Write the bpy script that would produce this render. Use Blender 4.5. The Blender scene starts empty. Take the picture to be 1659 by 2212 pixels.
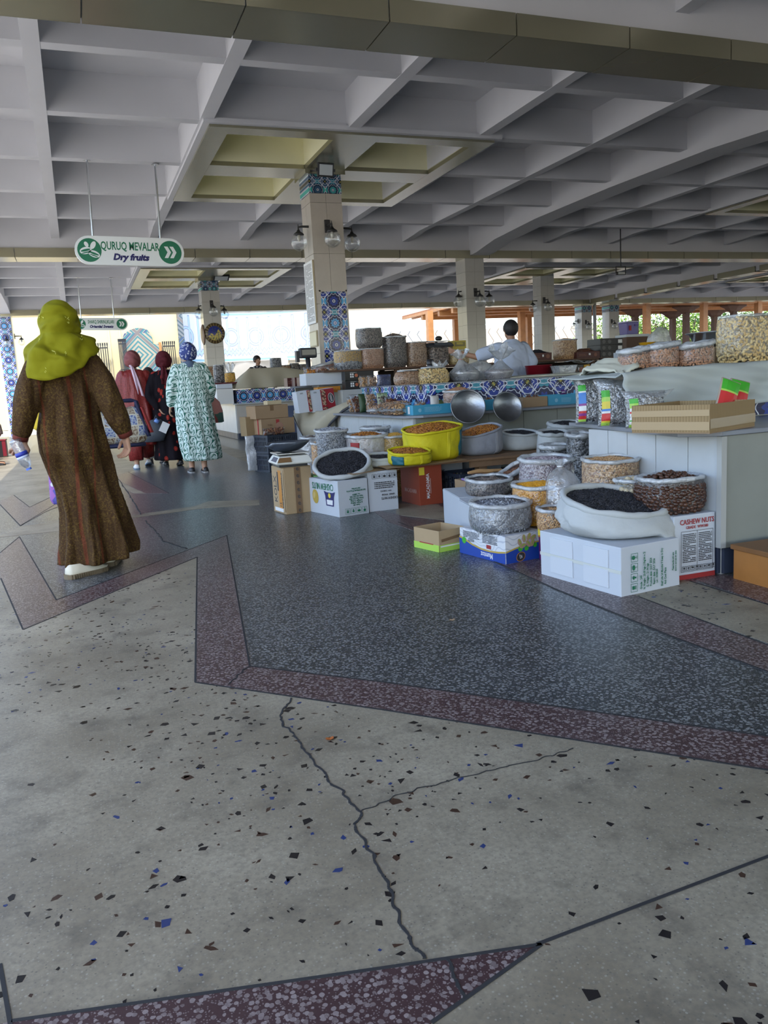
import bpy, math, random
import numpy as np
from mathutils import Vector, Matrix, noise
random.seed(7)
rng = np.random.default_rng(7)
SC = bpy.context.scene
COL = SC.collection
PI = math.pi

# ------------------------------------------------------------ camera
IW, IH, F = 1659.0, 2212.0, 1732.46
YAW, PITCH, ROLL, CH = 0.355176, 0.156574, -0.0560162, 1.02

def cam_axes():
    cy, sy, cp, sp = math.cos(YAW), math.sin(YAW), math.cos(PITCH), math.sin(PITCH)
    fwd = Vector((sy * cp, cy * cp, -sp)); right = Vector((cy, -sy, 0)); up = right.cross(fwd)
    c, s = math.cos(ROLL), math.sin(ROLL)
    return c * right + s * up, -s * right + c * up, fwd
AR, AU, AF = cam_axes()
CAMPOS = Vector((0, 0, CH))
cam_data = bpy.data.cameras.new('camera')
cam = bpy.data.objects.new('camera', cam_data)
COL.objects.link(cam)
cam.matrix_world = Matrix(((AR.x, AU.x, -AF.x, 0), (AR.y, AU.y, -AF.y, 0), (AR.z, AU.z, -AF.z, CH), (0, 0, 0, 1)))
cam_data.sensor_fit = 'VERTICAL'; cam_data.sensor_height = 24.0; cam_data.sensor_width = 18.0
cam_data.lens = 24.0 * F / IH
cam_data.clip_start = 0.05; cam_data.clip_end = 300
SC.camera = cam

# ------------------------------------------------------------ light, sky, exposure
world = bpy.data.worlds.new('world'); SC.world = world; world.use_nodes = True
_wn = world.node_tree.nodes; _wn.clear()
_o = _wn.new('ShaderNodeOutputWorld'); _b = _wn.new('ShaderNodeBackground'); _s = _wn.new('ShaderNodeTexSky')
_s.sky_type = 'NISHITA'; _s.sun_disc = False; _s.sun_elevation = math.radians(58); _s.sun_rotation = math.radians(205)
_s.air_density = 1.0; _s.dust_density = 1.5; _s.ozone_density = 1.0
_b.inputs[1].default_value = 0.38
world.node_tree.links.new(_s.outputs[0], _b.inputs[0]); world.node_tree.links.new(_b.outputs[0], _o.inputs[0])
sun_data = bpy.data.lights.new('sun', 'SUN'); sun_data.energy = 2.8; sun_data.angle = 0.009; sun_data.color = (1.0, 0.95, 0.86)
sun = bpy.data.objects.new('sun', sun_data); COL.objects.link(sun)
sun.rotation_euler = (math.radians(32), 0, math.radians(-24)); sun.location = (-6, -12, 16)
SC.view_settings.view_transform = 'Standard'; SC.view_settings.look = 'None'
SC.view_settings.gamma = 1.0; SC.view_settings.use_curve_mapping = False
SC.view_settings.exposure = 0.78
SC.cycles.max_bounces = 10; SC.cycles.diffuse_bounces = 6; SC.cycles.transparent_max_bounces = 24
SC.cycles.sample_clamp_indirect = 8.0; SC.cycles.caustics_reflective = False; SC.cycles.caustics_refractive = False

# ------------------------------------------------------------ placing helpers
def ray(px, py):
    return AR * ((px - IW / 2) / F) - AU * ((py - IH / 2) / F) + AF
def at(px, py, z=0.0):
    d = ray(px, py); return CAMPOS + d * ((z - CH) / d.z)
def aty(px, py, y):
    d = ray(px, py); return CAMPOS + d * (y / d.y)
def atx(px, py, x):
    d = ray(px, py); return CAMPOS + d * (x / d.x)

# ------------------------------------------------------------ material expressions
class V:
    def __init__(s, nt, k): s.nt = nt; s.k = k
    def _m(s, op, *a): return mth(s.nt, op, s, *a)
    def __add__(s, o): return s._m('ADD', o)
    __radd__ = __add__
    def __sub__(s, o): return s._m('SUBTRACT', o)
    def __rsub__(s, o): return mth(s.nt, 'SUBTRACT', o, s)
    def __mul__(s, o): return s._m('MULTIPLY', o)
    __rmul__ = __mul__
    def __truediv__(s, o): return s._m('DIVIDE', o)
    def abs(s): return s._m('ABSOLUTE')
    def sin(s): return s._m('SINE')
    def cos(s): return s._m('COSINE')
    def fr(s): return s._m('FRACT')
    def fl(s): return s._m('FLOOR')
    def lt(s, o): return s._m('LESS_THAN', o)
    def gt(s, o): return s._m('GREATER_THAN', o)
    def min(s, o): return s._m('MINIMUM', o)
    def max(s, o): return s._m('MAXIMUM', o)
    def pp(s, o): return s._m('PINGPONG', o)
def mth(nt, op, *a):
    n = nt.nodes.new('ShaderNodeMath'); n.operation = op
    for i, x in enumerate(a):
        if isinstance(x, V): nt.links.new(x.k, n.inputs[i])
        else: n.inputs[i].default_value = x
    return V(nt, n.outputs[0])
def mixc(nt, f, a, b):
    n = nt.nodes.new('ShaderNodeMix'); n.data_type = 'RGBA'
    for sck, x in ((n.inputs[0], f), (n.inputs[6], a), (n.inputs[7], b)):
        if isinstance(x, V): nt.links.new(x.k, sck)
        elif isinstance(x, (int, float)): sck.default_value = x
        else: sck.default_value = (*x, 1)
    return V(nt, n.outputs[2])
def coords(nt, kind='Object'):
    n = nt.nodes.new('ShaderNodeTexCoord'); s = nt.nodes.new('ShaderNodeSeparateXYZ')
    nt.links.new(n.outputs[kind], s.inputs[0])
    return V(nt, s.outputs[0]), V(nt, s.outputs[1]), V(nt, s.outputs[2]), V(nt, n.outputs[kind])
def vec(nt, x, y, z=0.0):
    n = nt.nodes.new('ShaderNodeCombineXYZ')
    for i, q in enumerate((x, y, z)):
        if isinstance(q, V): nt.links.new(q.k, n.inputs[i])
        else: n.inputs[i].default_value = q
    return V(nt, n.outputs[0])
def tnoise(nt, v, scale, detail=2, rough=0.5):
    n = nt.nodes.new('ShaderNodeTexNoise'); n.inputs['Scale'].default_value = scale
    n.inputs['Detail'].default_value = detail; n.inputs['Roughness'].default_value = rough
    if v is not None: nt.links.new(v.k, n.inputs['Vector'])
    return V(nt, n.outputs['Fac'])
def tvor(nt, v, scale, feat='F1', rand=1.0):
    n = nt.nodes.new('ShaderNodeTexVoronoi'); n.feature = feat; n.inputs['Scale'].default_value = scale
    n.inputs['Randomness'].default_value = rand
    if v is not None: nt.links.new(v.k, n.inputs['Vector'])
    d = V(nt, n.outputs['Distance'])
    if feat == 'DISTANCE_TO_EDGE': return d, None
    s = nt.nodes.new('ShaderNodeSeparateColor'); nt.links.new(n.outputs['Color'], s.inputs[0])
    return d, V(nt, s.outputs[0])
def hyp(x, y): return (x * x + y * y)._m('SQRT')
def atan(x, y): return y._m('ARCTAN2', x)
def island(nt):
    n = nt.nodes.new('ShaderNodeNewGeometry'); return V(nt, n.outputs['Random Per Island'])

MATS = {}
def M(name, col=(.8, .8, .8), rough=0.6, metal=0.0, bump=0.0, bscale=40.0, var=0.0, vscale=6.0, spec=None, emit=None, sss=0.0, expr=None, isl=None, bexpr=None):
    if name in MATS: return MATS[name]
    m = bpy.data.materials.new(name); m.use_nodes = True; MATS[name] = m
    nt = m.node_tree; b = nt.nodes['Principled BSDF']
    b.inputs['Base Color'].default_value = (*col, 1); b.inputs['Roughness'].default_value = rough; b.inputs['Metallic'].default_value = metal
    if spec is not None: b.inputs['Specular IOR Level'].default_value = spec
    c = None
    if expr: c = expr(nt)
    elif isl:
        c = mixc(nt, island(nt), isl[0], isl[1])
        if len(isl) > 2: c = mixc(nt, (island(nt) * 7.31).fr().gt(.72), c, isl[2])
    if bexpr:
        n = nt.nodes.new('ShaderNodeBump'); n.inputs['Strength'].default_value = bexpr[1]; n.inputs['Distance'].default_value = bexpr[2]
        nt.links.new(bexpr[0](nt).k, n.inputs['Height']); nt.links.new(n.outputs[0], b.inputs['Normal'])
    if var or bump:
        _, _, _, ov = coords(nt)
    if var:
        k = tnoise(nt, ov, vscale, 3, .6)
        dk = mixc(nt, 1.0, (0, 0, 0), tuple(x * (1 - var) for x in col)) if c is None else None
        if c is None:
            c = mixc(nt, k, tuple(max(0, x * (1 - var)) for x in col), tuple(min(1, x * (1 + var)) for x in col))
    if c is not None: nt.links.new(c.k, b.inputs['Base Color'])
    if bump:
        h = tnoise(nt, ov, bscale, 4, .6)
        n = nt.nodes.new('ShaderNodeBump'); n.inputs['Strength'].default_value = bump; n.inputs['Distance'].default_value = 0.01
        if bexpr: nt.links.new(b.inputs['Normal'].links[0].from_socket, n.inputs['Normal'])
        nt.links.new(h.k, n.inputs['Height']); nt.links.new(n.outputs[0], b.inputs['Normal'])
    if emit:
        b.inputs['Emission Color'].default_value = (*emit[:3], 1); b.inputs['Emission Strength'].default_value = emit[3]
    if sss: b.inputs['Subsurface Weight'].default_value = sss; b.inputs['Subsurface Radius'].default_value = (.01, .004, .002)
    return m
def film(name, haze=0.07, tint=(.93, .95, .98), gloss=0.07, rough=0.14, bump=0.8, bscale=26.0):
    if name in MATS: return MATS[name]
    m = bpy.data.materials.new(name); m.use_nodes = True; MATS[name] = m
    nt = m.node_tree; nt.nodes.clear(); N = nt.nodes.new
    out = N('ShaderNodeOutputMaterial'); tr = N('ShaderNodeBsdfTransparent'); gl = N('ShaderNodeBsdfGlossy'); df = N('ShaderNodeBsdfDiffuse'); tl = N('ShaderNodeBsdfTranslucent')
    a1 = N('ShaderNodeMixShader'); a2 = N('ShaderNodeMixShader'); a3 = N('ShaderNodeMixShader')
    gl.inputs['Roughness'].default_value = rough; df.inputs[0].default_value = (*tint, 1); tl.inputs[0].default_value = (*tint, 1)
    tr.inputs[0].default_value = (*[min(1, t + .04) for t in tint], 1)
    fr = N('ShaderNodeFresnel'); fr.inputs[0].default_value = 1.5
    _, _, _, ov = coords(nt)
    h = tnoise(nt, ov, bscale, 3, .55); bp = N('ShaderNodeBump'); bp.inputs['Strength'].default_value = bump; bp.inputs['Distance'].default_value = .02
    nt.links.new(h.k, bp.inputs['Height'])
    for x in (gl, df, fr): nt.links.new(bp.outputs[0], x.inputs['Normal'])
    a1.inputs[0].default_value = .28; nt.links.new(df.outputs[0], a1.inputs[1]); nt.links.new(tl.outputs[0], a1.inputs[2])
    hz = (tnoise(nt, ov, 9.0, 2) * 1.6 + .1) * haze
    nt.links.new(hz.k, a2.inputs[0]); nt.links.new(tr.outputs[0], a2.inputs[1]); nt.links.new(a1.outputs[0], a2.inputs[2])
    g = (V(nt, fr.outputs[0]) * 1.0 + (gloss - .04)).min(.38)
    nt.links.new(g.k, a3.inputs[0]); nt.links.new(a2.outputs[0], a3.inputs[1]); nt.links.new(gl.outputs[0], a3.inputs[2])
    nt.links.new(a3.outputs[0], out.inputs[0])
    return m

# ------------------------------------------------------------ mesh helpers
class MB:
    def __init__(s): s.v = []; s.f = []; s.m = []
    def add(s, vs, fs, mi=0):
        o = len(s.v); s.v += [tuple(p) for p in vs]; s.f += [tuple(i + o for i in f) for f in fs]; s.m += [mi] * len(fs); return s
    def box(s, x0, x1, y0, y1, z0, z1, mi=0):
        return s.add([(x0, y0, z0), (x1, y0, z0), (x1, y1, z0), (x0, y1, z0), (x0, y0, z1), (x1, y0, z1), (x1, y1, z1), (x0, y1, z1)],
                     [(0, 3, 2, 1), (4, 5, 6, 7), (0, 1, 5, 4), (1, 2, 6, 5), (2, 3, 7, 6), (3, 0, 4, 7)], mi)
    def obox(s, c, sz, rot=None, mi=0):
        R = rot if rot is not None else Matrix.Identity(3)
        h = [x / 2 for x in sz]
        vs = [Vector(c) + R @ Vector((a * h[0], b * h[1], d * h[2])) for d in (-1, 1) for (a, b) in ((-1, -1), (1, -1), (1, 1), (-1, 1))]
        return s.add(vs, [(0, 3, 2, 1), (4, 5, 6, 7), (0, 1, 5, 4), (1, 2, 6, 5), (2, 3, 7, 6), (3, 0, 4, 7)], mi)
    def prism(s, poly, z0, z1, mi=0):
        n = len(poly)
        a = sum(poly[i][0] * poly[(i + 1) % n][1] - poly[(i + 1) % n][0] * poly[i][1] for i in range(n))
        if a < 0: poly = poly[::-1]
        vs = [(p[0], p[1], z0) for p in poly] + [(p[0], p[1], z1) for p in poly]
        fs = [tuple(range(n - 1, -1, -1)), tuple(range(n, 2 * n))] + [(i, (i + 1) % n, n + (i + 1) % n, n + i) for i in range(n)]
        return s.add(vs, fs, mi)
    def lathe(s, prof, seg=24, c=(0, 0, 0), mi=0, sx=1, sy=1):
        n = len(prof); vs = []
        for (r, z) in prof:
            for k in range(seg):
                a = 2 * PI * k / seg; vs.append((c[0] + r * math.cos(a) * sx, c[1] + r * math.sin(a) * sy, c[2] + z))
        fs = [(i * seg + k, i * seg + (k + 1) % seg, (i + 1) * seg + (k + 1) % seg, (i + 1) * seg + k) for i in range(n - 1) for k in range(seg)]
        if prof[0][0] > 1e-6: fs.append(tuple(range(seg - 1, -1, -1)))
        if prof[-1][0] > 1e-6: fs.append(tuple((n - 1) * seg + k for k in range(seg)))
        return s.add(vs, fs, mi)
    def rings(s, rings, mi=0, cap=True):
        n = len(rings); k = len(rings[0]); vs = [p for r in rings for p in r]
        fs = [(i * k + j, i * k + (j + 1) % k, (i + 1) * k + (j + 1) % k, (i + 1) * k + j) for i in range(n - 1) for j in range(k)]
        if cap: fs += [tuple(range(k - 1, -1, -1)), tuple((n - 1) * k + j for j in range(k))]
        return s.add(vs, fs, mi)
    def tube(s, pts, rad, seg=8, mi=0, closed=False, round_ends=False):
        P = [Vector(p) for p in pts]; n = len(P)
        R = rad if isinstance(rad, (list, tuple)) else [rad] * n
        rg = []; t0 = None; u = None
        for i in range(n):
            a = P[(i - 1) % n] if (closed or i > 0) else P[0]; b = P[(i + 1) % n] if (closed or i < n - 1) else P[-1]
            t = (b - a).normalized() if (b - a).length > 1e-9 else Vector((0, 0, 1))
            if u is None:
                u = t.orthogonal().normalized()
            else:
                u = (u - t * u.dot(t)); u = u.normalized() if u.length > 1e-6 else t.orthogonal().normalized()
            w = t.cross(u)
            rg.append([P[i] + (u * math.cos(2 * PI * k / seg) + w * math.sin(2 * PI * k / seg)) * R[i] for k in range(seg)])
        if closed:
            k = seg; vs = [p for r in rg for p in r]
            fs = [(i * k + j, i * k + (j + 1) % k, ((i + 1) % n) * k + (j + 1) % k, ((i + 1) % n) * k + j) for i in range(n) for j in range(k)]
            return s.add(vs, fs, mi)
        if round_ends:
            def capr(c, ring, d, r):
                out = []
                for q in (.5, .85): out.append([c + (p - c) * math.sqrt(1 - q * q) + d * r * q for p in ring])
                return out
            d0 = (P[0] - P[1]).normalized(); d1 = (P[-1] - P[-2]).normalized()
            rg = capr(P[0], rg[0], d0, R[0])[::-1] + rg + capr(P[-1], rg[-1], d1, R[-1])
        return s.rings(rg, mi)
    def ball(s, c, r, seg=12, rg=8, mi=0, rot=None):
        r = (r, r, r) if isinstance(r, (int, float)) else r
        vs = []; R = rot if rot is not None else Matrix.Identity(3); c = Vector(c)
        vs.append(c + R @ Vector((0, 0, -r[2])))
        for i in range(1, rg):
            t = -PI / 2 + PI * i / rg
            for k in range(seg):
                a = 2 * PI * k / seg
                vs.append(c + R @ Vector((r[0] * math.cos(t) * math.cos(a), r[1] * math.cos(t) * math.sin(a), r[2] * math.sin(t))))
        vs.append(c + R @ Vector((0, 0, r[2])))
        fs = [(0, 1 + (k + 1) % seg, 1 + k) for k in range(seg)]
        for i in range(rg - 2):
            for k in range(seg):
                a = 1 + i * seg + k; b = 1 + i * seg + (k + 1) % seg; fs.append((a, b, b + seg, a + seg))
        o = 1 + (rg - 2) * seg; t = len(vs) - 1
        fs += [(o + k, o + (k + 1) % seg, t) for k in range(seg)]
        return s.add(vs, fs, mi)
    def grid(s, fn, nu, nv, mi=0, wrap=False):
        o = nu if wrap else nu + 1
        vs = [fn(i / nu, j / nv) for j in range(nv + 1) for i in range(o)]
        fs = [(j * o + i, j * o + (i + 1) % o, (j + 1) * o + (i + 1) % o, (j + 1) * o + i) for j in range(nv) for i in range(nu)]
        return s.add(vs, fs, mi)
    def mesh(s, name):
        me = bpy.data.meshes.new(name); me.from_pydata(s.v, [], s.f); me.update(); return me
    def build(s, name, mat, parent=None, smooth=False, bevel=0.0, loc=None, kind=None, label=None, thick=0.0, sub=0, noauto=False):
        me = s.mesh(name)
        for x in (mat if isinstance(mat, (list, tuple)) else [mat]): me.materials.append(x)
        if isinstance(mat, (list, tuple)) and len(mat) > 1: me.polygons.foreach_set('material_index', s.m)
        if smooth: me.polygons.foreach_set('use_smooth', [True] * len(me.polygons))
        return link(name, me, parent, bevel, loc, kind, label, thick, sub)
def link(name, me, parent=None, bevel=0.0, loc=None, kind=None, label=None, thick=0.0, sub=0):
    o = bpy.data.objects.new(name, me); COL.objects.link(o)
    if parent: o.parent = parent
    if loc is not None: o.location = loc
    if thick:
        q = o.modifiers.new('thick', 'SOLIDIFY'); q.thickness = thick; q.offset = 0
    if sub:
        q = o.modifiers.new('sub', 'SUBSURF'); q.levels = sub; q.render_levels = sub
    if bevel:
        q = o.modifiers.new('bevel', 'BEVEL'); q.width = bevel; q.segments = 2; q.limit_method = 'ANGLE'; q.angle_limit = 0.7
    if kind: o['kind'] = kind
    if label: o['label'] = label
    return o
def thing(name, label, cat, loc=(0, 0, 0), rz=0.0, group=None):
    o = bpy.data.objects.new(name, None); COL.objects.link(o); o.empty_display_size = .05
    o.location = loc; o.rotation_euler = (0, 0, rz); o['label'] = label; o['category'] = cat
    if group: o['group'] = group
    return o
def tag(o, label, cat, group=None):
    o['label'] = label; o['category'] = cat
    if group: o['group'] = group
    return o
def fast_mesh(name, Vs, Fs):
    """Vs (n,3) float, Fs (m,k) int: one mesh, no python loops"""
    me = bpy.data.meshes.new(name); k = Fs.shape[1]
    me.vertices.add(len(Vs)); me.vertices.foreach_set('co', Vs.astype(np.float32).ravel())
    me.loops.add(Fs.size); me.loops.foreach_set('vertex_index', Fs.astype(np.int32).ravel())
    me.polygons.add(len(Fs)); me.polygons.foreach_set('loop_start', np.arange(0, Fs.size, k, dtype=np.int32))
    me.update(calc_edges=True); return me
_dg = {}
FONT_CACHE = {}
def text_mb(s, size=.1, bold=0.0, shear=0.0, align='CENTER', space=1.0, ext=0.0006, sx=1.0):
    key = (s, round(size, 4), bold, shear, align, sx)
    if key in FONT_CACHE: return FONT_CACHE[key]
    cu = bpy.data.curves.new('txt', 'FONT'); cu.body = s; cu.size = size; cu.offset = bold; cu.shear = shear
    cu.align_x = align; cu.align_y = 'CENTER'; cu.resolution_u = 2; cu.space_character = space; cu.extrude = ext; cu.space_line = 1.0
    o = bpy.data.objects.new('txt', cu); COL.objects.link(o)
    dg = bpy.context.evaluated_depsgraph_get()
    me = bpy.data.meshes.new_from_object(o.evaluated_get(dg))
    vs = [(v.co.x * sx, v.co.y, v.co.z) for v in me.vertices]; fs = [tuple(p.vertices) for p in me.polygons]
    bpy.data.objects.remove(o); bpy.data.curves.remove(cu); bpy.data.meshes.remove(me)
    FONT_CACHE[key] = (vs, fs); return vs, fs
# faces of a box whose near corner is the local origin, x to the right, y to the back
def facemat(face, w, d, u, v, ang=0.0, off=0.0012, h=0.0):
    if face == 'front': B = Matrix(((1, 0, 0), (0, 0, -1), (0, 1, 0))); p = Vector((u, -off, v))
    elif face == 'left': B = Matrix(((0, 0, -1), (-1, 0, 0), (0, 1, 0))); p = Vector((-off, d - u, v))
    else: B = Matrix.Identity(3); p = Vector((u, v, h + off))
    return Matrix.Translation(p) @ (B @ Matrix.Rotation(ang, 3, 'Z')).to_4x4()
def put(mb, T, vs, fs, mi=0): return mb.add([T @ Vector(p) for p in vs], fs, mi)
def rect(w, h, t=.0006): return ([(-w/2, -h/2, 0), (w/2, -h/2, 0), (w/2, h/2, 0), (-w/2, h/2, 0), (-w/2, -h/2, t), (w/2, -h/2, t), (w/2, h/2, t), (-w/2, h/2, t)],
                                 [(0, 3, 2, 1), (4, 5, 6, 7), (0, 1, 5, 4), (1, 2, 6, 5), (2, 3, 7, 6), (3, 0, 4, 7)])
def flat(poly, t=.0006):
    n = len(poly); a = sum(poly[i][0] * poly[(i + 1) % n][1] - poly[(i + 1) % n][0] * poly[i][1] for i in range(n))
    if a < 0: poly = poly[::-1]
    return ([(p[0], p[1], 0) for p in poly] + [(p[0], p[1], t) for p in poly],
            [tuple(range(n - 1, -1, -1)), tuple(range(n, 2 * n))] + [(i, (i + 1) % n, n + (i + 1) % n, n + i) for i in range(n)])
def disc(r, n=20, rx=None): return flat([(math.cos(2 * PI * k / n) * (rx or r), math.sin(2 * PI * k / n) * r) for k in range(n)])
def frame_(w, h, t):  # outline of a rectangle, as four bars
    vs, fs = [], []
    for (cx, cy, a, b) in ((0, h/2, w, t), (0, -h/2, w, t), (-w/2, 0, t, h), (w/2, 0, t, h)):
        r = rect(a, b); o = len(vs); vs += [(p[0] + cx, p[1] + cy, p[2]) for p in r[0]]; fs += [tuple(i + o for i in f) for f in r[1]]
    return vs, fs
def arcs(poly_fn, n): return [poly_fn(k / n) for k in range(n + 1)]
def nz(x, y, z=0.0): return noise.noise(Vector((x, y, z)))
# ------------------------------------------------------------ materials of the place
def e_beige(nt):
    x, y, z, o = coords(nt)
    big = tnoise(nt, o, 1.7, 5, .62); c = mixc(nt, ((big - .35) * 2.6).max(0).min(1), (.235, .20, .14), (.44, .395, .295))
    fine = tnoise(nt, o, 75, 4, .7); c = mixc(nt, ((fine - .42) * 4).max(0).min(1) * .55, c, (.17, .155, .125)); st = tnoise(nt, o, 6, 5, .65); c = mixc(nt, ((st - .52) * 5).max(0).min(1) * .75, c, (.125, .11, .085))
    d, r = tvor(nt, o, 120); c = mixc(nt, (d + tnoise(nt, o, 260, 1) * .3).lt(.42) * (r - .35).max(0) * .55, c, (.56, .54, .46))
    d2, r2 = tvor(nt, o, 130); return mixc(nt, d2.lt(.26) * r2.gt(.80) * .6, c, (.13, .12, .10))
def e_chip(base, base2, chip, sc=88):
    def f(nt):
        x, y, z, o = coords(nt)
        big = tnoise(nt, o, 1.3, 4, .6); c = mixc(nt, ((big - .3) * 2.2).max(0).min(1), base, base2)
        d, r = tvor(nt, o, sc); n = tnoise(nt, o, 150, 2)
        c = mixc(nt, (d + n * .30).lt(.60) * r.gt(.12) * (.30 + r * .60), c, chip)
        d2, r2 = tvor(nt, o, sc * 2.3); return mixc(nt, d2.lt(.32) * r2.gt(.4) * .5, c, chip)
    return f
m_beige = M('terrazzo_beige', rough=.42, expr=e_beige, spec=.3, bump=.03, bscale=90)
m_grey = M('terrazzo_grey', rough=.30, expr=e_chip((.026, .031, .035), (.050, .057, .062), (.30, .315, .31)), spec=.42, bump=.03, bscale=90)
m_maroon = M('terrazzo_maroon', rough=.32, expr=e_chip((.055, .028, .030), (.085, .050, .052), (.32, .27, .26)), spec=.36, bump=.03, bscale=90)
m_joint = M('joint', (.03, .03, .032), .8)
m_concrete = M('white_paint', (.70, .70, .715), .85, var=.07, vscale=1.2, bump=.05, bscale=25)
m_clad = M('olive_metal', (.36, .34, .235), .26, .6, var=.06, vscale=2)
m_yellow = M('yellow_metal', (.88, .85, .58), .32, .0, var=.08, vscale=2)
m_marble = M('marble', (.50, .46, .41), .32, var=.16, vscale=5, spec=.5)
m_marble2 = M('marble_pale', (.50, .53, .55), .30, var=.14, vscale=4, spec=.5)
m_tilew = M('glazed_tile', (.56, .56, .53), .16, var=.07, vscale=3, spec=.6)
m_plinth = M('plinth_dark', (.035, .045, .075), .35, var=.2)
m_black = M('black_metal', (.02, .02, .022), .45)
m_blackp = M('black_plastic', (.03, .032, .04), .5, bump=.1)
m_glass = film('lamp_glass', haze=.05, gloss=.10, rough=.03, bump=0)
m_white = M('white', (.78, .79, .80), .5)
m_steel = M('steel', (.52, .54, .56), .28, 1.0, bump=.1, bscale=60)
m_wood = M('orange_wood', (.46, .21, .07), .5, var=.35, vscale=4)
m_darkwood = M('dark_wood', (.10, .05, .03), .6, var=.3)

def e_girih(p, teal=False, xo=0.0, zo=0.0):
    dk, mid, lt, wh = ((.008, .012, .07), (.02, .05, .32), (.08, .38, .72), (.70, .74, .84))
    if teal: dk, mid, lt = (.015, .04, .09), (.03, .10, .20), (.06, .38, .40)
    def f(nt):
        x, y, z, o = coords(nt)
        u = x * (1 / p) + xo; v = z * (1 / p) + zo
        a = u.fr() - .5; b = v.fr() - .5; r = hyp(a, b); t = atan(a, b)
        a2 = (u + .5).fr() - .5; b2 = (v + .5).fr() - .5; r2 = hyp(a2, b2); t2 = atan(a2, b2)
        a3 = (u + .5).fr() - .5; r3 = hyp(a3, b); b4 = (v + .5).fr() - .5; r4 = hyp(a, b4)
        alt = ((u.fl() + v.fl()) * .5).fr().gt(.25)
        c = mixc(nt, ((t2 * 8).cos() * .05 + r2).lt(.33), dk, mid)
        c = mixc(nt, ((t2 * 4).cos() * .06 + r2).lt(.17), c, dk)
        c = mixc(nt, ((t3_(nt, a3, b) * 4).cos() * .035 + r3).lt(.15), c, lt if not teal else (.05, .45, .42))
        c = mixc(nt, ((t3_(nt, a, b4) * 4).cos() * .035 + r4).lt(.15), c, (.05, .30, .42))
        star = (t * 10).cos()
        w = .021
        for ln in ((r - .32 - star * .02).abs(), (r2 - .30).abs(), (r2 - .17 - (t2 * 8).cos() * .025).abs(), ((a.abs() - b.abs()).abs() + (r.lt(.33)) * .5) * .7,
                   (a2.abs() + b2.abs() - .40).abs() * .7, (r - .47 - (t * 6).cos() * .03).abs()):
            c = mixc(nt, ln.lt(w * .5), c, wh)
        c = mixc(nt, r.lt(.27 + .0), c, dk); c = mixc(nt, (r - star * .03).lt(.20), c, mixc(nt, alt, lt, mid))
        c = mixc(nt, (r - star * .02).lt(.10), c, mixc(nt, alt, mid, dk)); c = mixc(nt, (r - .055).abs().lt(.018), c, wh)
        c = mixc(nt, r2.lt(.085), c, (.015, .015, .02)); c = mixc(nt, (r2 - (t2 * 6).cos() * .01).lt(.045), c, mixc(nt, alt, (.62, .48, .06), (.20, .26, .10)))
        g = ((u * 2).fr() - .5).abs().gt(.493) + ((v * 2).fr() - .5).abs().gt(.493)
        return mixc(nt, g.min(1) * .5, c, (.05, .06, .12))
    return f
def t3_(nt, a, b): return atan(a, b)
m_girih_col = M('girih_column', rough=.16, spec=.6, expr=e_girih(.33, False, .5, .15))
m_girih_big = M('girih_stall', rough=.3, spec=.35, expr=e_girih(.42, False, .2, .40))
m_girih_small = M('girih_far', rough=.2, spec=.5, expr=e_girih(.30, False, 0, 0))
m_girih_left = M('girih_left', rough=.2, spec=.5, expr=e_girih(.36, False, .5, 0))
m_girih_band = M('girih_band', rough=.2, spec=.5, expr=e_girih(.24, True))

# ------------------------------------------------------------ floor
fl = MB().box(-2.6, 34, -16.2, 30.2, -.25, 0).build('floor', m_grey, kind='structure')
fl['label'] = 'grey terrazzo hall floor with maroon and beige inlays'
FPOLY = {
 'maroon': [
  [(1780, 1683), (1659, 1665), (830, 1535), (422, 1475), (426, 1204), (50, 1361), (2, 1250), (-60, 1290), (-60, 1245), (0, 1195), (42, 1160), (122, 1297), (490, 1157), (540, 1440), (830, 1475), (1659, 1592), (1780, 1610)],
  [(1800, 1445), (1659, 1395), (1380, 1290), (1230, 1232), (1120, 1196), (1035, 1170), (1000, 1160), (860, 1112), (800, 1100), (840, 1128), (1010, 1187), (1205, 1275), (1455, 1377), (1659, 1452), (1800, 1505)],
  [(1800, 1330), (1659, 1305), (1500, 1252), (1562, 1242), (1800, 1278)],
  [(-60, 2232), (25, 2208), (830, 2093), (1170, 2042), (932, 2212), (880, 2260), (-60, 2300)],
  [(0, 1083), (28, 1070), (64, 1096), (150, 1058), (160, 1048), (200, 1065), (100, 1105), (44, 1136), (0, 1090)],
  [(236, 1030), (277, 1020), (365, 1066), (314, 1066)],
 ],
 'beige': [
  [(-300, 1440), (-60, 1290), (2, 1250), (50, 1361), (426, 1204), (422, 1475), (830, 1535), (1659, 1665), (1780, 1683), (2200, 1760), (2200, 2700), (-500, 2700), (-500, 1700)],
  [(0, 985), (110, 975), (235, 970), (300, 1010), (277, 1020), (236, 1030), (200, 1044), (150, 1058), (64, 1096), (28, 1070), (0, 1083), (-40, 1080), (-40, 985)],
  [(0, 1157), (45, 1137), (140, 1125), (270, 1117), (310, 1110), (420, 1094), (450, 1083), (560, 1080), (560, 1091), (440, 1098), (280, 1120), (135, 1147), (0, 1161)],
  [(1800, 1430), (1659, 1390), (1384, 1290), (1232, 1232), (1250, 1225), (1490, 1256), (1659, 1307), (1800, 1345)],
  [(236, 1031), (314, 1066), (290, 1066), (250, 1045)],
  [(470, 960), (530, 975), (540, 1000), (500, 985), (460, 965)],
  [(855, 1112), (858, 1088), (945, 1090), (1000, 1118), (960, 1124)],
 ]}
GP = {}
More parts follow.
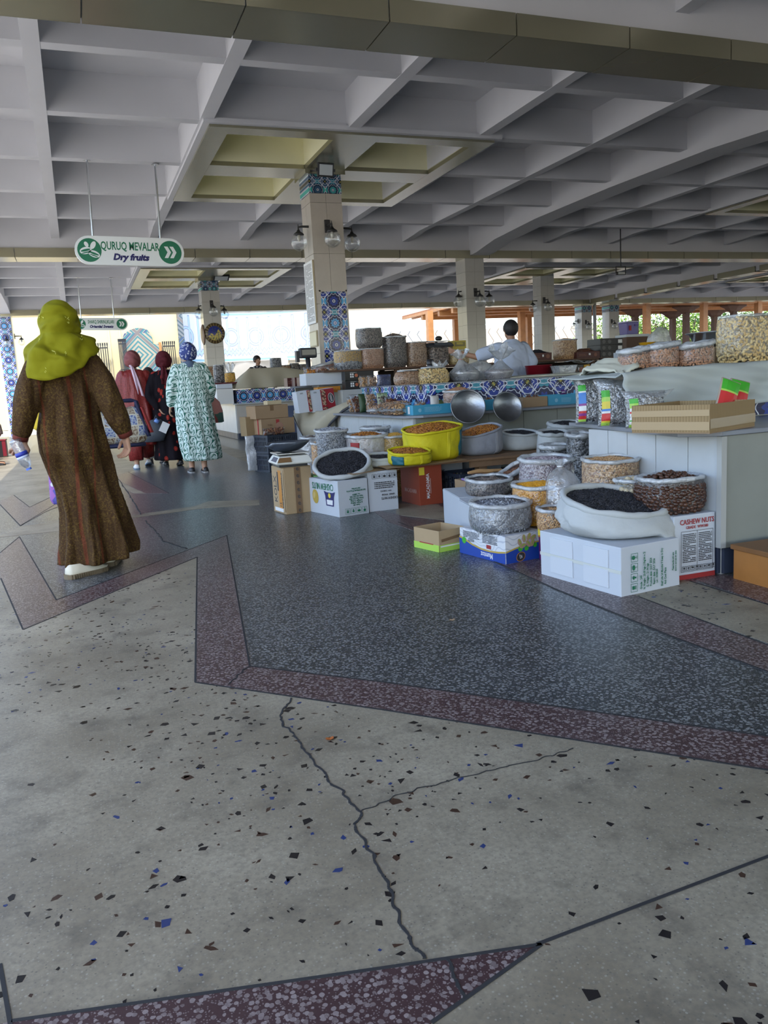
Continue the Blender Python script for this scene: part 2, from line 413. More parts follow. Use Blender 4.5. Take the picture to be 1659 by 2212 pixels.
for nm, polys in FPOLY.items():
    for k, pl in enumerate(polys):
        pts = [tuple(at(*p)[:2]) for p in pl]; GP[(nm, k)] = pts
        zt = .0016 if nm == 'beige' else .0024
        if nm == 'beige' and k == 0: zt = .0016
        MB().prism(pts, .0001, zt).build('terrazzo_panel', m_beige if nm == 'beige' else m_maroon, fl)
def ribbon(px, w, jit=0.0, n=10, zt=.0031):
    P = [at(*p) for p in px]; mb = MB(); L = []; 
    for i in range(len(P) - 1):
        for k in range(n):
            q = P[i].lerp(P[i + 1], k / n); L.append(q + Vector((nz(q.x * 30, q.y * 30, 1) * jit, nz(q.x * 30, q.y * 30, 5) * jit, 0)))
    L.append(P[-1])
    for i in range(len(L) - 1):
        t = (L[i + 1] - L[i]).normalized(); s = Vector((-t.y, t.x, 0)); a = w * (1 + (nz(i * .7, 3, 2)) * (1.1 if jit else 0)) / 2; b = w * (1 + (nz((i + 1) * .7, 3, 2)) * (1.1 if jit else 0)) / 2
        A, B, C, D = L[i] - s * a, L[i + 1] - s * b, L[i + 1] + s * b, L[i] + s * a
        mb.add([(*A.xy, .0003), (*B.xy, .0003), (*C.xy, .0003), (*D.xy, .0003), (*A.xy, zt), (*B.xy, zt), (*C.xy, zt), (*D.xy, zt)],
               [(4, 5, 6, 7), (0, 1, 5, 4), (2, 3, 7, 6), (3, 2, 1, 0)])
    return mb
for pl in ([(1780, 1683), (1659, 1665), (830, 1535), (422, 1475), (426, 1204), (50, 1361), (2, 1250)], [(0, 1195), (42, 1160), (122, 1297), (490, 1157), (540, 1440), (830, 1475), (1659, 1592), (1780, 1610)],
           [(1800, 1445), (1659, 1395), (1380, 1290)], [(860, 1128), (1010, 1187), (1205, 1275), (1455, 1377), (1659, 1452), (1800, 1505)], [(25, 2208), (830, 2093), (1170, 2042), (932, 2212)],
           [(1160, 2042), (1659, 1852), (1900, 1770)], [(0, 2085), (22, 2212), (26, 2280)], [(0, 1090), (44, 1136), (135, 1080)], [(30, 1070), (64, 1096), (135, 1062)], [(277, 1020), (365, 1066)], [(1490, 1256), (1659, 1307), (1800, 1345)]):
    ribbon(pl, .0075, 0, 1).build('joint', m_joint, fl)
for pl, w in (([(632, 1510), (605, 1547), (612, 1565), (640, 1595), (665, 1630), (690, 1662), (715, 1690), (745, 1722), (780, 1757), (766, 1780), (790, 1820), (820, 1880), (836, 1910), (852, 1950), (866, 1995), (895, 2040), (917, 2074)], .0058),
              ([(965, 2075), (980, 2115), (1005, 2158)], .006), ([(780, 1757), (845, 1725), (905, 1705), (1050, 1668), (1130, 1650), (1180, 1638), (1238, 1618)], .0022),
              ([(253, 1031), (280, 1069), (295, 1095), (304, 1112)], .012), ([(314, 1125), (338, 1150), (355, 1170), (404, 1186)], .010), ([(540, 1440), (520, 1455), (495, 1480)], .006)):
    ribbon(pl, w, .012, 9, .0036).build('crack', m_joint, fl)
def inside(x, y, poly):
    c = False; j = len(poly) - 1
    for i in range(len(poly)):
        xi, yi = poly[i]; xj, yj = poly[j]
        if (yi > y) != (yj > y) and x < (xj - xi) * (y - yi) / (yj - yi) + xi: c = not c
        j = i
    return c
mb = MB(); cnt = 0
wedge = [GP[('maroon', 3)], GP[('maroon', 0)]]
for k in range(14000):
    if cnt > 2100: break
    x = random.uniform(-2.2, 3.2); y = random.uniform(.8, 6.6)
    if nz(x * 1.3, y * 1.3, 9) + random.uniform(-.4, .4) < -.05: continue
    if not (inside(x, y, GP[('beige', 0)]) or inside(x, y, GP[('beige', 3)])) or any(inside(x, y, w) for w in wedge): continue
    cnt += 1; s = random.choice((.004, .005, .006, .007, .008, .005, .006, .010, .012, .015)) * random.uniform(.8, 1.2); n = random.choice((3, 4, 4, 5)); a0 = random.uniform(0, 6.28); el = random.uniform(.4, 1)
    pl = []
    for i in range(n):
        a = 2 * PI * i / n + random.uniform(-.35, .35); r = s * random.uniform(.75, 1.25); px_, py_ = math.cos(a) * r, math.sin(a) * r * el
        pl.append((x + px_ * math.cos(a0) - py_ * math.sin(a0), y + px_ * math.sin(a0) + py_ * math.cos(a0)))
    mb.prism(pl, .0004, .0021, random.choice((0, 0, 0, 0, 1, 1, 2)))
mb.build('terrazzo_chips', [M('chip_black', (.015, .013, .014), .25), M('chip_brown', (.055, .028, .018), .3), M('chip_blue', (.03, .05, .16), .25)], fl, kind='stuff')
# ground outside the hall
gr = MB().box(-60, 90, -40, -16.2, -.3, -.02).box(-60, -2.6, -16.2, 90, -.3, -.02).box(34, 90, -16.2, 90, -.3, -.02).box(-2.6, 34, 30.2, 90, -.3, -.02).build('ground', M('paving', (.50, .46, .40), .8, var=.12, vscale=.6), kind='structure')

# ------------------------------------------------------------ ceiling
S_ = 2.87; BX = [-1.92, 9.36, 20.64, 31.92]; BY = [-4.57, 6.71, 17.99, 29.27]; CELL = 11.28 / 6
ceil = MB().box(-2.2, 34, -16, 29.6, 4.765, 4.95).build('ceiling', m_concrete, kind='structure')
def rib_profile(L, h0=4.31, h1=4.255, q=.9):
    return [(.25, 4.766), (.25, h1), (.34, h1), (q, h0 - .03), (q + .35, h0), (L - q - .35, h0), (L - q, h0 - .03), (L - .34, h1), (L - .25, h1), (L - .25, 4.766)]
def rib_mesh(w, axis):
    pr = rib_profile(11.28) if axis == 'y' else [(.25, 4.766), (.25, 4.31), (11.03, 4.31), (11.03, 4.766)]; n = len(pr); mb = MB()
    vs = [(l, -w / 2, z) for l, z in pr] + [(l, w / 2, z) for l, z in pr]
    if axis == 'y': vs = [(y, x, z) for x, y, z in vs]
    mb.add(vs, [tuple(range(n)), tuple(range(2 * n - 1, n - 1, -1))] + [((i + 1) % n, i, n + i, n + (i + 1) % n) for i in range(n)])
    me = mb.mesh('rib'); me.materials.append(m_concrete); return me
rx, ry = rib_mesh(.16, 'x'), rib_mesh(.16, 'y')
for i in range(3):
    for j in range(3):
        for k in range(1, 6):
            link('rib', ry, ceil, loc=(BX[i] + k * CELL, BY[j], 0)); link('rib', rx, ceil, loc=(BX[i], BY[j] + k * CELL, .003))
cladx = MB().box(-.574, .574, -.28, .28, 3.885, 3.90).box(-.574, .574, -.29, -.275, 3.885, 4.065).box(-.574, .574, .275, .29, 3.885, 4.065).mesh('cladding_panel'); cladx.materials.append(m_clad)
clady = MB().box(-.28, .28, -.80, .80, 3.885, 3.90).box(-.29, -.275, -.80, .80, 3.885, 4.065).box(.275, .29, -.80, .80, 3.885, 4.065).mesh('cladding_panel'); clady.materials.append(m_clad)
for y in BY:
    MB().box(-2.2, 34, y - .25, y + .25, 3.91, 4.766).build('beam', m_concrete, ceil)
    for k in range(30):
        link('cladding_panel', cladx, ceil, loc=(-1.395 + k * 1.16, y, 0))
for x in BX:
    for j in range(3):
        pr = [(.24, 4.766), (.24, 3.95), (.6, 3.97), (1.5, 4.10), (3.2, 4.19), (5.64, 4.215), (8.08, 4.19), (9.78, 4.10), (10.68, 3.97), (11.04, 3.95), (11.04, 4.766)]; n = len(pr)
        if x > 15: pr = [(.24, 4.766), (.24, 3.92), (11.04, 3.92), (11.04, 4.766)]; n = 4
        vs = [(x - .25, BY[j] + l, z) for l, z in pr] + [(x + .25, BY[j] + l, z) for l, z in pr]
        MB().add(vs, [tuple(range(n - 1, -1, -1)), tuple(range(n, 2 * n))] + [(i, (i + 1) % n, n + (i + 1) % n, n + i) for i in range(n)]).build('beam', m_concrete, ceil)
        if x > 15:
            for k in range(6): link('cladding_panel', clady, ceil, loc=(x, BY[j] + 1.2 + k * 1.776, -.001))
MB().box(-2.2, 34, -16, -15.6, 3.9, 4.766).build('beam', m_concrete, ceil)
# yellow clad coffers round the columns at bay centres
def capital(cx, cy):
    a = 1.96; z0 = 4.245
    MB().box(cx - a - .08, cx + a + .08, cy - a - .08, cy - a, z0 + .03, 4.33).box(cx - a - .08, cx + a + .08, cy + a, cy + a + .08, z0 + .03, 4.33).box(cx - a - .08, cx - a, cy - a, cy + a, z0 + .03, 4.33).box(cx + a, cx + a + .08, cy - a, cy + a, z0 + .03, 4.33).build('coffer_lip', m_concrete, ceil)
    for (x0, x1, y0, y1) in ((-a, a, -a, -a + .26), (-a, a, a - .26, a), (-a, -a + .26, -a + .262, a - .262), (a - .26, a, -a + .262, a - .262), (-.3, .3, -a + .262, -.302), (-.3, .3, .302, a - .262), (-a + .262, -.302, -.28, .28), (.302, a - .262, -.28, .28), (-.3, .3, -.3, .3)):
        MB().box(cx + x0, cx + x1, cy + y0, cy + y1, z0, z0 + .06).build('cladding_panel', m_clad, ceil)
    for sx in (-1, 1):
        for sy in (-1, 1):
            xs = sorted((sx * .30, sx * (a - .26))); ys = sorted((sy * .28, sy * (a - .26)))
            x0, x1, y0, y1 = cx + xs[0], cx + xs[1], cy + ys[0], cy + ys[1]
            MB().box(x0 - .012, x0, y0, y1, z0 + .061, 4.74).box(x1, x1 + .012, y0, y1, z0 + .061, 4.74).box(x0, x1, y0 - .012, y0, z0 + .061, 4.74).box(x0, x1, y1, y1 + .012, z0 + .061, 4.74).box(x0, x1, y0, y1, 4.735, 4.75).build('coffer_lining', m_yellow, ceil)
CC = [(3.83, 12.35), (3.83, 23.63), (15.0, 12.35), (14.95, 23.63), (26.3, 23.63), (26.3, 12.35)]
for c in CC: capital(*c)

# ------------------------------------------------------------ columns
def column(cx, cy, label, w=.5, ztop=4.245, style='tile', group=None):
    t = thing('column', label, 'column', (cx, cy, 0), 0, group); h = w / 2
    MB().box(-h + .02, h - .02, -h + .02, h - .02, 0, ztop).build('shaft', M('mortar', (.42, .41, .38), .8), t)
    zb = ztop - .07 if style != 'tile' else ztop
    rows, nc = (.74, 2) if style == 'slab' else (.31, 2)
    top = zb - (.27 if style != 'tile' else 0)
    m = m_marble if style == 'slab' else m_tilew
    pw = w / nc - .004
    fr = MB().box(-pw / 2, pw / 2, -.0005, .022, 0, 1); 
    z = top; k = 0; hs = []
    while z > .02:
        r = rows if not (k == 0 and style == 'slab') else .13
        z0 = max(.01, z - r + .005); hs.append((z0, z)); z -= r; k += 1
    cache = {}
    for (z0, z1) in hs:
        hh = round(z1 - z0, 3)
        if hh not in cache:
            me = MB().box(-pw / 2, pw / 2, 0, .021, 0, hh).mesh('tile'); me.materials.append(m); cache[hh] = me
        for i in range(nc):
            u = -h + (i + .5) * w / nc
            for (p, rz) in (((u, -h, z0), 0), ((-h, u, z0), -PI / 2), ((h, u, z0), PI / 2)):
                o = link('tile', cache[hh], t, loc=p); o.rotation_euler.z = rz
    if style != 'tile':
        b = MB().box(-h - .004, h + .004, -h - .004, h + .004, zb - .262, zb).build('tile_band', m_girih_band, t)
        MB().box(-h - .06, h + .06, -h - .06, h + .06, zb, ztop).build('capital', m_clad, t)
    return t
col1 = column(3.83, 12.33, 'big marble column with blue mosaic panel rising behind the nut stall', style='slab')
o = MB().box(-.2, .2, 0, .012, -1.3, 1.247).build('mosaic_panel', m_girih_col, col1, loc=(.02, -.262, 1.23))
MB().box(-.222, -.2, 0, .014, -1.3, 1.27).box(.2, .222, 0, .014, -1.3, 1.27).box(-.222, .222, 0, .014, 1.247, 1.27).build('panel_frame', m_marble, col1, loc=(.02, -.263, 1.23))
col2 = column(3.84, 23.63, 'tiled column with a round plate, behind the cloth covered stall', style='band')
col3 = column(9.24, 18.0, 'grey tiled column behind the man in the pale blue shirt', style='tile', ztop=3.886)
col4 = column(14.8, 23.6, 'grey tiled column next to the tall bag of pistachios', style='tile')
col5 = column(20.25, 29.25, 'pale column with green band, the one beside a thin pipe', style='band', ztop=3.886)
col6 = column(21.62, 29.25, 'pale column with green band behind the black cartons', style='band', ztop=3.886)
coll = column(-1.92, 29.25, 'white column with tall blue mosaic at the left edge of the hall', style='tile', ztop=3.886)
MB().box(-.2, .2, 0, .012, -2.0, 1.9).build('mosaic_panel', m_girih_left, coll, loc=(.02, -.264, 1.95))
for (cx, cy, l) in ((9.36, 29.27, 'grey tiled column on the far edge of the hall hidden behind the big column'), (20.64, 17.99, 'grey tiled column beside the far right stalls of the hall'), (26.3, 23.63, 'grey tiled column deep in the right part of the hall')):
    column(cx, cy, l, style='tile', ztop=3.886 if cy != 23.63 else 4.245)
tag(MB().tube([(20.78, 29.2, 0), (20.78, 29.2, 3.88)], .07, 10).build('drain_pipe', m_white, smooth=True), 'thin pale pipe between the two banded columns', 'pipe')

def lamp(px, py, y, side, label, face_x=None, small=False, scale=1.0):
    """side: -1 left face, 0 front face, 1 right face; the pixel is the globe's centre"""
    P = aty(px, py, y)
    rz = {-1: -PI / 2, 0: 0, 1: PI / 2}[side]
    t = thing('wall_lamp', label, 'lamp', tuple(P), rz, 'globe lamps on the columns'); k = scale
    sh_ = MB().lathe([(.02 * k, .15 * k), (.03 * k, .125 * k), (.07 * k, .10 * k), (.085 * k, .075 * k)], 14).build('shade', m_black, t, smooth=True)
    MB().tube([(0, 0, .14 * k), (0, 0, .19 * k), (0, .06 * k, .20 * k), (0, .20 * k, .20 * k)], [.015 * k, .014 * k, .016 * k, .02 * k], 8).build('arm', m_black, t)
    MB().prism([(-.045 * k, .20 * k), (.045 * k, .20 * k), (.045 * k, .225 * k), (-.045 * k, .225 * k)], .10 * k, .29 * k).build('back_plate', m_black, t, bevel=.008)
    MB().tube([(0, 0, .17 * k), (0, 0, .235 * k)], [.012 * k, .004 * k], 8).build('finial', m_black, sh_)
    gl_ = MB().ball((0, 0, -.03 * k), .125 * k, 20, 14).build('globe', m_glass, t, smooth=True)
    MB().tube([(0, 0, .08 * k), (0, 0, .02 * k), (0, 0, -.02 * k)], [.02 * k, .026 * k, .012 * k], 8).build('bulb', M('bulb', (.75, .73, .66), .4), gl_, smooth=True)
    return t
lamp(646, 519, 12.25, -1, 'clear globe lamp on the left side of the big marble column')
lamp(718, 512, 11.86, 0, 'clear globe lamp on the front of the big marble column')
lamp(761, 522, 12.4, 1, 'clear globe lamp on the right side of the big marble column')
lamp(430, 677, 23.6, -1, 'globe lamp on the left side of the column with the round plate', scale=1.05)
lamp(461, 671, 23.16, 0, 'globe lamp on the front of the column with the round plate', scale=1.05)
lamp(485, 677, 23.63, 1, 'globe lamp on the right side of the column with the round plate', scale=1.05)
lamp(991, 649, 18.0, -1, 'globe lamp on the left side of the column behind the shirt man', scale=1.05)
lamp(1037, 648, 17.53, 0, 'globe lamp on the front of the column behind the shirt man', scale=1.05)
lamp(1057, 648, 18.0, 1, 'globe lamp on the right side of the column behind the shirt man', scale=1.05)
lamp(1151, 664, 23.6, -1, 'globe lamp on the left of the column next to the pistachio bag', scale=1.05)
lamp(1184, 661, 23.1, 0, 'globe lamp on the front of the column next to the pistachio bag', scale=1.05)
lamp(1240, 704, 29.2, -1, 'globe lamp on the left of the column beside the thin pipe', scale=.95)
lamp(1272, 705, 28.8, 0, 'globe lamp on the front of the column beside the thin pipe', scale=.95)
lamp(1328, 703, 28.8, 0, 'globe lamp on the column behind the black cartons', scale=.95)
lamp(14, 741, 28.8, 0, 'globe lamp on the tall blue mosaic column', scale=1.05)
lamp(47, 738, 29.25, 1, 'small open lamp on the right of the tall blue mosaic column', scale=.9)

# floodlight, notices, plates
P = aty(703, 367, 11.5)
t = thing('flood_light', 'square black floodlight at the top of the big marble column', 'floodlight', tuple(P), .12); t.rotation_euler = (math.radians(14), 0, .1)
MB().box(-.125, .125, -.02, .02, -.095, .095).build('housing', m_black, t, bevel=.01)
MB().box(-.10, .10, -.023, -.018, -.07, .07).build('glass', M('flood_glass', (.62, .66, .66), .1), t)
MB().box(-.15, -.13, -.01, .03, -.02, .02).box(.13, .15, -.01, .03, -.02, .02)  .box(-.14, .14, .03, .05, -.02, .0).box(-.02, .02, .05, .60, -.02, .0).build('bracket', m_black, t)
P = aty(478, 600, 23.1); t = thing('flood_light', 'slim floodlight beside the top of the column with the round plate', 'floodlight', tuple(P), 0); t.rotation_euler = (1.1, 0, 0)
MB().box(-.22, .22, -.02, .03, -.12, .12).build('housing', m_black, t, bevel=.01); MB().box(-.18, .18, -.025, -.018, -.09, .09).build('glass', MATS['flood_glass'], t)
P = aty(1341, 585, 17.2); t = thing('flood_light', 'small floodlight hanging under the far ceiling at right', 'floodlight', tuple(P)); 
MB().box(-.13, .13, -.03, .03, -.1, -.02).build('housing', m_black, t, bevel=.01); MB().box(-.15, -.13, -.01, .01, -.06, .1).box(.13, .15, -.01, .01, -.06, .1).box(-.15, .15, -.01, .01, .09, .11).box(-.01, .01, -.01, .01, .11, 4.8 - P.z).build('bracket', m_black, t); MB().box(-.1, .1, -.034, -.028, -.09, -.03).build('glass', MATS['flood_glass'], t)
def lines(mb, T, w, h, n, mi, fill=.92, seed=1, thick=.35):
    r = random.Random(seed)
    for k in range(n):
        y = h / 2 - (k + .5) * h / n; x = -w / 2
        while x < w / 2 - .002:
            q = min(w / 2 - x, w * r.uniform(.05, .16)); 
            if r.random() < fill: vs, fs = rect(q * .85, h / n * thick); put(mb, T @ Matrix.Translation((x + q / 2, y, 0)), vs, fs, mi)
            x += q
            if k % 7 == 6 and x > -w * .1: break
m_ink = M('ink_black', (.03, .03, .035), .6); m_inkg = M('ink_green', (.01, .16, .08), .6); m_inkb = M('ink_blue', (.02, .04, .22), .6); m_inkr = M('ink_red', (.35, .03, .03), .6)
a = atx(660, 575, 3.575); b = atx(680, 712, 3.575)
t = thing('notice_board', 'tall printed notice board on the side of the big marble column', 'notice', (3.578, 12.33, 2.45))
MB().box(-.028, 0, -.235, .235, -.43, .5).build('board', m_white, t); MB().box(-.026, -.002, -.25, -.236, -.43, .5).build('board_edge', M('tan_edge', (.45, .38, .25), .6), t)
mb = MB(); lines(mb, facemat('left', 0, 0, 0, 0) @ Matrix.Translation((0, 0, 0)), .40, .86, 46, 0); mb.build('printed_lines', m_ink, t, loc=(-.029, 0, .035), kind='stuff')
t = thing('plaque', 'small cream framed plaque under the tall notice board', 'plaque', (3.578, 12.33, 1.79))
MB().box(-.02, 0, -.2, .2, -.12, .12).build('frame', M('tan_edge'), t); MB().box(-.024, -.018, -.18, .18, -.10, .10).build('sheet', M('cream', (.75, .68, .48), .6), t)
def e_plate(nt):
    x, y, z, o = coords(nt); r = hyp(x, z); t = atan(x, z)
    c = mixc(nt, (z - (x * 14).sin() * .05 + (x * 31).cos() * .05).gt(.0), (.55, .46, .12), (.02, .03, .25)); c = mixc(nt, tnoise(nt, o, 26).gt(.55), c, (.05, .09, .12))
    return mixc(nt, r.gt(.20), c, mixc(nt, (t * 20).sin().gt(.2), (.07, .045, .02), (.20, .15, .07)))
m_plate = M('plate_paint', rough=.25, expr=e_plate)
P = aty(464, 720, 23.36); t = thing('wall_plate', 'round blue and gold painted plate on the front of a far column', 'plate', tuple(P)); 
ob = MB().lathe([(.001, .012), (.20, .01), (.27, -.015), (.29, -.03), (.27, -.032), (.001, -.02)], 28).build('dish', m_plate, t, smooth=True)
for v_ in ob.data.vertices: v_.co = (v_.co.x, -v_.co.z - .03, v_.co.y)
P = atx(441, 722, 3.575); t = thing('wall_plate', 'brown carved plate seen edge on, on the left of a far column', 'plate', (3.575, 23.6, P.z), 0)
ob = MB().lathe([(.001, .012), (.20, .01), (.27, -.015), (.29, -.03), (.27, -.032), (.001, -.02)], 24).build('dish', M('brown_plate', (.16, .09, .05), .4), t, smooth=True)
for v_ in ob.data.vertices: v_.co = (-v_.co.z - .03, v_.co.x, v_.co.y)

# ------------------------------------------------------------ hanging signs
m_signw = M('sign_white', (.80, .84, .84), .35); m_signg = M('sign_green', (.008, .17, .085), .4); m_navy = M('ink_navy', (.015, .015, .12), .5)
def stadium(w, h, n=12, cut=0):
    r = h / 2; pts = []
    for k in range(n + 1): a = -PI / 2 + PI * k / n; pts.append((w / 2 - r + r * math.cos(a), r * math.sin(a)))
    for k in range(n + 1): a = PI / 2 + PI * k / n; pts.append((-w / 2 + r + r * math.cos(a), r * math.sin(a)))
    return pts
def sign(pl, pr, y, l1, l2, label, rods, h_ratio, ztop, s1, s2):
    A, B = aty(*pl, y), aty(*pr, y); w = (B - A).length; h = w * h_ratio; c = (A + B) / 2
    t = thing('hanging_sign', label, 'sign', tuple(c)); t.rotation_euler = (0, math.atan2(A.z - B.z, B.x - A.x), 0)
    X = Matrix(((1, 0, 0, 0), (0, 0, -1, 0), (0, 1, 0, 0), (0, 0, 0, 1)))
    mb = MB(); put(mb, X @ Matrix.Translation((0, 0, -.03)), *flat(stadium(w, h), .06)); mb.build('board', m_signw, t)
    r = h * .41; xl, xr = -w / 2 + h * .5, w / 2 - h * .5
    for xc in (xl, xr): mb = MB(); put(mb, X @ Matrix.Translation((xc, 0, .031)), *disc(r, 32)); mb.build('roundel', m_signg, t)
    mb = MB()
    for xo in (-.22, .26):
        q = r * .50; z_ = r * .24
        put(mb, X @ Matrix.Translation((xr + (xo - .0) * r, 0, .0325)), *flat([(-q * .6, q), (-q * .6 + z_ * 1.3, q), (q * .2 + z_ * .8, 0), (-q * .6 + z_ * 1.3, -q), (-q * .6, -q), (q * .2 - z_ * .5, 0)]))
    mb.build('arrow', m_signw, t)
    mb = MB()
    for (ox, oy, rx_, ry_, an) in ((.02 - .25, .48, .16, .24, .5), (.32, .42, .2, .36, -.5), (-.32, -.05, .5, .3, .25), (.36, -.32, .5, .28, -.35)):
        T = X @ Matrix.Translation((xl + ox * r, oy * r, .0325)) @ Matrix.Rotation(an, 4, 'Z'); put(mb, T, *disc(ry_ * r, 20, rx_ * r))
    mb.build('nut_emblem', m_signw, t)
    mb = MB()
    for (ox, oy, rx_, ry_, an) in ((-.32, -.02, .42, .10, .25), (.36, -.28, .42, .09, -.35), (-.32, -.22, .36, .05, .25), (.34, -.46, .36, .05, -.35)):
        T = X @ Matrix.Translation((xl + ox * r, oy * r, .0335)) @ Matrix.Rotation(an, 4, 'Z'); put(mb, T, *disc(ry_ * r, 20, rx_ * r))
    mb.build('nut_opening', m_signg, t)
    mb = MB(); put(mb, X @ Matrix.Translation(((xl + xr) / 2, h * .16, .031)), *text_mb(l1, h * .40, .0024 * h / .3, 0, sx=s1)); mb.build('lettering', m_signg, t)
    mb = MB(); put(mb, X @ Matrix.Translation(((xl + xr) / 2, -h * .22, .031)), *text_mb(l2, h * .30, .0048 * h / .3, .25, sx=s2)); mb.build('lettering', m_navy, t)
    for px in rods:
        q = aty(px, pl[1], y); rx_ = q.x - c.x
        MB().tube([(rx_, 0, h * .4), (rx_ , 0, ztop - c.z)], .014, 8).lathe([(.05, ztop - c.z - .012), (.05, ztop - c.z)], 12, (rx_, 0, 0)).build('rod', m_steel, t)
    return t
sign((161, 540), (397, 547), 12.35, 'QURUQ MEVALAR', 'Dry fruits', 'white and green hanging sign reading Quruq Mevalar Dry fruits', (203, 348), .262, 4.31, .62, 1.05)
sign((160, 700), (276, 700), 23.63, 'SHARQ SHIRINLIKLARI', 'Oriential Sweets', 'farther hanging sign reading Sharq Shirinliklari Oriential Sweets', (176, 247), .235, 4.31, .52, .92)

# ------------------------------------------------------------ outside: walls of the old buildings, pergola, trees
m_facade = M('facade_yellow', (.62, .53, .30), .8, var=.08, vscale=.5); m_facw = M('facade_white', (.6, .58, .52), .85, var=.05)
def e_kufic(p, ang, c0, c1, c2):
    def f(nt):
        x, y, z, o = coords(nt); ca, sa = math.cos(ang), math.sin(ang)
        u = (x * ca + z * sa) * (1 / p); v = (x * (-sa) + z * ca) * (1 / p)
        ln = (((u.fl() + v.fl()) * .5).fr().gt(.25)); a = (u.fr() - .5).abs(); b = (v.fr() - .5).abs()
        m = (a.max(b))
        c = mixc(nt, (m * 9).fr().gt(.55), c0, c1); c = mixc(nt, ln * a.lt(b) * (b * 9).fr().lt(.4), c, c2)
        return mixc(nt, m.gt(.46), c, (.16, .14, .13))
    return f
m_kufic = M('kufic_teal', rough=.6, expr=e_kufic(1.35, PI / 4, (.34, .30, .22), (.05, .17, .18), (.05, .08, .16)))
m_diamond = M('diamond_lattice', rough=.6, expr=e_kufic(.62, PI / 4, (.34, .30, .22), (.10, .09, .08), (.24, .22, .16)))
def e_zig(nt):
    x, y, z, o = coords(nt); u = x * 1.45 + z.pp(.62) * 1.0
    return mixc(nt, u.fr().lt(.07), (.58, .50, .38), mixc(nt, tnoise(nt, o, .6).gt(.5), (.10, .06, .04), (.04, .08, .13)))
m_zig = M('zigzag_wall', rough=.8, expr=e_zig)
def e_script(nt):
    x, y, z, o = coords(nt)
    k = (x * 2.1).fr(); bars = (k - .5).abs().lt(.07) * (z.gt(-.75)) * z.lt(.85); out = (k - .5).abs().lt(.11) * z.gt(-.8) * z.lt(.9)
    base = (z + .6 + (x * 3.3).pp(.3) * .5).abs().lt(.08); ob = (z + .6 + (x * 3.3).pp(.3) * .5).abs().lt(.12)
    hoop = (hyp((x * .9).fr() - .5, z * .8) - .28).abs()
    c = mixc(nt, out.max(ob).max(hoop.lt(.055)), (.62, .62, .60), (.25, .27, .42)); c = mixc(nt, bars.max(base).max(hoop.lt(.03)), c, (.40, .56, .60))
    return mixc(nt, (z.abs() - 1.02).abs().lt(.05), c, (.25, .45, .60))
m_script = M('script_band', rough=.5, expr=e_script)
def e_cross(nt):
    x, y, z, o = coords(nt); a = ((x * 1.25).fr() - .5) ; b = z * 1.25; 
    m = (a.abs() + b.abs()); c = mixc(nt, ((m * 7).fr()).lt(.42) * m.lt(.42), (.72, .70, .64), (.13, .15, .42)); return mixc(nt, ((m - .5).abs()).lt(.04), c, (.20, .50, .50))
m_cross = M('cross_frieze', rough=.5, expr=e_cross)
YF = 38.0
def fx(px): return aty(px, 760, YF).x
def fz(py, px=400): return aty(px, py, YF).z
wb = MB().box(fx(-200), fx(486), YF, YF + .6, 0, 7.5).build('wall_back', m_facade, kind='structure')
for px in (105, 168, 238, 262): MB().box(fx(px), fx(px) + .05, YF - .03, YF + .01, 0, 7).build('pilaster', M('facade_shade', (.62, .54, .34), .8), wb)  # narrow strips, slightly paler yellow than the wall
# arched mosaic niche
pts = [(fx(266), fz(838)), (fx(344), fz(838)), (fx(344), fz(741)), (fx(332), fz(741)), (fx(330), fz(722))] + [(fx(330) - (fx(330) - fx(272)) * k / 8, fz(722) + (fz(706) - fz(722)) * math.sin(PI * min(1, .15 + k / 8 * .75))) for k in range(1, 9)] + [(fx(266), fz(730))]
mb = MB(); x0 = fx(300); vs, fs = flat([(p[0] - x0, p[1] - 2.0) for p in pts], .1); put(mb, Matrix(((1, 0, 0, 0), (0, 0, -1, 0), (0, 1, 0, 0), (0, 0, 0, 1))), vs, fs)
mb.build('mosaic_niche', m_kufic, wb, loc=(x0, YF - .01, 2.0))
MB().box(fx(344), fx(349), YF - .14, YF + .01, 0, fz(738)).build('door_jamb', m_wood, wb); MB().box(fx(194), fx(199), YF - .14, YF + .01, 0, fz(738)).build('door_jamb', m_wood, wb)
def gate(x0, x1, zt, label):
    t = thing('iron_gate', label, 'gate', ((x0 + x1) / 2, YF - .4, 0)); w = (x1 - x0) / 2; n = 6
    for k in range(n + 1): x = -w + 2 * w * k / n; MB().box(x - .018, x + .018, -.018, .018, -.02, zt + (.0)).prism([(x - .03, -.02), (x + .03, -.02), (x, .02)], zt, zt + .12).build('bar', m_black, t)
    for z in (.2, zt * .55, zt - .12): MB().box(-w, w, -.022, .022, z, z + .05).build('rail', m_black, t)
    for k in range(n // 2): MB().tube([(-w + 2 * w * (2 * k + 1) / n + .16 * math.cos(a), 0, zt * .55 + .24 + .16 * math.sin(a)) for a in [2 * PI * i / 14 for i in range(14)]], .015, 5, closed=True).build('scroll', m_black, t)
gate(fx(203), fx(232), fz(742), 'black iron gate by the near end of the pale yellow wall'); gate(fx(351), fx(376), fz(743), 'black iron gate between the patterned niche and a far column'); gate(fx(257), fx(272), fz(735), 'narrow iron gate leaf just left of the patterned niche')
MB().box(fx(388), fx(432), YF - .25, YF + .05, 0, 7.4).build('mosaic_pier', M('grey_mosaic', rough=.6, expr=e_kufic(1.3, PI / 4, (.18, .20, .21), (.06, .09, .11), (.04, .09, .2))), wb)
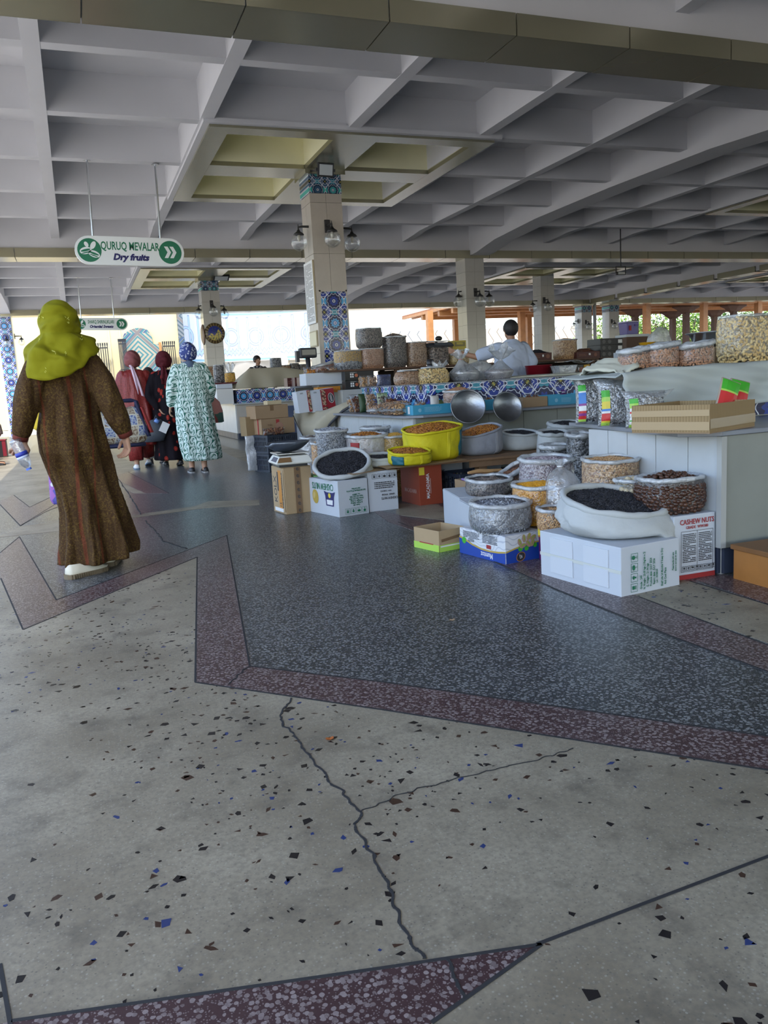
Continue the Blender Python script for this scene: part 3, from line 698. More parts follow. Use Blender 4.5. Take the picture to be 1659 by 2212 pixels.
# mosque drum with the script band
xc = (fx(485) + fx(590)) / 2 + .3; t = MB().lathe([(3.0, 0), (3.0, 7.4)], 48, (0, 0, 0)).build('wall_drum', m_facw, kind='structure', smooth=True, loc=(xc - .6, YF + 2.6, 0))
mb = MB(); 
R_ = 3.03; zc = (fz(698, 540) + fz(760, 540)) / 2
seg = [(-PI * .5 + PI * .95 * (k / 24 - .5)) for k in range(25)]
bm_ = MB().grid(lambda u, v: ((u - .5) * R_ * PI * .95, 0, (v - .5) * 2.2), 24, 1)
ob = bm_.build('script_band', m_script, t, loc=(0, 0, zc))
ob.modifiers.new('bend', 'SIMPLE_DEFORM'); md = ob.modifiers['bend']; md.deform_method = 'BEND'; md.deform_axis = 'Z'; md.angle = -PI * .95; ob.location = (0, -R_, zc)
wr = MB().box(fx(575), fx(780), YF + .5, YF + 1.0, 0, 7.5).build('wall_mosaic', M('brick_pale', (.55, .50, .40), .85, var=.15, vscale=3), kind='structure')
MB().box(-1.15, 1.15, 0, .06, -1.0, 1.25).build('diamond_panel', m_diamond, wr, loc=((fx(586) + fx(668)) / 2 + .55, YF + .44, (fz(692, 620) + fz(745, 620)) / 2))
MB().box(-1.3, 1.8, 0, .06, -.42, .42).build('cross_frieze', m_cross, wr, loc=((fx(586) + fx(668)) / 2 + .4, YF + .43, (fz(748, 620) + fz(768, 620)) / 2))
zw = MB().box(0, 66, 0, .5, 0, 4.6).build('wall_zigzag', m_zig, kind='structure', loc=(fx(768) + 2.2, 52, 0)); MB().box(0, 24, 0, .6, 4.6, 5.8).build('wall_top', m_cross, zw, loc=(0, -.05, .9))
# pergola of orange timber
pg = thing('pergola', 'orange timber pergola outside the far side of the hall', 'pergola', (0, 0, 0))
def pxw(px, y): return aty(px, 720, y).x
zr = aty(1130, 690, 33).z
for px, y in ((929, 36), (985, 40), (1127, 35), (1142, 38), (1397, 33), (1520, 33), (1637, 33)):
    x = pxw(px, y); MB().box(x - .14, x + .14, y - .14, y + .14, 0, 4.4).build('post', m_wood, pg)
for px, y in ((1453, 37), (1482, 34), (1543, 37), (1584, 34), (1372, 35)):
    x = pxw(px, y); zt = 4.12
    MB().box(x - .13, x + .13, y - .13, y + .13, 0, zt).build('post', m_darkwood, pg)
    MB().lathe([(.2, zt - .34), (.5, zt - .22), (.62, zt - .12), (.9, zt - .02), (.9, zt + .05)], 8, (x, y, 0), sy=.4).build('bracket', m_darkwood, pg)
for y in (33.0, 34.5, 36.0, 38.0): MB().box(pxw(880, 40), 60, y - .1, y + .1, 4.15, 4.4).build('roof_beam', m_wood, pg)
raf = MB().box(-.06, .06, 0, 9, 0, .12).mesh('rafter'); raf.materials.append(m_wood)
for k in range(90): link('rafter', raf, pg, loc=(pxw(880, 40) + k * .55, 31.5, 4.4))
pl_ = MB().box(pxw(880, 40), 60, 31.4, 40.6, 4.53, 4.6).build('roof_boards', M('roof_boards', (.36, .15, .06), .7, var=.3), pg)
m_leaf = M('leaf', rough=.5, isl=((.10, .22, .02), (.28, .42, .05), (.04, .10, .015))); m_bark = M('bark', (.09, .06, .04), .9)
lv = np.array([(-.5, 0, 0), (0, .32, .05), (.5, 0, 0), (0, -.32, .05)])
def tree(x, y, h, label, r=2.2, n=2600, seed=1):
    t = thing('tree', label, 'tree', (x, y, 0), 0, 'trees outside the pergola'); g = np.random.default_rng(seed)
    MB().tube([(0, 0, 0), (.05, .05, h * .4), (-.05, .1, h * .7)], [.16, .13, .06], 8).tube([(.05, .05, h * .4), (.7, .2, h * .75)], [.09, .04], 6).tube([(.03, .05, h * .35), (-.8, -.2, h * .7)], [.09, .04], 6).build('trunk', m_bark, t)
    c = g.normal(size=(26, 3)); c /= np.linalg.norm(c, axis=1)[:, None]; c = c * g.uniform(.3, 1, (26, 1)) * np.array([r, r, h * .42]) + np.array([0, 0, h * .56])
    P = c[g.integers(0, 26, n)] + g.normal(scale=.32 * r * .6, size=(n, 3)); P[:, 2] = np.clip(P[:, 2], .3, None)
    A = g.normal(size=(n, 3, 3)); q, _ = np.linalg.qr(A); sz = g.uniform(.10, .22, n)
    Vs = np.einsum('nij,kj->nki', q, lv) * sz[:, None, None] + P[:, None, :]
    me = fast_mesh('foliage', Vs.reshape(-1, 3), np.arange(n * 4).reshape(n, 4)); me.materials.append(m_leaf); link('foliage', me, t, kind='stuff')
for k, (px, y, h, r, lb) in enumerate(((1352, 41.5, 5.6, 2.4, 'leafy green tree behind the purple storage box'), (1420, 42, 5.8, 2.4, 'bright green tree above the white plastic bag'), (1490, 41.8, 6, 2.6, 'sunlit green tree behind the steel basin'), (1550, 42.4, 5.8, 2.4, 'sunlit green tree just left of the cashew bag'), (1610, 41.6, 6, 2.6, 'green tree above the big cashew bag'), (1675, 42.5, 6, 2.6, 'green tree beyond the right end of the pergola'))):
    tree(pxw(px, y + 2.6), y + 2.6, h, lb, r, seed=k)
# ------------------------------------------------------------ bags, sacks and what is in them
def proto_ell(a, b, c, seg=6, rg=4):
    mb = MB().ball((0, 0, 0), (a, b, c), seg, rg); return tri(mb)
def tri(mb):
    F = []
    for f in mb.f:
        for k in range(1, len(f) - 1): F.append((f[0], f[k], f[k + 1]))
    return np.array(mb.v), np.array(F)
def proto_cashew(s=1.0):
    pts = [(.0105 * s * math.cos(a), .0105 * s * math.sin(a) - .005 * s, 0) for a in np.linspace(.2, PI - .1, 6)]
    return tri(MB().tube(pts, [.0042 * s, .0080 * s, .0092 * s, .0084 * s, .0070 * s, .0040 * s], 7))
def proto_seed(l, w, t): return tri(MB().rings([[Vector((x, w * k * math.cos(q), t * k * math.sin(q))) for q in (0, PI / 2, PI, 3 * PI / 2)] for x, k in ((-l, .25), (-.1 * l, 1), (l, .12))]))
PR = {'seed': proto_seed(.0065, .0034, .0022), 'pea': proto_ell(.0048, .0048, .0048), 'nut': proto_ell(.0105, .0065, .0062), 'almond': proto_ell(.0125, .0075, .0045), 'pistachio': proto_ell(.0095, .0062, .0058),
      'mac': proto_ell(.0125, .0125, .0125, 8, 6), 'walnut': proto_ell(.018, .0155, .0155, 8, 6), 'cashew': proto_cashew(), 'kernel': proto_ell(.010, .006, .004), 'pumpkin': proto_seed(.0115, .0062, .002), 'lentil': proto_ell(.006, .006, .0035, 6, 3)}
def grains(name, P, N, proto, mat, parent, scale=1.0, flatw=.6, kind='stuff', seed=3):
    g = np.random.default_rng(seed); V0, F0 = PR[proto]; n = len(P)
    N = N + g.normal(scale=flatw * .5, size=N.shape); N /= np.linalg.norm(N, axis=1)[:, None]
    A = g.normal(size=(n, 3)); A -= (A * N).sum(1)[:, None] * N; A /= np.linalg.norm(A, axis=1)[:, None]; B = np.cross(N, A)
    s = scale * g.uniform(.85, 1.12, n)
    Vs = P[:, None, :] + (V0[None, :, 0, None] * A[:, None, :] + V0[None, :, 1, None] * B[:, None, :] + V0[None, :, 2, None] * N[:, None, :]) * s[:, None, None]
    Fs = F0[None] + (np.arange(n) * len(V0))[:, None, None]
    me = fast_mesh(name, Vs.reshape(-1, 3), Fs.reshape(-1, 3)); me.materials.append(mat)
    me.polygons.foreach_set('use_smooth', [True] * len(me.polygons))
    return link(name, me, parent, kind=kind)
GR = {'black': M('seed_black', rough=.5, isl=((.006, .007, .012), (.028, .030, .042), (.05, .05, .06))), 'striped': M('seed_striped', rough=.45, isl=((.05, .05, .06), (.45, .44, .46), (.02, .02, .025))),
      'chick': M('chickpea', rough=.4, isl=((.72, .30, .012), (.85, .44, .03))), 'cashew': M('cashew', rough=.5, isl=((.68, .47, .19), (.80, .63, .32), (.58, .40, .17))), 'pist': M('pistachio_shell', rough=.5, isl=((.52, .29, .12), (.70, .45, .23), (.38, .19, .08))),
      'brown': M('almond_shell', rough=.5, isl=((.36, .17, .09), (.54, .30, .18), (.42, .21, .12))), 'mac': M('macadamia', rough=.3, isl=((.050, .020, .012), (.095, .040, .022))), 'walnut': M('walnut_shell', rough=.55, isl=((.55, .45, .29), (.66, .56, .38))),
      'amber': M('amber_kernel', rough=.4, isl=((.34, .12, .015), (.55, .23, .035), (.18, .05, .01))), 'grey': M('grey_seed', rough=.45, isl=((.25, .27, .31), (.55, .57, .62), (.12, .13, .16))), 'mauve': M('mauve_bean', rough=.45, isl=((.36, .30, .34), (.62, .55, .58), (.22, .15, .18))),
      'yellow': M('yellow_lentil', rough=.5, isl=((.60, .33, .05), (.72, .45, .10))), 'dark': M('dark_seed', rough=.5, isl=((.14, .11, .095), (.32, .26, .22), (.07, .055, .05))), 'date': M('dried_date', rough=.3, isl=((.10, .03, .015), (.20, .07, .03), (.30, .14, .06))),
      'hazel': M('hazel', rough=.5, isl=((.38, .22, .12), (.52, .34, .22), (.28, .15, .08)))}
DK = {k: M(k + '_gap', tuple(c * q for c in v), .8) for k, v, q in (('black', (.01, .01, .014), 1), ('striped', (.10, .10, .11), 1), ('chick', (.70, .30, .02), .6), ('cashew', (.60, .44, .2), .42), ('pist', (.42, .25, .12), .42), ('brown', (.30, .16, .09), .42), ('mac', (.09, .035, .02), .45), ('walnut', (.5, .4, .26), .5), ('amber', (.30, .12, .03), .5), ('grey', (.22, .23, .27), .6), ('mauve', (.36, .29, .33), .5), ('yellow', (.60, .36, .07), .5), ('dark', (.08, .07, .07), .6), ('date', (.10, .03, .015), .5), ('hazel', (.36, .22, .13), .45))}  # darkened grain colours: shade between the grains painted into the filling
m_sack = M('sack_white', (.50, .525, .53), .8, spec=.2, bump=.5, bscale=18, var=.06, vscale=9); m_sacky = M('sack_yellow', (.62, .54, .015), .6, spec=.3, bump=.5, bscale=20, var=.08, vscale=10)
m_sackg = M('sack_grey', (.30, .315, .36), .65, spec=.3, bump=.5, bscale=20, var=.1, vscale=10); m_film = film('plastic_film'); m_filmh = film('plastic_rim', haze=.95, gloss=.12, tint=(.80, .83, .86)); m_filmm = film('plastic_milky', haze=.42, gloss=.2)
def bag(name, label, loc, rx, ry, h, style='film', grain='pist', proto='nut', gs=1.0, rz=0.0, bulge=.05, tilt=(0, 0), lean=(0, 0), heap=.02, ntop=None, nside=None, rim=.011, seed=1, group=None, mat=None, e=2.4, cat=None, closed=False, fill=1.0, neck=.0, rimmat=None, top_in=.90, wr=1.0, sag=None, patches=(), pack=.80, grain2=None):
    t = thing(name, label, cat or ('sack' if style == 'cloth' else 'bag'), tuple(loc), rz, group); g = np.random.default_rng(seed); so = seed * 7.3
    def prof(v): return (.80 + .20 * min(1, v / .16) ** .5) + bulge * math.sin(PI * min(1, v)) - neck * v ** 3
    def S(a, v, k=1.0, wob=1.0):
        ca, sa = math.cos(a), math.sin(a); r = (abs(ca) ** e + abs(sa) ** e) ** (-1 / e)
        w = prof(v) * k * (1 + wob * wr * (.022 * nz(ca * 1.6 + so, sa * 1.6, v * 1.4) + .016 * nz(ca * 4 + so, sa * 4, v * 4)))
        if style == 'cloth': w *= 1 + wr * (.034 * math.sin(a * 9 + v * 10 + so + 4 * nz(ca * 2, sa * 2, so)) + .014 * math.sin(a * 23 - v * 7 + so)) * math.sin(PI * min(1, v * .95 + .05)) * (.5 + nz(ca * 1.5, sa * 1.5, so + 4))
        x, y = rx * r * ca * w, ry * r * sa * w
        if sag:
            q = max(0.0, min(1.0, (x * sag[0] + y * sag[1] - sag[2]) / .10)); q = q * q * (3 - 2 * q); zs = sag[3] * q * (1 - v) ** 1.5
        else: zs = 0.0
        return Vector((x + lean[0] * v, y + lean[1] * v, max(0.0, h * v + v * (tilt[0] * x + tilt[1] * y) + (.006 * nz(ca * 2.5 + so, sa * 2.5, 5) if v > .95 else 0)) - zs))
    NS = 64
    def shell(k, v0=0, v1=1, nv=10, wob=1.0):
        mb = MB(); mb.rings([[S(2 * PI * i / NS, v0 + (v1 - v0) * j / nv, k, wob) for i in range(NS)] for j in range(nv + 1)], cap=False)
        mb.f.append(tuple(range(NS - 1, -1, -1))); mb.m.append(0); return mb
    V0, _ = PR[proto]; ar = (np.ptp(V0[:, 0]) * np.ptp(V0[:, 1])) * gs * gs * .44
    for (a0, a1, v0, v1, pm, pn) in patches:
        MB().grid(lambda u, w_: S(math.radians(a0 + (a1 - a0) * u), v0 + (v1 - v0) * w_, 1.012), 10, 8).build(pn, pm, t, smooth=True, thick=.004)
    if style == 'cloth':
        shell(1).build('sack_body', mat or m_sack, t, smooth=True)
        rm = rimmat or mat or m_sack
    else:
        shell(1.0).build('film', mat or m_film, t, smooth=True); rm = rimmat or m_filmh
        inner = MB(); 
        inner.rings([[S(2 * PI * i / NS, v, .93 if v > 0.02 else .8) + Vector((0, 0, .006 if v < .02 else 0)) for i in range(NS)] for v in (0, .15, .3, .5, .7, .9 * fill if fill < 1 else .9, fill)], cap=True)
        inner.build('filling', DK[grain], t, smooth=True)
        d = math.sqrt(np.ptp(V0[:, 0]) * np.ptp(V0[:, 1])) * gs * pack; d = max(d, math.sqrt(PI * (rx + ry) * h * fill / 6500)); A_, V_ = [], []
        for j in range(max(1, int(h * fill / (d * .88)))):
            m_ = int(PI * (rx + ry) * 1.02 / d); A_.append((np.arange(m_) + .5 * (j % 2)) / m_ * 2 * PI + g.normal(0, .16 * d / rx, m_)); V_.append(np.full(m_, (j + .5) * d * .88 / h) + g.normal(0, .14 * d / h, m_))
        a = np.concatenate(A_); v = np.clip(np.concatenate(V_), .015, fill); n = len(a)
        P = np.array([S(x, y, .955) for x, y in zip(a, v)]); Nn = np.stack([np.cos(a) / rx, np.sin(a) / ry, np.zeros(n)], 1); Nn /= np.linalg.norm(Nn, axis=1)[:, None]
        if grain2:
            k2 = v > grain2[1] + .04 * np.sin(a * 3); grains('contents', P[k2], Nn[k2], proto, GR[grain2[0]], t, gs, .22, seed=seed + 9); P, Nn = P[~k2], Nn[~k2]
        grains('contents', P, Nn, proto, GR[grain], t, gs, .22, seed=seed)
    # the top: rolled rim and a heap of goods, or a flat closed film
    if not closed:
        rr = [S(2 * PI * i / 48, 1.0) + Vector((0, 0, rim * .2)) for i in range(48)]
        rad = [rim * (1 + .35 * nz(i * .35, so, 3)) for i in range(48)]
        MB().tube(rr, rad, 8, closed=True).build('rolled_rim', rm, t, smooth=True)
        cz = S(0, fill).z * 0; C = sum((S(2 * PI * i / 24, fill, top_in) for i in range(24)), Vector()) / 24
        def T(a, q):
            p = C.lerp(S(a, fill, top_in), q) if q > 0 else C.copy()
            p.z += heap * (1 - q * q) - .008 * q + .006 * nz(p.x * 25 + so, p.y * 25, 1) ; return p
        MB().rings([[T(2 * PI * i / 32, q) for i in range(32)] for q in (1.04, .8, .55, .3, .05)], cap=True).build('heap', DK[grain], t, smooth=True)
        n = ntop or int(PI * rx * ry * 1.15 / ar * 1.5); n = min(n, 4200); a = g.uniform(0, 2 * PI, n); q = np.sqrt(g.uniform(0, 1.0, n)) * 1.0
        kk = np.arange(n); q = np.sqrt((kk + .5) / n); a = kk * 2.399963 + g.normal(0, .12, n); P = np.array([T(x, y) for x, y in zip(a, q)]); Nn = np.tile([0, 0, 1.0], (n, 1))
        grains('contents', P, Nn, proto, GR[grain], t, gs, 1.0, seed=seed + 50)
    else:
        MB().rings([[C_.lerp(S(2 * PI * i / NS, 1.0), k) + Vector((0, 0, dz)) for i in range(NS)] for C_ in [sum((S(2 * PI * i / 24, 1.0) for i in range(24)), Vector()) / 24] for k, dz in ((1, 0), (.96, .012), (.6, .016), (.1, .014))], cap=True).build('film_top', rm, t, smooth=True)
    return t
def pxbag(name, label, cx, ry_, y, wpx, zb, **k):
    k.setdefault('tilt', (0, .13) if k.get('style') == 'cloth' else (0, .05)); P = aty(cx, ry_, y); d = (P - CAMPOS).dot(AF); r = wpx / 2 * d / F
    asp = k.pop('asp', .92); wide = k.pop('h', None)
    return bag(name, label, (P.x, P.y, zb), r, r * asp, (wide or (P.z - zb)), **k)
def tied(label, loc, r, h, grain, proto, gs=1.0, plume=.10, seed=1, group=None, mat=None, lean=(0, 0), knot=None, dome=False):
    t = thing('tied_bag', label, 'bag', tuple(loc), 0, group); so = seed * 3.7; g = np.random.default_rng(seed)
    def S(a, v, k=1.0):
        ca, sa = math.cos(a), math.sin(a)
        w = (.75 + .27 * math.sin(min(1, v / .45) * PI / 2)) if v < .45 else ((1.02 - .9 * ((v - .45) / .55) ** .8) if not dome else .09 + .93 * max(0, 1 - ((v - .45) / .55) ** 2.4) ** .6)
        w *= k * (1 + .05 * nz(ca * 2 + so, sa * 2, v * 2) + (.10 * math.sin(a * 9 + so) * max(0, v - .4)))
        return Vector((r * ca * w + lean[0] * v * v, r * .9 * sa * w + lean[1] * v * v, h * v))
    mb = MB(); mb.rings([[S(2 * PI * i / 36, v) for i in range(36)] for v in np.linspace(0, 1, 13)], cap=True); mb.build('film', mat or m_filmm, t, smooth=True)
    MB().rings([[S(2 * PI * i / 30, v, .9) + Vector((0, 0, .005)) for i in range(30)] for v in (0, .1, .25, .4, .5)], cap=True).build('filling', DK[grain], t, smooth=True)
    V0, _ = PR[proto]; ar = np.ptp(V0[:, 0]) * np.ptp(V0[:, 1]) * gs * gs * .7; n = min(3000, int(2 * PI * r * h * .5 / ar)); a = g.uniform(0, 2 * PI, n); v = g.uniform(.02, .5, n)
    P = np.array([S(x, y, .94) for x, y in zip(a, v)]); N = np.stack([np.cos(a), np.sin(a), .3 * np.ones(n)], 1); grains('contents', P, N, proto, GR[grain], t, gs, .6, seed=seed)
    top = S(0, 1.0) * .5 + S(PI, 1.0) * .5
    def Pl(u, v):
        a = u * 2 * PI; w = .012 + v ** .7 * plume * (1 + .45 * math.sin(a * 5 + so) + .3 * nz(u * 9, v * 3, so)); return top + Vector((math.cos(a) * w * .9, math.sin(a) * w * .8, plume * 1.1 * v * (1 - .35 * math.sin(a * 3 + so) * v)))
    MB().grid(Pl, 30, 6, wrap=True).build('gathered_top', mat or m_filmm, t, smooth=True)
    MB().tube([top + Vector((.014 * math.cos(a), .014 * math.sin(a), 0)) for a in [2 * PI * i / 12 for i in range(12)]], .005, 6, closed=True).build('tie', knot or m_white, t, smooth=True)
    return t
def pouch(name, label, loc, w, h, d, mat, rz=0.0, tiltx=0.0, group=None, cat='packet', grain=None, proto='nut', gs=1.0, band=None, seed=1, roll=0.0, flat_=False):
    """pillow packet standing on its bottom seam (or lying): local x wide, z tall, y thick"""
    t = thing(name, label, cat, tuple(loc), rz, group); t.rotation_euler = (tiltx, roll, rz)
    def S(u, v, sgn, k=1.0):
        x = (u - .5) * w; z = v * h; q = max(0, (1 - abs(2 * u - 1) ** 2.5)) ** .6 * max(0, (1 - abs(2 * v - 1) ** 3.2)) ** .6
        return Vector((x * (1 - .07 * math.sin(PI * v)), sgn * d / 2 * q * k * (1 + .18 * nz(u * 5 + seed, v * 5, sgn)) + .004 * sgn, z))
    mb = MB()
    for s in (-1, 1):
        o = len(mb.v); mb.grid(lambda u, v: S(u, v, s), 12, 14)
        if s > 0: mb.f[-168:] = [f[::-1] for f in mb.f[-168:]]
    n = 13
    per = [(i, 0) for i in range(13)] + [(12, j) for j in range(1, 15)] + [(i, 14) for i in range(11, -1, -1)] + [(0, j) for j in range(13, 0, -1)]
    ix = [j * 13 + i for i, j in per]; L = len(ix)
    for k in range(L): mb.f.append((ix[(k + 1) % L], ix[k], ix[k] + 195, ix[(k + 1) % L] + 195)); mb.m.append(0)
    mb.build('wrapper', mat, t, smooth=True)
    if grain:
        g = np.random.default_rng(seed); V0, _ = PR[proto]; ar = np.ptp(V0[:, 0]) * np.ptp(V0[:, 1]) * gs * gs * .7; n = min(1800, int(1.7 * w * h / ar)); u = g.uniform(.06, .94, n); v = g.uniform(.05, .82 if not flat_ else .95, n); s = g.choice([-1, 1], n)
        P = np.array([S(a, b, c, .9) for a, b, c in zip(u, v, s)]); N = np.stack([np.zeros(n), s, np.zeros(n)], 1).astype(float); grains('contents', P, N, proto, GR[grain], t, gs, .5, seed=seed)
    if band:
        mb = MB(); u0, u1, cols = band; nb = len(cols)
        for k, (v0, v1, mi) in enumerate(cols):
            o = len(mb.f); mb.grid(lambda u, v: S(u0 + (u1 - u0) * u, v0 + (v1 - v0) * v, -1, 1.03) + Vector((0, -.003, 0)), 4, 4, mi)
        mb.build('paper_label', BANDM, t, thick=.001)
    return t
BANDM = [M('band_green', (.06, .42, .03), .4), M('band_blue', (.05, .22, .62), .4), M('band_white', (.8, .8, .78), .4), M('band_red', (.60, .03, .03), .4), M('band_yellow', (.75, .60, .05), .4), M('band_lime', (.40, .66, .10), .4), M('band_purple', (.25, .04, .25), .4)]
# ------------------------------------------------------------ cartons, trays, crates
m_kraft = M('kraft', (.33, .22, .125), .75, var=.09, vscale=7); m_kraft2 = M('kraft_light', (.42, .30, .17), .75, var=.08); m_cartw = M('carton_white', (.55, .59, .65), .6, var=.04, vscale=5); m_tape = M('brown_tape', (.20, .12, .06), .2, var=.1)
m_cartb = M('carton_blue', (.05, .33, .52), .5); m_red = M('carton_red', (.30, .055, .025), .55, var=.06); m_orange = M('carton_orange', (.55, .22, .02), .5); m_edge = M('carton_edge', (.36, .27, .16), .8)
def carton(label, corner, w, d, h, mat, z=0.0, rz=0.0, tape=None, name='carton', group=None, seam='front', flaps=True, cat='carton'):
    t = thing(name, label, cat, (corner[0], corner[1], z), rz, group)
    mb = MB(); r = random.Random(str(corner)); b = lambda: r.uniform(-.002, .003)
    mb.box(0, w, 0, d, 0, h); 
    for i in range(len(mb.v)): mb.v[i] = (mb.v[i][0] + b(), mb.v[i][1] + b(), max(0, mb.v[i][2] + (b() if mb.v[i][2] > 0 else 0)))
    mb.build('carton_body', mat, t, bevel=.003)
    if flaps:
        MB().box(.004, w - .004, .004, d / 2 - .002, h + .001, h + .005).build('flap', mat, t); MB().box(.004, w - .004, d / 2 + .002, d - .004, h + .001, h + .005).build('flap', mat, t)
    if tape:
        MB().box(w / 2 - .025, w / 2 + .025, -.0015, d + .0015, h + .0055, h + .0068).box(w / 2 - .025, w / 2 + .025, -.002, -.0006, h * .6, h + .0068).build('packing_tape', tape, t)
    return t
def tray(label, corner, w, d, h, mat, z=0.0, rz=0.0, inner=None, th=.005, name='open_carton', group=None, cat='box'):
    t = thing(name, label, cat, (corner[0], corner[1], z), rz, group)
    MB().box(0, w, 0, d, 0, .005).build('bottom', inner or mat, t)
    MB().box(0, w, 0, th, .0055, h).build('side_panel', mat, t); MB().box(0, w, d - th, d, .0055, h).build('side_panel', mat, t)
    MB().box(0, th, th + .0005, d - th - .0005, .0055, h * .995).build('side_panel', mat, t); MB().box(w - th, w, th + .0005, d - th - .0005, .0055, h * .995).build('side_panel', mat, t)
    return t
def print_on(t, face, w, d, items, h=0.0):
    """items: ('t',text,u,v,size,ang,mat[,sx]) or ('r',u,v,w,h,ang,mat) or ('f',...) or ('d',u,v,rx,ry,ang,mat) or ('p',poly,mat)"""
    by = {}
    for k, it in enumerate(items):
        mat = it[-1] if it[0] != 't' else it[6]; key = (it[0] == 't', mat.name, k if it[0] == 't' else (k // 1 if len(items) < 14 else 0)); off = .0030 + k * .00022
        mb = by.setdefault(key, (MB(), mat))[0]
        if it[0] == 't': put(mb, facemat(face, w, d, it[2], it[3], it[5], off, h), *text_mb(it[1], it[4], .0002 if it[4] < .03 else .0005, 0, sx=(it[7] if len(it) > 7 else .8)))
        elif it[0] == 'r': put(mb, facemat(face, w, d, it[1], it[2], it[5], off, h), *rect(it[3], it[4]))
        elif it[0] == 'f': put(mb, facemat(face, w, d, it[1], it[2], it[5], off, h), *frame_(it[3], it[4], .0016))
        elif it[0] == 'd': put(mb, facemat(face, w, d, it[1], it[2], it[5], off, h), *disc(it[4], 20, it[3]))
        elif it[0] == 'p': put(mb, facemat(face, w, d, 0, 0, 0, off, h), *flat(it[1]))
        elif it[0] == 'L': lines(mb, facemat(face, w, d, it[1], it[2], it[5], off, h), it[3], it[4], it[6], 0, thick=.45)
    for key, (mb, mat) in by.items(): mb.build('lettering' if key[0] else 'print', mat, t, kind=None if key[0] else 'stuff')
def crate(label, corner, w, d, h, z=0, rz=0, group=None, nslot=8):
    t = thing('plastic_crate', label, 'crate', (corner[0], corner[1], z), rz, group); m = M('crate_plastic', (.018, .026, .045), .45)
    MB().box(.01, w - .01, .01, d - .01, 0, .012).build('bottom', m, t)
    for (x, y) in ((0, 0), (w - .03, 0), (0, d - .03), (w - .03, d - .03)): MB().box(x, x + .03, y, y + .03, 0, h).build('corner_post', m, t, bevel=.004)
    for k, z0 in enumerate((.0, h * .36, h * .66, h - .03)):
        hh = .028 if k in (0, 3) else .012
        MB().box(.03, w - .03, .002, .012, z0, z0 + hh).build('rail', m, t); MB().box(.03, w - .03, d - .012, d - .002, z0, z0 + hh).build('rail', m, t); MB().box(.002, .012, .03, d - .03, z0, z0 + hh).build('rail', m, t); MB().box(w - .012, w - .002, .03, d - .03, z0, z0 + hh).build('rail', m, t)
    sm = MB().box(-.006, .006, -.003, .003, .028, h - .03).mesh('slat'); sm.materials.append(m)
    for k in range(nslot):
        x = .03 + (w - .06) * (k + .5) / nslot
        for y in (.007, d - .007): link('slat', sm, t, loc=(x, y, 0))
        y = .03 + (d - .06) * (k + .5) / nslot
        for x in (.007, w - .007): o = link('slat', sm, t, loc=(x, y, 0)); o.rotation_euler.z = PI / 2
    return t
# ------------------------------------------------------------ the stall counters
def slab_face(t, x0, y0, x1, y1, z0, z1, cuts, m, name='marble_tile', th=.018):
    """tiles fixed on a vertical face from (x0,y0) to (x1,y1); outward is to the right-hand side of that direction"""
    L = math.hypot(x1 - x0, y1 - y0); a = math.atan2(y1 - y0, x1 - x0)
    for c0, c1 in zip(cuts[:-1], cuts[1:]):
        MB().box(c0 * L + .0025, c1 * L - .0025, -th, 0, z0, z1).build(name, m, t, loc=(x0, y0, 0), bevel=.0015).rotation_euler.z = a
def ev(n): return [k / n for k in range(n + 1)]
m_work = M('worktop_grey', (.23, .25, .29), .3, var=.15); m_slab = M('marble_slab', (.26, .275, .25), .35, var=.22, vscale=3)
s1 = thing('stall_counter', 'nearest pale marble stall counter with grey worktop, at the right edge', 'counter', (0, 0, 0), 0, None)
MB().box(2.90, 6.4, 3.06, 4.13, 0, .688).build('core', M('mortar'), s1)
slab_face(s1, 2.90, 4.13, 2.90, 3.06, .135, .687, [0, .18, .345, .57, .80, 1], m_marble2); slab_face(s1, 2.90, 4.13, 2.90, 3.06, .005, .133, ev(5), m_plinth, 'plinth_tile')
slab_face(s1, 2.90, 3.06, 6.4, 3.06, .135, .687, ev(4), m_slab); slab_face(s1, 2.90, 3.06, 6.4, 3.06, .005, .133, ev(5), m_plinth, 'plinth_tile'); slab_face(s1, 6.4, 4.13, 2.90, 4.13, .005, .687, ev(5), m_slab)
MB().box(2.868, 2.90, 3.028, 3.06, .14, .687).build('corner_trim', M('trim_stone', (.42, .43, .42), .4), s1)
MB().prism([(2.72, 3.16), (2.99, 4.50), (6.4, 4.50), (6.4, 3.02), (2.86, 3.02)], .6895, .714).build('worktop', m_work, s1, bevel=.004)
MB().box(3.05, 6.4, 3.76, 4.42, .7145, 1.02).build('riser', M('riser_block', (.45, .46, .44), .5), s1)
MB().box(-.0, 2.9, -.012, 0, 0, .26).build('mosaic_panel', m_girih_big, s1, loc=(3.40, 3.759, .72))
# stall 2
s2 = thing('stall_counter', 'middle stall counter with a long blue mosaic riser and white marble front', 'counter', (0, 0, 0))
MB().prism([(3.03, 7.18), (3.03, 9.6), (8.6, 9.6), (8.6, 8.35), (3.6, 8.35), (3.6, 8.352), (8.6, 8.352), (8.6, 7.18)][:2] + [(3.6, 9.6), (3.6, 8.3), (8.6, 8.3), (8.6, 7.18)], 0, .688).build('core', MATS['mortar'], s2)
slab_face(s2, 3.03, 9.6, 3.03, 7.18, .135, .687, ev(9), m_marble2); slab_face(s2, 3.03, 9.6, 3.03, 7.18, .005, .133, ev(8), m_plinth, 'plinth_tile')
slab_face(s2, 3.03, 7.18, 8.6, 7.18, .135, .687, ev(14), m_slab); slab_face(s2, 3.03, 7.18, 8.6, 7.18, .005, .133, ev(12), m_plinth, 'plinth_tile')
MB().prism([(2.93, 9.68), (2.93, 7.22), (3.08, 7.08), (8.6, 7.08), (8.6, 8.32), (3.62, 8.32), (3.62, 9.68)], .6895, .714).build('worktop', m_work, s2, bevel=.004)
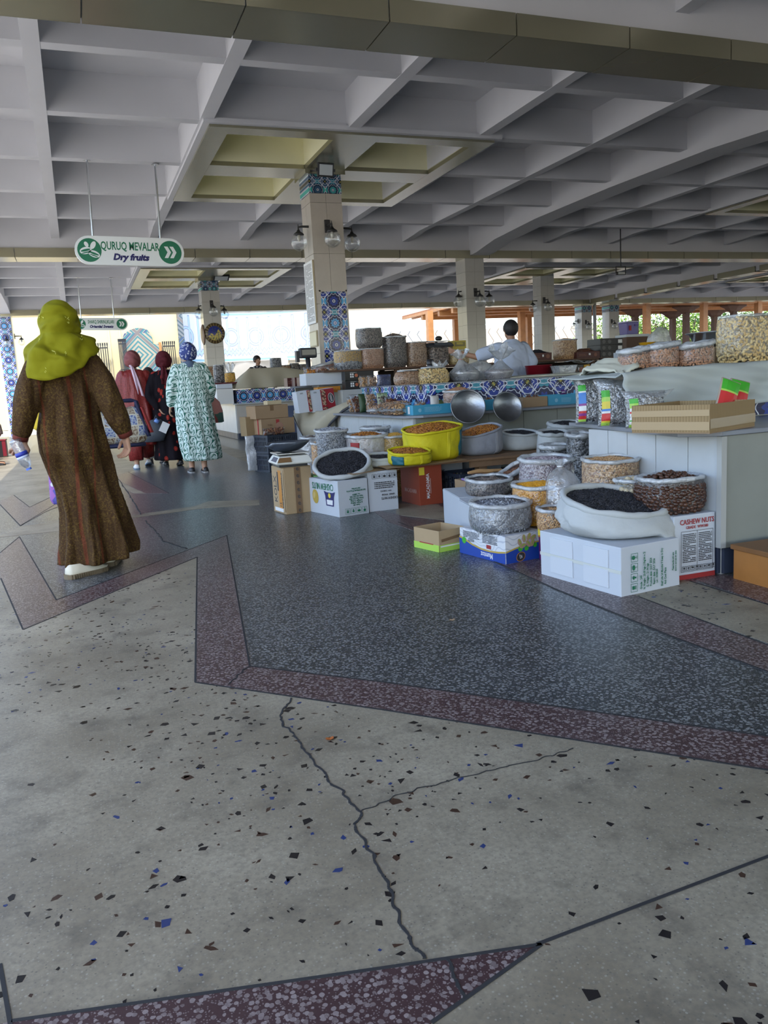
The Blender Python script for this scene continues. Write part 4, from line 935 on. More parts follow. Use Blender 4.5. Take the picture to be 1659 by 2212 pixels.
MB().prism([(3.49, 10.05), (3.49, 7.80), (8.6, 7.80), (8.6, 8.28), (4.0, 8.28), (4.0, 10.05)], .7145, 1.0).build('riser', MATS['riser_block'], s2)
MB().box(0, 5.1, -.012, 0, 0, .285).build('mosaic_panel', m_girih_big, s2, loc=(3.478, 7.799, .716))
o = MB().box(0, 2.24, -.012, 0, 0, .285).build('mosaic_panel', m_girih_big, s2, loc=(3.489, 10.04, .716)); o.rotation_euler.z = -PI / 2
MB().prism([(3.46, 10.06), (3.46, 7.77), (8.6, 7.77), (8.6, 8.30), (4.0, 8.30), (4.0, 10.06)], 1.001, 1.012).build('riser_top', m_work, s2)
# low shelf of planks in front of it
sh = thing('plank_shelf', 'low shelf of rough planks carrying the yellow sacks', 'shelf', (0, 0, 0))
pk = M('plank_wood', (.24, .14, .075), .7, var=.3, vscale=6)
for k in range(4): MB().box(2.42, 4.75, 6.14 + k * .22, 6.35 + k * .22, .335, .352).build('plank', pk, sh)
MB().box(3.2, 3.28, 6.2, 6.28, 0, .334).build('leg', pk, sh); MB().box(4.4, 4.48, 6.2, 6.28, 0, .334).build('leg', pk, sh); MB().box(3.2, 3.28, 6.9, 6.98, 0, .334).build('leg', pk, sh); MB().box(4.4, 4.48, 6.9, 6.98, 0, .334).build('leg', pk, sh); MB().box(3.1, 4.6, 6.16, 6.19, .28, .334).build('brace', pk, sh)
tag(MB().prism([(2.28, 6.02), (3.05, 6.12), (3.1, 6.5), (2.3, 6.45)], .353, .357).build('cardboard_sheet', m_kraft, bevel=.001), 'flat brown cardboard sheet under the yellow sacks', 'cardboard')
# left end of stall 2: side cabinet
s2b = thing('side_cabinet', 'grey marble end of the middle stall behind the draped canvas', 'cabinet', (0, 0, 0))
MB().box(3.02, 3.43, 9.72, 11.7, 0, .70).build('core', MATS['mortar'], s2b); slab_face(s2b, 3.02, 11.7, 3.02, 9.72, .10, .70, ev(5), m_marble2); slab_face(s2b, 3.02, 11.7, 3.02, 9.72, .005, .10, ev(5), m_plinth, 'plinth_tile')
slab_face(s2b, 3.02, 9.72, 3.43, 9.72, .005, .70, ev(1), m_slab); MB().box(2.98, 3.455, 9.70, 11.74, .701, .72).build('worktop', m_work, s2b)
MB().box(3.44, 3.56, 10.12, 11.7, .7205, 1.17).build('back_panel', m_slab, s2b); MB().box(3.02, 3.45, 10.35, 11.6, 1.05, 1.07).build('shelf_board', m_work, s2b); MB().box(3.02, 3.44, 11.58, 11.62, .7205, 1.049).build('shelf_support', MATS['riser_block'], s2b); MB().box(3.30, 3.44, 10.36, 10.40, .7205, 1.049).build('shelf_support', MATS['riser_block'], s2b)
MB().box(2.84, 3.0, 11.6, 11.72, 0, .80).build('blue_post', M('blue_post', (.10, .12, .19), .5), s2b)
# dark shelf along the back of stall 2
bs = thing('back_shelf', 'long dark timber shelf behind the middle stall holding the clear bags', 'shelf', (0, 0, 0))
MB().box(3.05, 9.6, 10.18, 10.85, 1.225, 1.25).build('board', m_darkwood, bs); 
for x in (4.06, 5.4, 7.2, 9.4): MB().box(x, x + .06, 10.2, 10.26, 0, 1.224).build('leg', m_darkwood, bs); MB().box(x, x + .06, 10.76, 10.82, 0, 1.224).build('leg', m_darkwood, bs)
MB().box(4.0, 9.5, 10.7, 10.72, .4, 1.22).build('back_board', M('shadow_board', (.025, .018, .015), .8), bs)  # added near-black board, stands in for the shade under the shelf
# stall 3
s3 = thing('stall_counter', 'farther stall counter with cloth covered goods on its blue mosaic riser', 'counter', (0, 0, 0))
MB().prism([(3.30, 17.95), (7.4, 17.95), (7.4, 18.6), (4.0, 18.6), (4.0, 21.6), (3.3, 21.6)], 0, .774).build('core', MATS['mortar'], s3)
slab_face(s3, 3.30, 21.6, 3.30, 17.95, .14, .774, ev(3), m_marble2); slab_face(s3, 3.30, 21.6, 3.30, 17.95, .005, .138, ev(9), m_plinth, 'plinth_tile'); slab_face(s3, 3.30, 17.95, 7.4, 17.95, .14, .774, ev(3), m_marble); slab_face(s3, 3.30, 17.95, 7.4, 17.95, .005, .138, ev(8), m_plinth, 'plinth_tile')
MB().prism([(3.22, 17.87), (7.4, 17.87), (7.4, 18.62), (4.02, 18.62), (4.02, 21.65), (3.22, 21.65)], .775, .80).build('worktop', m_marble2, s3)
MB().box(3.36, 7.3, 18.02, 18.5, .801, 1.10).build('riser', MATS['riser_block'], s3); MB().box(3.36, 3.9, 18.51, 21.5, .801, 1.10).build('riser', MATS['riser_block'], s3)
MB().box(0, 3.9, -.012, 0, 0, .30).build('mosaic_panel', m_girih_small, s3, loc=(3.35, 18.018, .80)); o = MB().box(0, 3.4, -.012, 0, 0, .30).build('mosaic_panel', m_girih_small, s3, loc=(3.357, 21.45, .80)); o.rotation_euler.z = -PI / 2
# ------------------------------------------------------------ goods round the nearest stall
def icons(u, v, s, ang, n=4, mat=None, step=(0, 1), flip=1):
    mat = mat or m_inkg; out = []
    for k in range(n):
        uu, vv = u + step[0] * k * s * 1.25, v + step[1] * k * s * 1.25
        out.append(('f', uu, vv, s, s * 1.05, ang, mat))
        ca, sa = math.cos(ang), math.sin(ang)
        def at_(dx, dy): return uu + ca * dx - sa * dy, vv + sa * dx + ca * dy
        if k % 4 == 0: out += [('r', *at_(0, .1 * s), s * .5, s * .22, ang + .7, mat), ('r', *at_(0, .1 * s), s * .5, s * .22, ang - .7, mat), ('r', *at_(0, -.25 * s), s * .5, s * .1, ang, mat)]
        elif k % 4 == 1: out += [('r', *at_(0, -.12 * s), s * .2, s * .4, ang, mat), ('r', *at_(-.1 * s, .15 * s), s * .34, s * .15, ang + .8, mat), ('r', *at_(.1 * s, .15 * s), s * .34, s * .15, ang - .8, mat)]
        elif k % 4 == 2: out += [('d', *at_(0, .1 * s), s * .34, s * .22, ang, mat), ('r', *at_(0, -.15 * s), s * .05, s * .4, ang, mat), ('r', *at_(.05 * s, -.34 * s), s * .16, s * .05, ang, mat)]
        else: out += [('d', *at_(0, .16 * s), s * .26, s * .26, ang, mat), ('r', *at_(0, -.2 * s), s * .06, s * .36, ang, mat), ('r', *at_(0, -.36 * s), s * .4, s * .06, ang, mat)]
    return out
# white carton under the black-seed sack
rzA = math.atan2(.04, .36)
cA = carton('big white carton with green print, under the sack of black seeds', (2.235, 2.965), .365, .585, .232, m_cartw, 0, rzA, flaps=False)
MB().box(-.004, -.001, 0, .585, .108, .124).build('lid_seam', M('seam_tape', (.60, .62, .58), .5), cA)
for y0, z0 in ((.08, .125), (.33, .125), (.08, .03), (.33, .0301)): MB().box(-.006, -.001, y0, y0 + .17, z0, z0 + .085).build('paper_patch', M('paper_patch', (.60, .635, .69), .7), cA)
q = PI / 2
print_on(cA, 'front', .365, .585, icons(.075, .035, .038, q, 4) + [('t', a, u, v, sz, q, m_inkg, sx) for a, u, v, sz, sx in (('Grade : 240', .115, .055, .017, .8), ('N. Weight : 20.00 kgs (10kg/tin x 2)', .135, .108, .017, .72), ('G. Weight : 21.94 kgs', .155, .083, .017, .75), ('Produce date : JULY 2024', .175, .095, .017, .75), ('Expiry date : JULY 2026', .195, .095, .017, .75), ('Lot : 3508524', .213, .07, .016, .75), ('Shelf Life 24 Months If Keep In Dry', .245, .108, .017, .75), ('And Cool Place', .266, .062, .017, .75), ('Please handle with care', .315, .125, .014, .65), ('store in cool and dry place', .332, .125, .014, .65))])
bag('cloth_sack', 'white cloth sack heaped with black sunflower seeds on the white carton', (2.475, 3.27, .2345), .275, .225, .155, 'cloth', 'black', 'seed', 1.3, rz=-.05, bulge=.10, tilt=(-.07, .24), heap=.016, rim=.017, seed=3, e=2.2, lean=(-.035, .02), neck=.09, top_in=.95, wr=1.5, sag=(1, -.35, .13, .085))
# cashew carton and macadamias
cB = carton('upright white carton lettered Cashew Nuts with a red base band', (2.625, 3.075), .245, .26, .318, m_cartw, 0, -.02, flaps=False)
print_on(cB, 'front', .245, .26, [('t', 'CASHEW NUTS', .135, .283, .036, 0, m_inkr, .82), ('t', 'GRADE  WW180', .135, .256, .020, 0, m_inkr, .9), ('r', .1225, .012, .243, .024, 0, m_inkr), ('f', .135, .138, .19, .20, 0, m_ink), ('r', .135, .138, .0014, .2, 0, m_ink), ('L', .088, .155, .08, .145, 0, 17, m_ink), ('L', .183, .155, .08, .145, 0, 17, m_ink)] + icons(.057, .055, .02, 0, 4, m_ink, (1, 0)) + icons(.152, .055, .02, 0, 4, m_ink, (1, 0)))
mac_b = bag('clear_bag', 'clear bag full of brown macadamia nuts on the Cashew Nuts carton', (2.725, 3.225, .3205), .158, .135, .165, 'film', 'mac', 'mac', 1.12, bulge=.06, heap=.0, seed=4, ntop=10, nside=640, rim=.012, fill=.93)
def loose(label, n, cx, cy, cz, rx, ry, proto, mat, name, group, heap=.03, seed=1):
    g = random.Random(seed); V0, F0 = PR[proto]; me = bpy.data.meshes.new(name); me.from_pydata([tuple(v) for v in V0], [], [tuple(f) for f in F0]); me.materials.append(mat); me.polygons.foreach_set('use_smooth', [True] * len(me.polygons))
    R = np.ptp(V0[:, 0]) * .5; pts = []; tries = 0
    while len(pts) < n and tries < 6000:
        tries += 1; a = g.uniform(0, 6.283); q = math.sqrt(g.random()); p = (rx * q * math.cos(a), ry * q * math.sin(a))
        if all((p[0] - o[0]) ** 2 + (p[1] - o[1]) ** 2 > (R * 1.85) ** 2 for o in pts): pts.append(p)
    for p in pts:
        k = (p[0] / rx) ** 2 + (p[1] / ry) ** 2
        o = link(name, me, loc=(cx + p[0], cy + p[1], cz + heap * (1 - k) + g.uniform(-.004, .006))); o.rotation_euler = (g.uniform(0, 6), g.uniform(0, 6), g.uniform(0, 6)); tag(o, label, 'nut', group)
loose('brown macadamia nut on top of the clear bag beside the marble counter', 70, 2.725, 3.225, .478, .128, .105, 'mac', GR['mac'], 'macadamia_nut', 'macadamias on top of their bag')
w_b = bag('clear_bag', 'clear bag of pale walnuts between the pistachio and macadamia bags', (2.70, 3.46, 0), .105, .09, .455, 'film', 'walnut', 'walnut', .95, seed=6, ntop=6, nside=330, heap=0, fill=.95, top_in=.85)
loose('pale walnut in shell on top of the bag beside the macadamias', 24, 2.70, 3.46, .442, .08, .065, 'walnut', GR['walnut'], 'walnut', 'walnuts on top of their bag', .02, 5)
pxbag('clear_bag', 'clear bag of light brown pistachios standing against the marble counter', 1318, 992, 3.73, 116, 0, grain='pist', proto='pistachio', gs=1.12, seed=7, heap=.005, asp=.9)
tied('tied clear bag of mauve beans with a gathered plastic top', (2.60, 3.93, 0), .125, .50, 'mauve', 'nut', 1.1, .03, 8, lean=(-.02, .05), dome=True)
pxbag('clear_bag', 'clear bag of pale mauve beans with a thick rolled rim', 1180, 992, 4.36, 112, 0, grain='mauve', proto='nut', gs=.95, seed=9, heap=.01, rim=.017)
ch = pxbag('clear_bag', 'clear bag of bright yellow chickpeas in front of the mauve beans', 1168, 1047, 4.12, 116, .158, grain='chick', proto='pea', gs=1.45, seed=10, heap=.012, rim=.013)
carton('plain carton hidden under the chickpea bag', (2.44, 3.95), .27, .33, .15, m_kraft, 0, .05, flaps=False)
pxbag('clear_bag', 'small clear bag of pistachios on the purple carton', 1197, 1100, 3.72, 70, .19, grain='pist', proto='pistachio', gs=.95, seed=11, heap=.0, rim=.011)
cP = carton('purple and yellow carton squeezed between blue and white cartons', (2.345, 3.60), .22, .24, .187, M('carton_purple', (.10, .008, .10), .4), 0, .03, flaps=False)
print_on(cP, 'left', .22, .24, [('r', .12, .165, .236, .042, 0, BANDM[4]), ('r', .12, .143, .236, .006, .04, m_orange), ('r', .06, .115, .045, .014, 0, m_white), ('r', .05, .035, .036, .04, 0, m_white), ('L', .05, .035, .03, .03, 0, 8, m_ink)])
# blue and white pistachio carton
rzM = math.atan2(.04, .26); m_blue2 = M('carton_royal', (.015, .06, .36), .4); wM, dM, hM = .285, .44, .156
cM = carton('blue and white pistachio carton printed upside down, under the pumpkin seeds', (2.13, 3.845), wM, dM, hM, M('carton_pattern', rough=.4, expr=lambda nt: mixc(nt, (tnoise(nt, coords(nt)[3], 6, 1) * 9 + coords(nt)[2] * 30).fr().lt(.22), (.70, .72, .76), (.50, .53, .60))), 0, rzM, flaps=False)
def wave(L, z0, amp, zt): return [(0, 0.001)] + [(L * k / 16, z0 + amp * math.cos(PI * 1.15 * k / 16)) for k in range(17)] + [(L, 0.001)]
lp = [(0, .001), (0, .098), (.05, .088), (.13, .066), (.22, .052), (.30, .05), (.38, .055), (dM, .064), (dM, .001)]
fp = [(0, .001), (0, .064), (.06, .077), (.13, .088), (.2, .095), (wM, .098), (wM, .001)]
gold = M('gold_print', (.50, .36, .08), .3); kj = [('d', .10, .032, .032, .026, .35, m_orange), ('d', .10, .032, .029, .023, .35, m_ink)]
def nutpic(u, v, s):
    out = []; r = random.Random(4)
    for dx, dy, a in ((-.05, .0, 1.9), (-.018, .02, 1.7), (.018, .026, 1.1), (.05, .018, .4), (-.03, -.022, .2), (.012, -.015, 2.2), (.042, -.012, 1.2)):
        out += [('d', u + dx * s, v + dy * s, .024 * s, .014 * s, a, M('nut_shell_print', (.45, .30, .20), .5)), ('d', u + dx * s + .002, v + dy * s + .004 * s, .018 * s, .0042 * s, a + .1, M('nut_green_print', (.30, .42, .06), .5))]
    return [('d', u - .045 * s, v - .038 * s, .018 * s, .016 * s, .4, BANDM[0]), ('d', u + .0 * s, v - .042 * s, .016 * s, .014 * s, .1, BANDM[0]), ('d', u + .065 * s, v - .03 * s, .015 * s, .014 * s, .1, BANDM[0])] + out
print_on(cM, 'left', wM, dM, [('p', lp, m_blue2), ('p', [(p[0], p[1] - .001) for p in lp[1:-1]] + [(p[0], p[1] + .009) for p in lp[1:-1]][::-1], gold), ('t', 'Mumtoz', .27, .028, .045, PI, m_white, .75), ('L', .12, .125, .16, .04, 0, 5, m_ink), ('L', .30, .12, .14, .05, 0, 6, m_ink), ('d', .05, .085, .02, .02, 0, BANDM[0]), ('r', .29, .078, .04, .022, 0, m_inkr), ('L', .12, .095, .06, .02, 0, 3, m_ink)])
print_on(cM, 'front', wM, dM, [('p', fp, m_blue2), ('p', [(p[0], p[1] - .001) for p in fp[1:-1]] + [(p[0], p[1] + .008) for p in fp[1:-1]][::-1], gold)] + nutpic(.145, .112, .95) + kj + [('t', 'KJ', .10, .032, .026, PI + .2, m_white, .8), ('t', 'u', .262, .035, .05, 0, m_white, .9)])
pxbag('clear_bag', 'clear bag of grey white pumpkin seeds on the blue pistachio carton', 1080, 1086, 4.05, 124, .1585, grain='grey', proto='pumpkin', gs=1.15, seed=12, heap=.01, rim=.014, mat=film('film_soft', haze=.24, gloss=.10), bulge=.08)
# white cartons behind
cW = carton('long white carton lying behind the blue pistachio carton', (2.19, 4.33), .34, .40, .25, m_cartw, 0, -.22, flaps=True)
carton('second white carton at the back of the white pair, under the brown seed bag', (2.30, 4.76), .36, .52, .252, m_cartw, 0, -.23, flaps=True)
pxbag('clear_bag', 'clear bag of brown seeds standing on the white carton', 1056, 1046, 4.78, 96, .258, h=.10, grain='dark', proto='nut', gs=.8, seed=13, heap=0, rim=.013)
t = thing('nut_sausages', 'two knobbly golden nut sausages lying on a purple packet', 'sweet', tuple(aty(1048, 1022, 5.35))); t.rotation_euler.z = -.1; m_ch = M('churchkhela', (.45, .26, .11), .45, bump=.6, bscale=60, var=.3, vscale=30)
MB().tube([(-.13, 0, .012), (-.06, .005, .018), (.02, -.004, .014), (.13, .0, .013)], [.012, .017, .016, .011], 10, round_ends=True).build('sausage', m_ch, t, smooth=True); MB().tube([(-.12, -.04, -.01), (-.03, -.045, -.012), (.05, -.035, -.014), (.11, -.04, -.012)], [.011, .016, .016, .011], 10, round_ends=True).build('sausage', m_ch, t, smooth=True)
tag(MB().box(-.17, .17, -.07, .07, -.045, -.028).build('purple_packet', M('packet_purple', (.25, .16, .42), .4), loc=tuple(aty(1048, 1022, 5.35)), bevel=.006), 'flat purple packet under the golden nut sausages', 'packet')
P = aty(1048, 1022, 5.35); carton('low brown carton supporting the purple packet', (P.x - .17, P.y - .08), .34, .26, P.z - .046, m_kraft, 0, 0, flaps=False)
P = aty(1108, 1016, 5.2); bag('clear_bag', 'clear bag of dark red dried berries leaning behind the chickpeas', (P.x, P.y, 0), .11, .09, P.z, 'film', 'date', 'kernel', 1.0, seed=14, tilt=(.5, 0), heap=0, rim=.02)
pxbag('clear_bag', 'clear bag of striped seeds in front of the black seed sacks', 1200, 965, 5.6, 66, 0, grain='striped', proto='seed', gs=1.7, seed=15, rim=.02, heap=0)
pxbag('clear_bag', 'tall clear bag of striped seeds tucked beside the marble counter', 1256, 940, 5.25, 62, 0, grain='striped', proto='seed', gs=1.7, seed=16, rim=.02, heap=0)
pxbag('cloth_sack', 'white sack of black seeds just left of the tall striped seed bag', 1196, 936, 6.0, 72, 0, style='cloth', grain='black', proto='seed', gs=1.3, seed=17, rim=.018, heap=.02, neck=.1)
pxbag('cloth_sack', 'farthest white sack of black seeds against the middle counter', 1226, 917, 6.62, 88, .353, style='cloth', grain='black', proto='seed', gs=1.4, seed=18, rim=.02, heap=.03, neck=.1)
# small green edged open box on the floor
tg = tray('small open brown carton with a lime green base on the floor', (1.96, 4.355), .215, .255, .13, m_kraft2, .0005, math.atan2(.05, .21), m_kraft)
print_on(tg, 'front', .215, .255, [('r', .1075, .021, .215, .042, 0, BANDM[5]), ('r', .1075, .033, .20, .008, 0, m_white), ('r', .11, .078, .19, .018, .1, m_tape)]); print_on(tg, 'left', .215, .255, [('r', .1275, .021, .255, .042, 0, BANDM[5]), ('r', .13, .042, .14, .006, 0, m_inkr)])
# wooden step
t = thing('wooden_step', 'low varnished wooden step at the foot of the marble counter', 'step', (2.875, 2.70, 0), -.03); m_pine = M('pine', (.40, .17, .045), .4, var=.25, vscale=5)
MB().box(-.012, .9, -.012, .27, .148, .172).build('top_board', M('pine_top', (.22, .10, .035), .45, var=.3), t, bevel=.003); MB().box(0, .88, 0, .02, 0, .147).build('front_board', m_pine, t, bevel=.002); MB().box(0, .02, .021, .26, 0, .147).build('side_board', m_pine, t, bevel=.002)
MB().ball((.02, -.001, .12), .004, 8, 6).ball((.02, -.001, .03), .004, 8, 6).build('screw', m_steel, t, kind='stuff')
# ---- on the worktop of the nearest stall
for k, (px, py, wpx, hpx, y, cols, lb) in enumerate(((1292, 916, 74, 104, 4.02, [(.06, .12, 5), (.12, .2, 3), (.2, .27, 6), (.27, .33, 3), (.33, .46, 2), (.46, .52, 6), (.52, .80, 1), (.8, .84, 2), (.84, 1.0, 0)], 'blue'), (1346, 921, 82, 100, 3.74, [(.02, .10, 5), (.10, .14, 4), (.14, .34, 3), (.34, .40, 2), (.40, .46, 1), (.46, .66, 4), (.66, .78, 5), (.78, .96, 0)], 'red and yellow'), (1408, 925, 84, 80, 3.52, [(.02, .12, 5), (.12, .22, 2), (.22, .26, 0), (.26, .48, 2), (.48, .55, 3), (.55, .66, 2), (.66, .82, 5), (.82, .98, 0)], 'white and lime'))):
    P = at(px, py, .715); s = y / P.y; P = at(px, py, .715); d = (P - CAMPOS).dot(AF); 
    _pk = pouch('seed_packet', 'clear packet of sunflower seeds with a %s label band' % lb, (P.x, P.y + .05, .716), wpx * d / F * 1.02, hpx * d / F, .11, film('packet_film', haze=.22, gloss=.28, rough=.08, bump=1.0, bscale=40), rz=-.45, tiltx=-.12, grain='striped', proto='seed', gs=1.45, band=(.06, .27, [(v0 * .80, v1 * .80, mi) for v0, v1, mi in cols]), seed=k + 21)
    W_, H_ = wpx * d / F * 1.02, hpx * d / F
    MB().grid(lambda u, v: Vector(((u - .5) * W_ * (1.0 + .35 * v) + .10 * W_ * v, -.03 + .05 * v + .018 * math.sin(u * 11 + k) * (1 - v * .3) + .012 * nz(u * 7, v * 5, k), H_ * (.80 + .20 * v) + .05 * v * H_ * math.sin(u * 5 + k))), 22, 7).build('crumpled_top', film('packet_top', haze=.35, gloss=.3, rough=.08, bump=1.0, bscale=40), _pk, smooth=True, thick=.0015)
P = at(1405, 931, .7155); Q = at(1533, 937, .7155); R2 = at(1630, 921, .7155)
tb = tray('open corrugated brown carton holding two seed pouches on the worktop', (Q.x, Q.y), (R2 - Q).length, (P - Q).length, .135, M('corrugated', rough=.75, expr=lambda nt: mixc(nt, ((coords(nt)[0] + coords(nt)[1]) * 420).sin() * .5 + .5, (.27, .185, .085), (.36, .25, .125))), .7155, math.atan2(R2.y - Q.y, R2.x - Q.x), m_kraft)
d_ = (P - Q).length; w_ = (R2 - Q).length
print_on(tb, 'left', w_, d_, [('r', d_ / 2, .035, d_, .04, 0, M('clear_tape', (.42, .31, .17), .15)), ('r', d_ / 2, .095, d_, .03, 0.01, MATS['clear_tape'])]); print_on(tb, 'front', w_, d_, [('r', w_ / 2, .045, w_, .045, 0, MATS['clear_tape'])])
for k, (px, py, lb) in enumerate(((1556, 905, 'front red and green seed pouch sticking out of the corrugated carton'), (1586, 900, 'rear red and green seed pouch leaning behind the other one'))):
    P = aty(px, py - 26, 3.20 + .05 * k)
    pouch('seed_pouch', lb, (P.x, P.y, .735), .105, .235 - .012 * k, .03, M('foil_clear', (.45, .36, .28), .3), rz=-.3, tiltx=-.25, roll=.38 - .1 * k, band=(.03, .97, [(.02, .30, 3), (.30, .70, 3), (.70, .74, 5), (.74, .97, 0)]), seed=31 + k)
    o = COL.objects[-1]
# draped cloth over the platform
def drape(u, v):
    x = 2.80 + u * 2.6
    if v < .42: k = v / .42; y = 4.42 - k * .70; z = 1.030 + .010 * nz(x * 5, y * 5, 2) + .004
    else:
        k = (v - .42) / .58; y = 3.72 - .02 - .05 * k + .022 * math.sin(x * 15 + k * 3 + 2 * nz(x * 2, 1, 1)) * k ** .7 + .03 * nz(x * 5, k * 4, 1) * k + .012 * math.sin(x * 9 - k * 14) ; z = 1.03 - k * (.20 + .05 * math.sin((x - 2.7) * 2.2))
    if u < .12: z -= (.12 - u) * .35 * (1 if v < .42 else .3)
    return Vector((x, y, z))
tag(MB().grid(drape, 90, 30).build('white_drape', M('cloth_white', (.46, .50, .485), .85, bump=.2, bscale=9), smooth=True, thick=.005), 'white cloth draped over the raised back of the nearest counter', 'cloth')
tag(MB().grid(lambda u, v: Vector((2.86 + .14 * v + .04 * math.sin(u * 9), 3.80 + u * .5, .99 + .05 * math.sin(PI * u) + .06 * v + .02 * nz(u * 8, v * 6, 4))), 16, 10).build('bunched_cloth', M('cloth_cream', (.60, .60, .50), .85), smooth=True, thick=.012), 'bunched cream cloth end beside the almond bags', 'cloth')
cb = aty(1612, 735, 3.98)
bag('clear_bag', 'huge clear bag of cashew nuts at the right edge of the nearest stall', (cb.x - .01, 3.97, 1.038), .175, .12, .275, 'film', 'cashew', 'cashew', 1.0, seed=41, closed=True, pack=.86, bulge=.05, mat=film('film_clear', haze=.10, gloss=.10), rimmat=m_filmm, e=3.0)
for k, (px, pyb, w_, hp, y, lb) in enumerate(((1372, 799, 72, 38, 3.93, 'leftmost clear bag of almonds, next to the bunched cloth'), (1428, 800, 74, 44, 3.88, 'middle clear bag of almonds on the white drape'), (1500, 799, 78, 42, 3.83, 'clear bag of almonds right beside the big cashew bag'))):
    P = aty(px, pyb - 20, y); d = (P - CAMPOS).dot(AF); r = w_ / 2 * d / F
    bag('clear_bag', lb, (P.x, y, 1.037), r, r * .8, hp * d / F * 1.0, 'film', 'brown', 'almond', 1.0, seed=42 + k, heap=-.01, rim=.015, tilt=(.12, .0), ntop=200, fill=.86)
t = thing('steel_basin', 'wide steel basin behind the almond and cashew bags', 'basin', tuple(aty(1546, 734, 4.28)));
MB().lathe([(.001, -.05), (.09, -.048), (.14, -.01), (.165, .045), (.19, .052), (.192, .048), (.166, .04), (.145, -.005), (.10, -.042), (.001, -.044)][::-1], 36).build('bowl', m_steel, t, smooth=True)
P = aty(1546, 734, 4.28); carton('plain carton under the steel basin', (P.x - .1, P.y - .1), .22, .2, P.z - .051 - 1.036, m_kraft, 1.036, 0, flaps=False)
# ------------------------------------------------------------ goods on and round the middle stall's low shelf
pxbag('woven_sack', 'big bright yellow woven sack of amber kernels on the plank shelf', 932, 925, 6.42, 116, .358, style='cloth', grain='amber', proto='kernel', gs=1.3, seed=51, mat=m_sacky, rim=.011, heap=.035, bulge=.02, e=2.8, neck=-.06, tilt=(.10, .1), patches=((-50, -22, .12, .92, M('print_teal', (.01, .12, .17), .5), 'teal_print'), (-80, -74, .02, 1.0, M('seam_yellow', (.72, .62, .02), .5), 'seam')))
pxbag('woven_sack', 'low yellow woven sack of amber kernels beside the big yellow one', 884, 975, 6.17, 88, .358, style='cloth', grain='amber', proto='kernel', gs=1.3, seed=52, mat=m_sacky, rim=.012, heap=.02, e=2.6, patches=((-165, -125, .1, .85, M('print_teal'), 'teal_print'), (-80, -74, .02, 1.0, M('seam_yellow'), 'seam')))
pxbag('woven_sack', 'grey woven sack of brown kernels right of the big yellow sack', 1036, 930, 6.52, 90, .353, style='cloth', grain='amber', proto='kernel', gs=1.3, seed=53, mat=m_sackg, rim=.012, heap=.03, e=2.7, tilt=(.22, .1), patches=((-72, -64, .02, 1.0, M('seam_grey', (.36, .37, .41), .6), 'seam'),))
pxbag('cloth_sack', 'white sack of black seeds at the right end of the plank shelf', 1124, 935, 6.6, 84, .353, style='cloth', grain='black', proto='seed', gs=1.4, seed=54, rim=.014, heap=.02, e=2.3, neck=.12, bulge=.1)
cR = carton('rust red Macadamia carton under the plank shelf', (2.61, 6.16), .22, .36, .333, m_red, 0, .05, flaps=False)
print_on(cR, 'front', .22, .36, [('t', 'MACADAMIA', .085, .16, .042, PI / 2, m_white, .85), ('r', .108, .16, .008, .13, 0, M('pale_red_print', (.5, .28, .24), .6)), ('r', .03, .29, .05, .065, 0, BANDM[4])]); print_on(cR, 'left', .22, .36, [('t', 'MACADAMIA', .2, .115, .05, 0, M('pale_red_print'), .8)])
crate('dark blue plastic crate beside the rust red carton', (2.915, 6.0), .34, .40, .25, 0, .0)
cC1 = carton('white carton with a pear print behind the dark blue crate', (2.93, 6.58), .30, .30, .30, m_cartw, 0, 0, flaps=False); print_on(cC1, 'front', .30, .30, [('d', .22, .19, .018, .03, -.4, BANDM[4]), ('d', .20, .18, .015, .026, -.3, BANDM[3]), ('t', 'Pear', .08, .23, .05, 0, m_ink), ('d', .06, .15, .07, .05, 0, m_ink)])
cC2 = carton('white Cashew Nuts carton standing behind the dark blue crate', (3.32, 6.62), .33, .26, .31, m_cartw, 0, 0, flaps=False); print_on(cC2, 'front', .33, .26, [('t', 'CASHEW NUTS', .11, .23, .026, 0, m_ink, .85), ('L', .10, .13, .14, .12, 0, 7, m_ink)])
cD = carton('white carton with Cashew Nuts print upside down, under the tilted seed sack', (1.86, 6.03), .275, .50, .285, m_cartw, 0, math.atan2(.06, .27), flaps=True)
print_on(cD, 'left', .275, .5, [('t', 'CASHEW NUTS', .25, .235, .075, PI, m_inkg, .68), ('d', .12, .14, .05, .06, .3, gold), ('d', .10, .15, .03, .02, 1, M('ink_gold', (.62, .48, .18), .5)), ('p', [(.30, .08), (.42, .08), (.43, .16), (.45, .20), (.41, .19), (.31, .19), (.27, .20), (.29, .16)], m_navy), ('p', [(.315, .09), (.405, .09), (.41, .13), (.31, .13)], m_white), ('d', .36, .165, .02, .02, 0, BANDM[4])])
print_on(cD, 'front', .275, .5, icons(.075, .04, .042, PI, 4, m_inkg, (1, 0)) + [('t', a, .16, v, .018, PI, m_inkg, .7) for a, v in (('Grade : 240', .085), ('N. Weight : 20.00 kgs', .102), ('G. Weight : 21.94 kgs', .119), ('Produce date : JULY 2024', .136), ('Expiry date : JULY 2026', .153), ('Lot : 3508524', .170), ('Shelf Life 24 Months If Keep In Dry', .200), ('And Cool Place', .217))])
cE = carton('white Cashew Nuts carton upside down beside the rust red one', (2.145, 6.12), .26, .30, .325, m_cartw, 0, .02, flaps=True)
print_on(cE, 'front', .26, .3, icons(.055, .29, .036, PI, 5, m_ink, (1, 0)) + [('t', 'CASHEW NUTS', .18, .105, .028, PI, m_ink, .75), ('t', 'GRADE : WW240', .17, .135, .02, PI, m_ink, .75), ('t', 'N.W : 22.68 KGS', .15, .165, .018, PI, m_ink, .75), ('L', .14, .215, .18, .06, 0, 4, m_ink)])
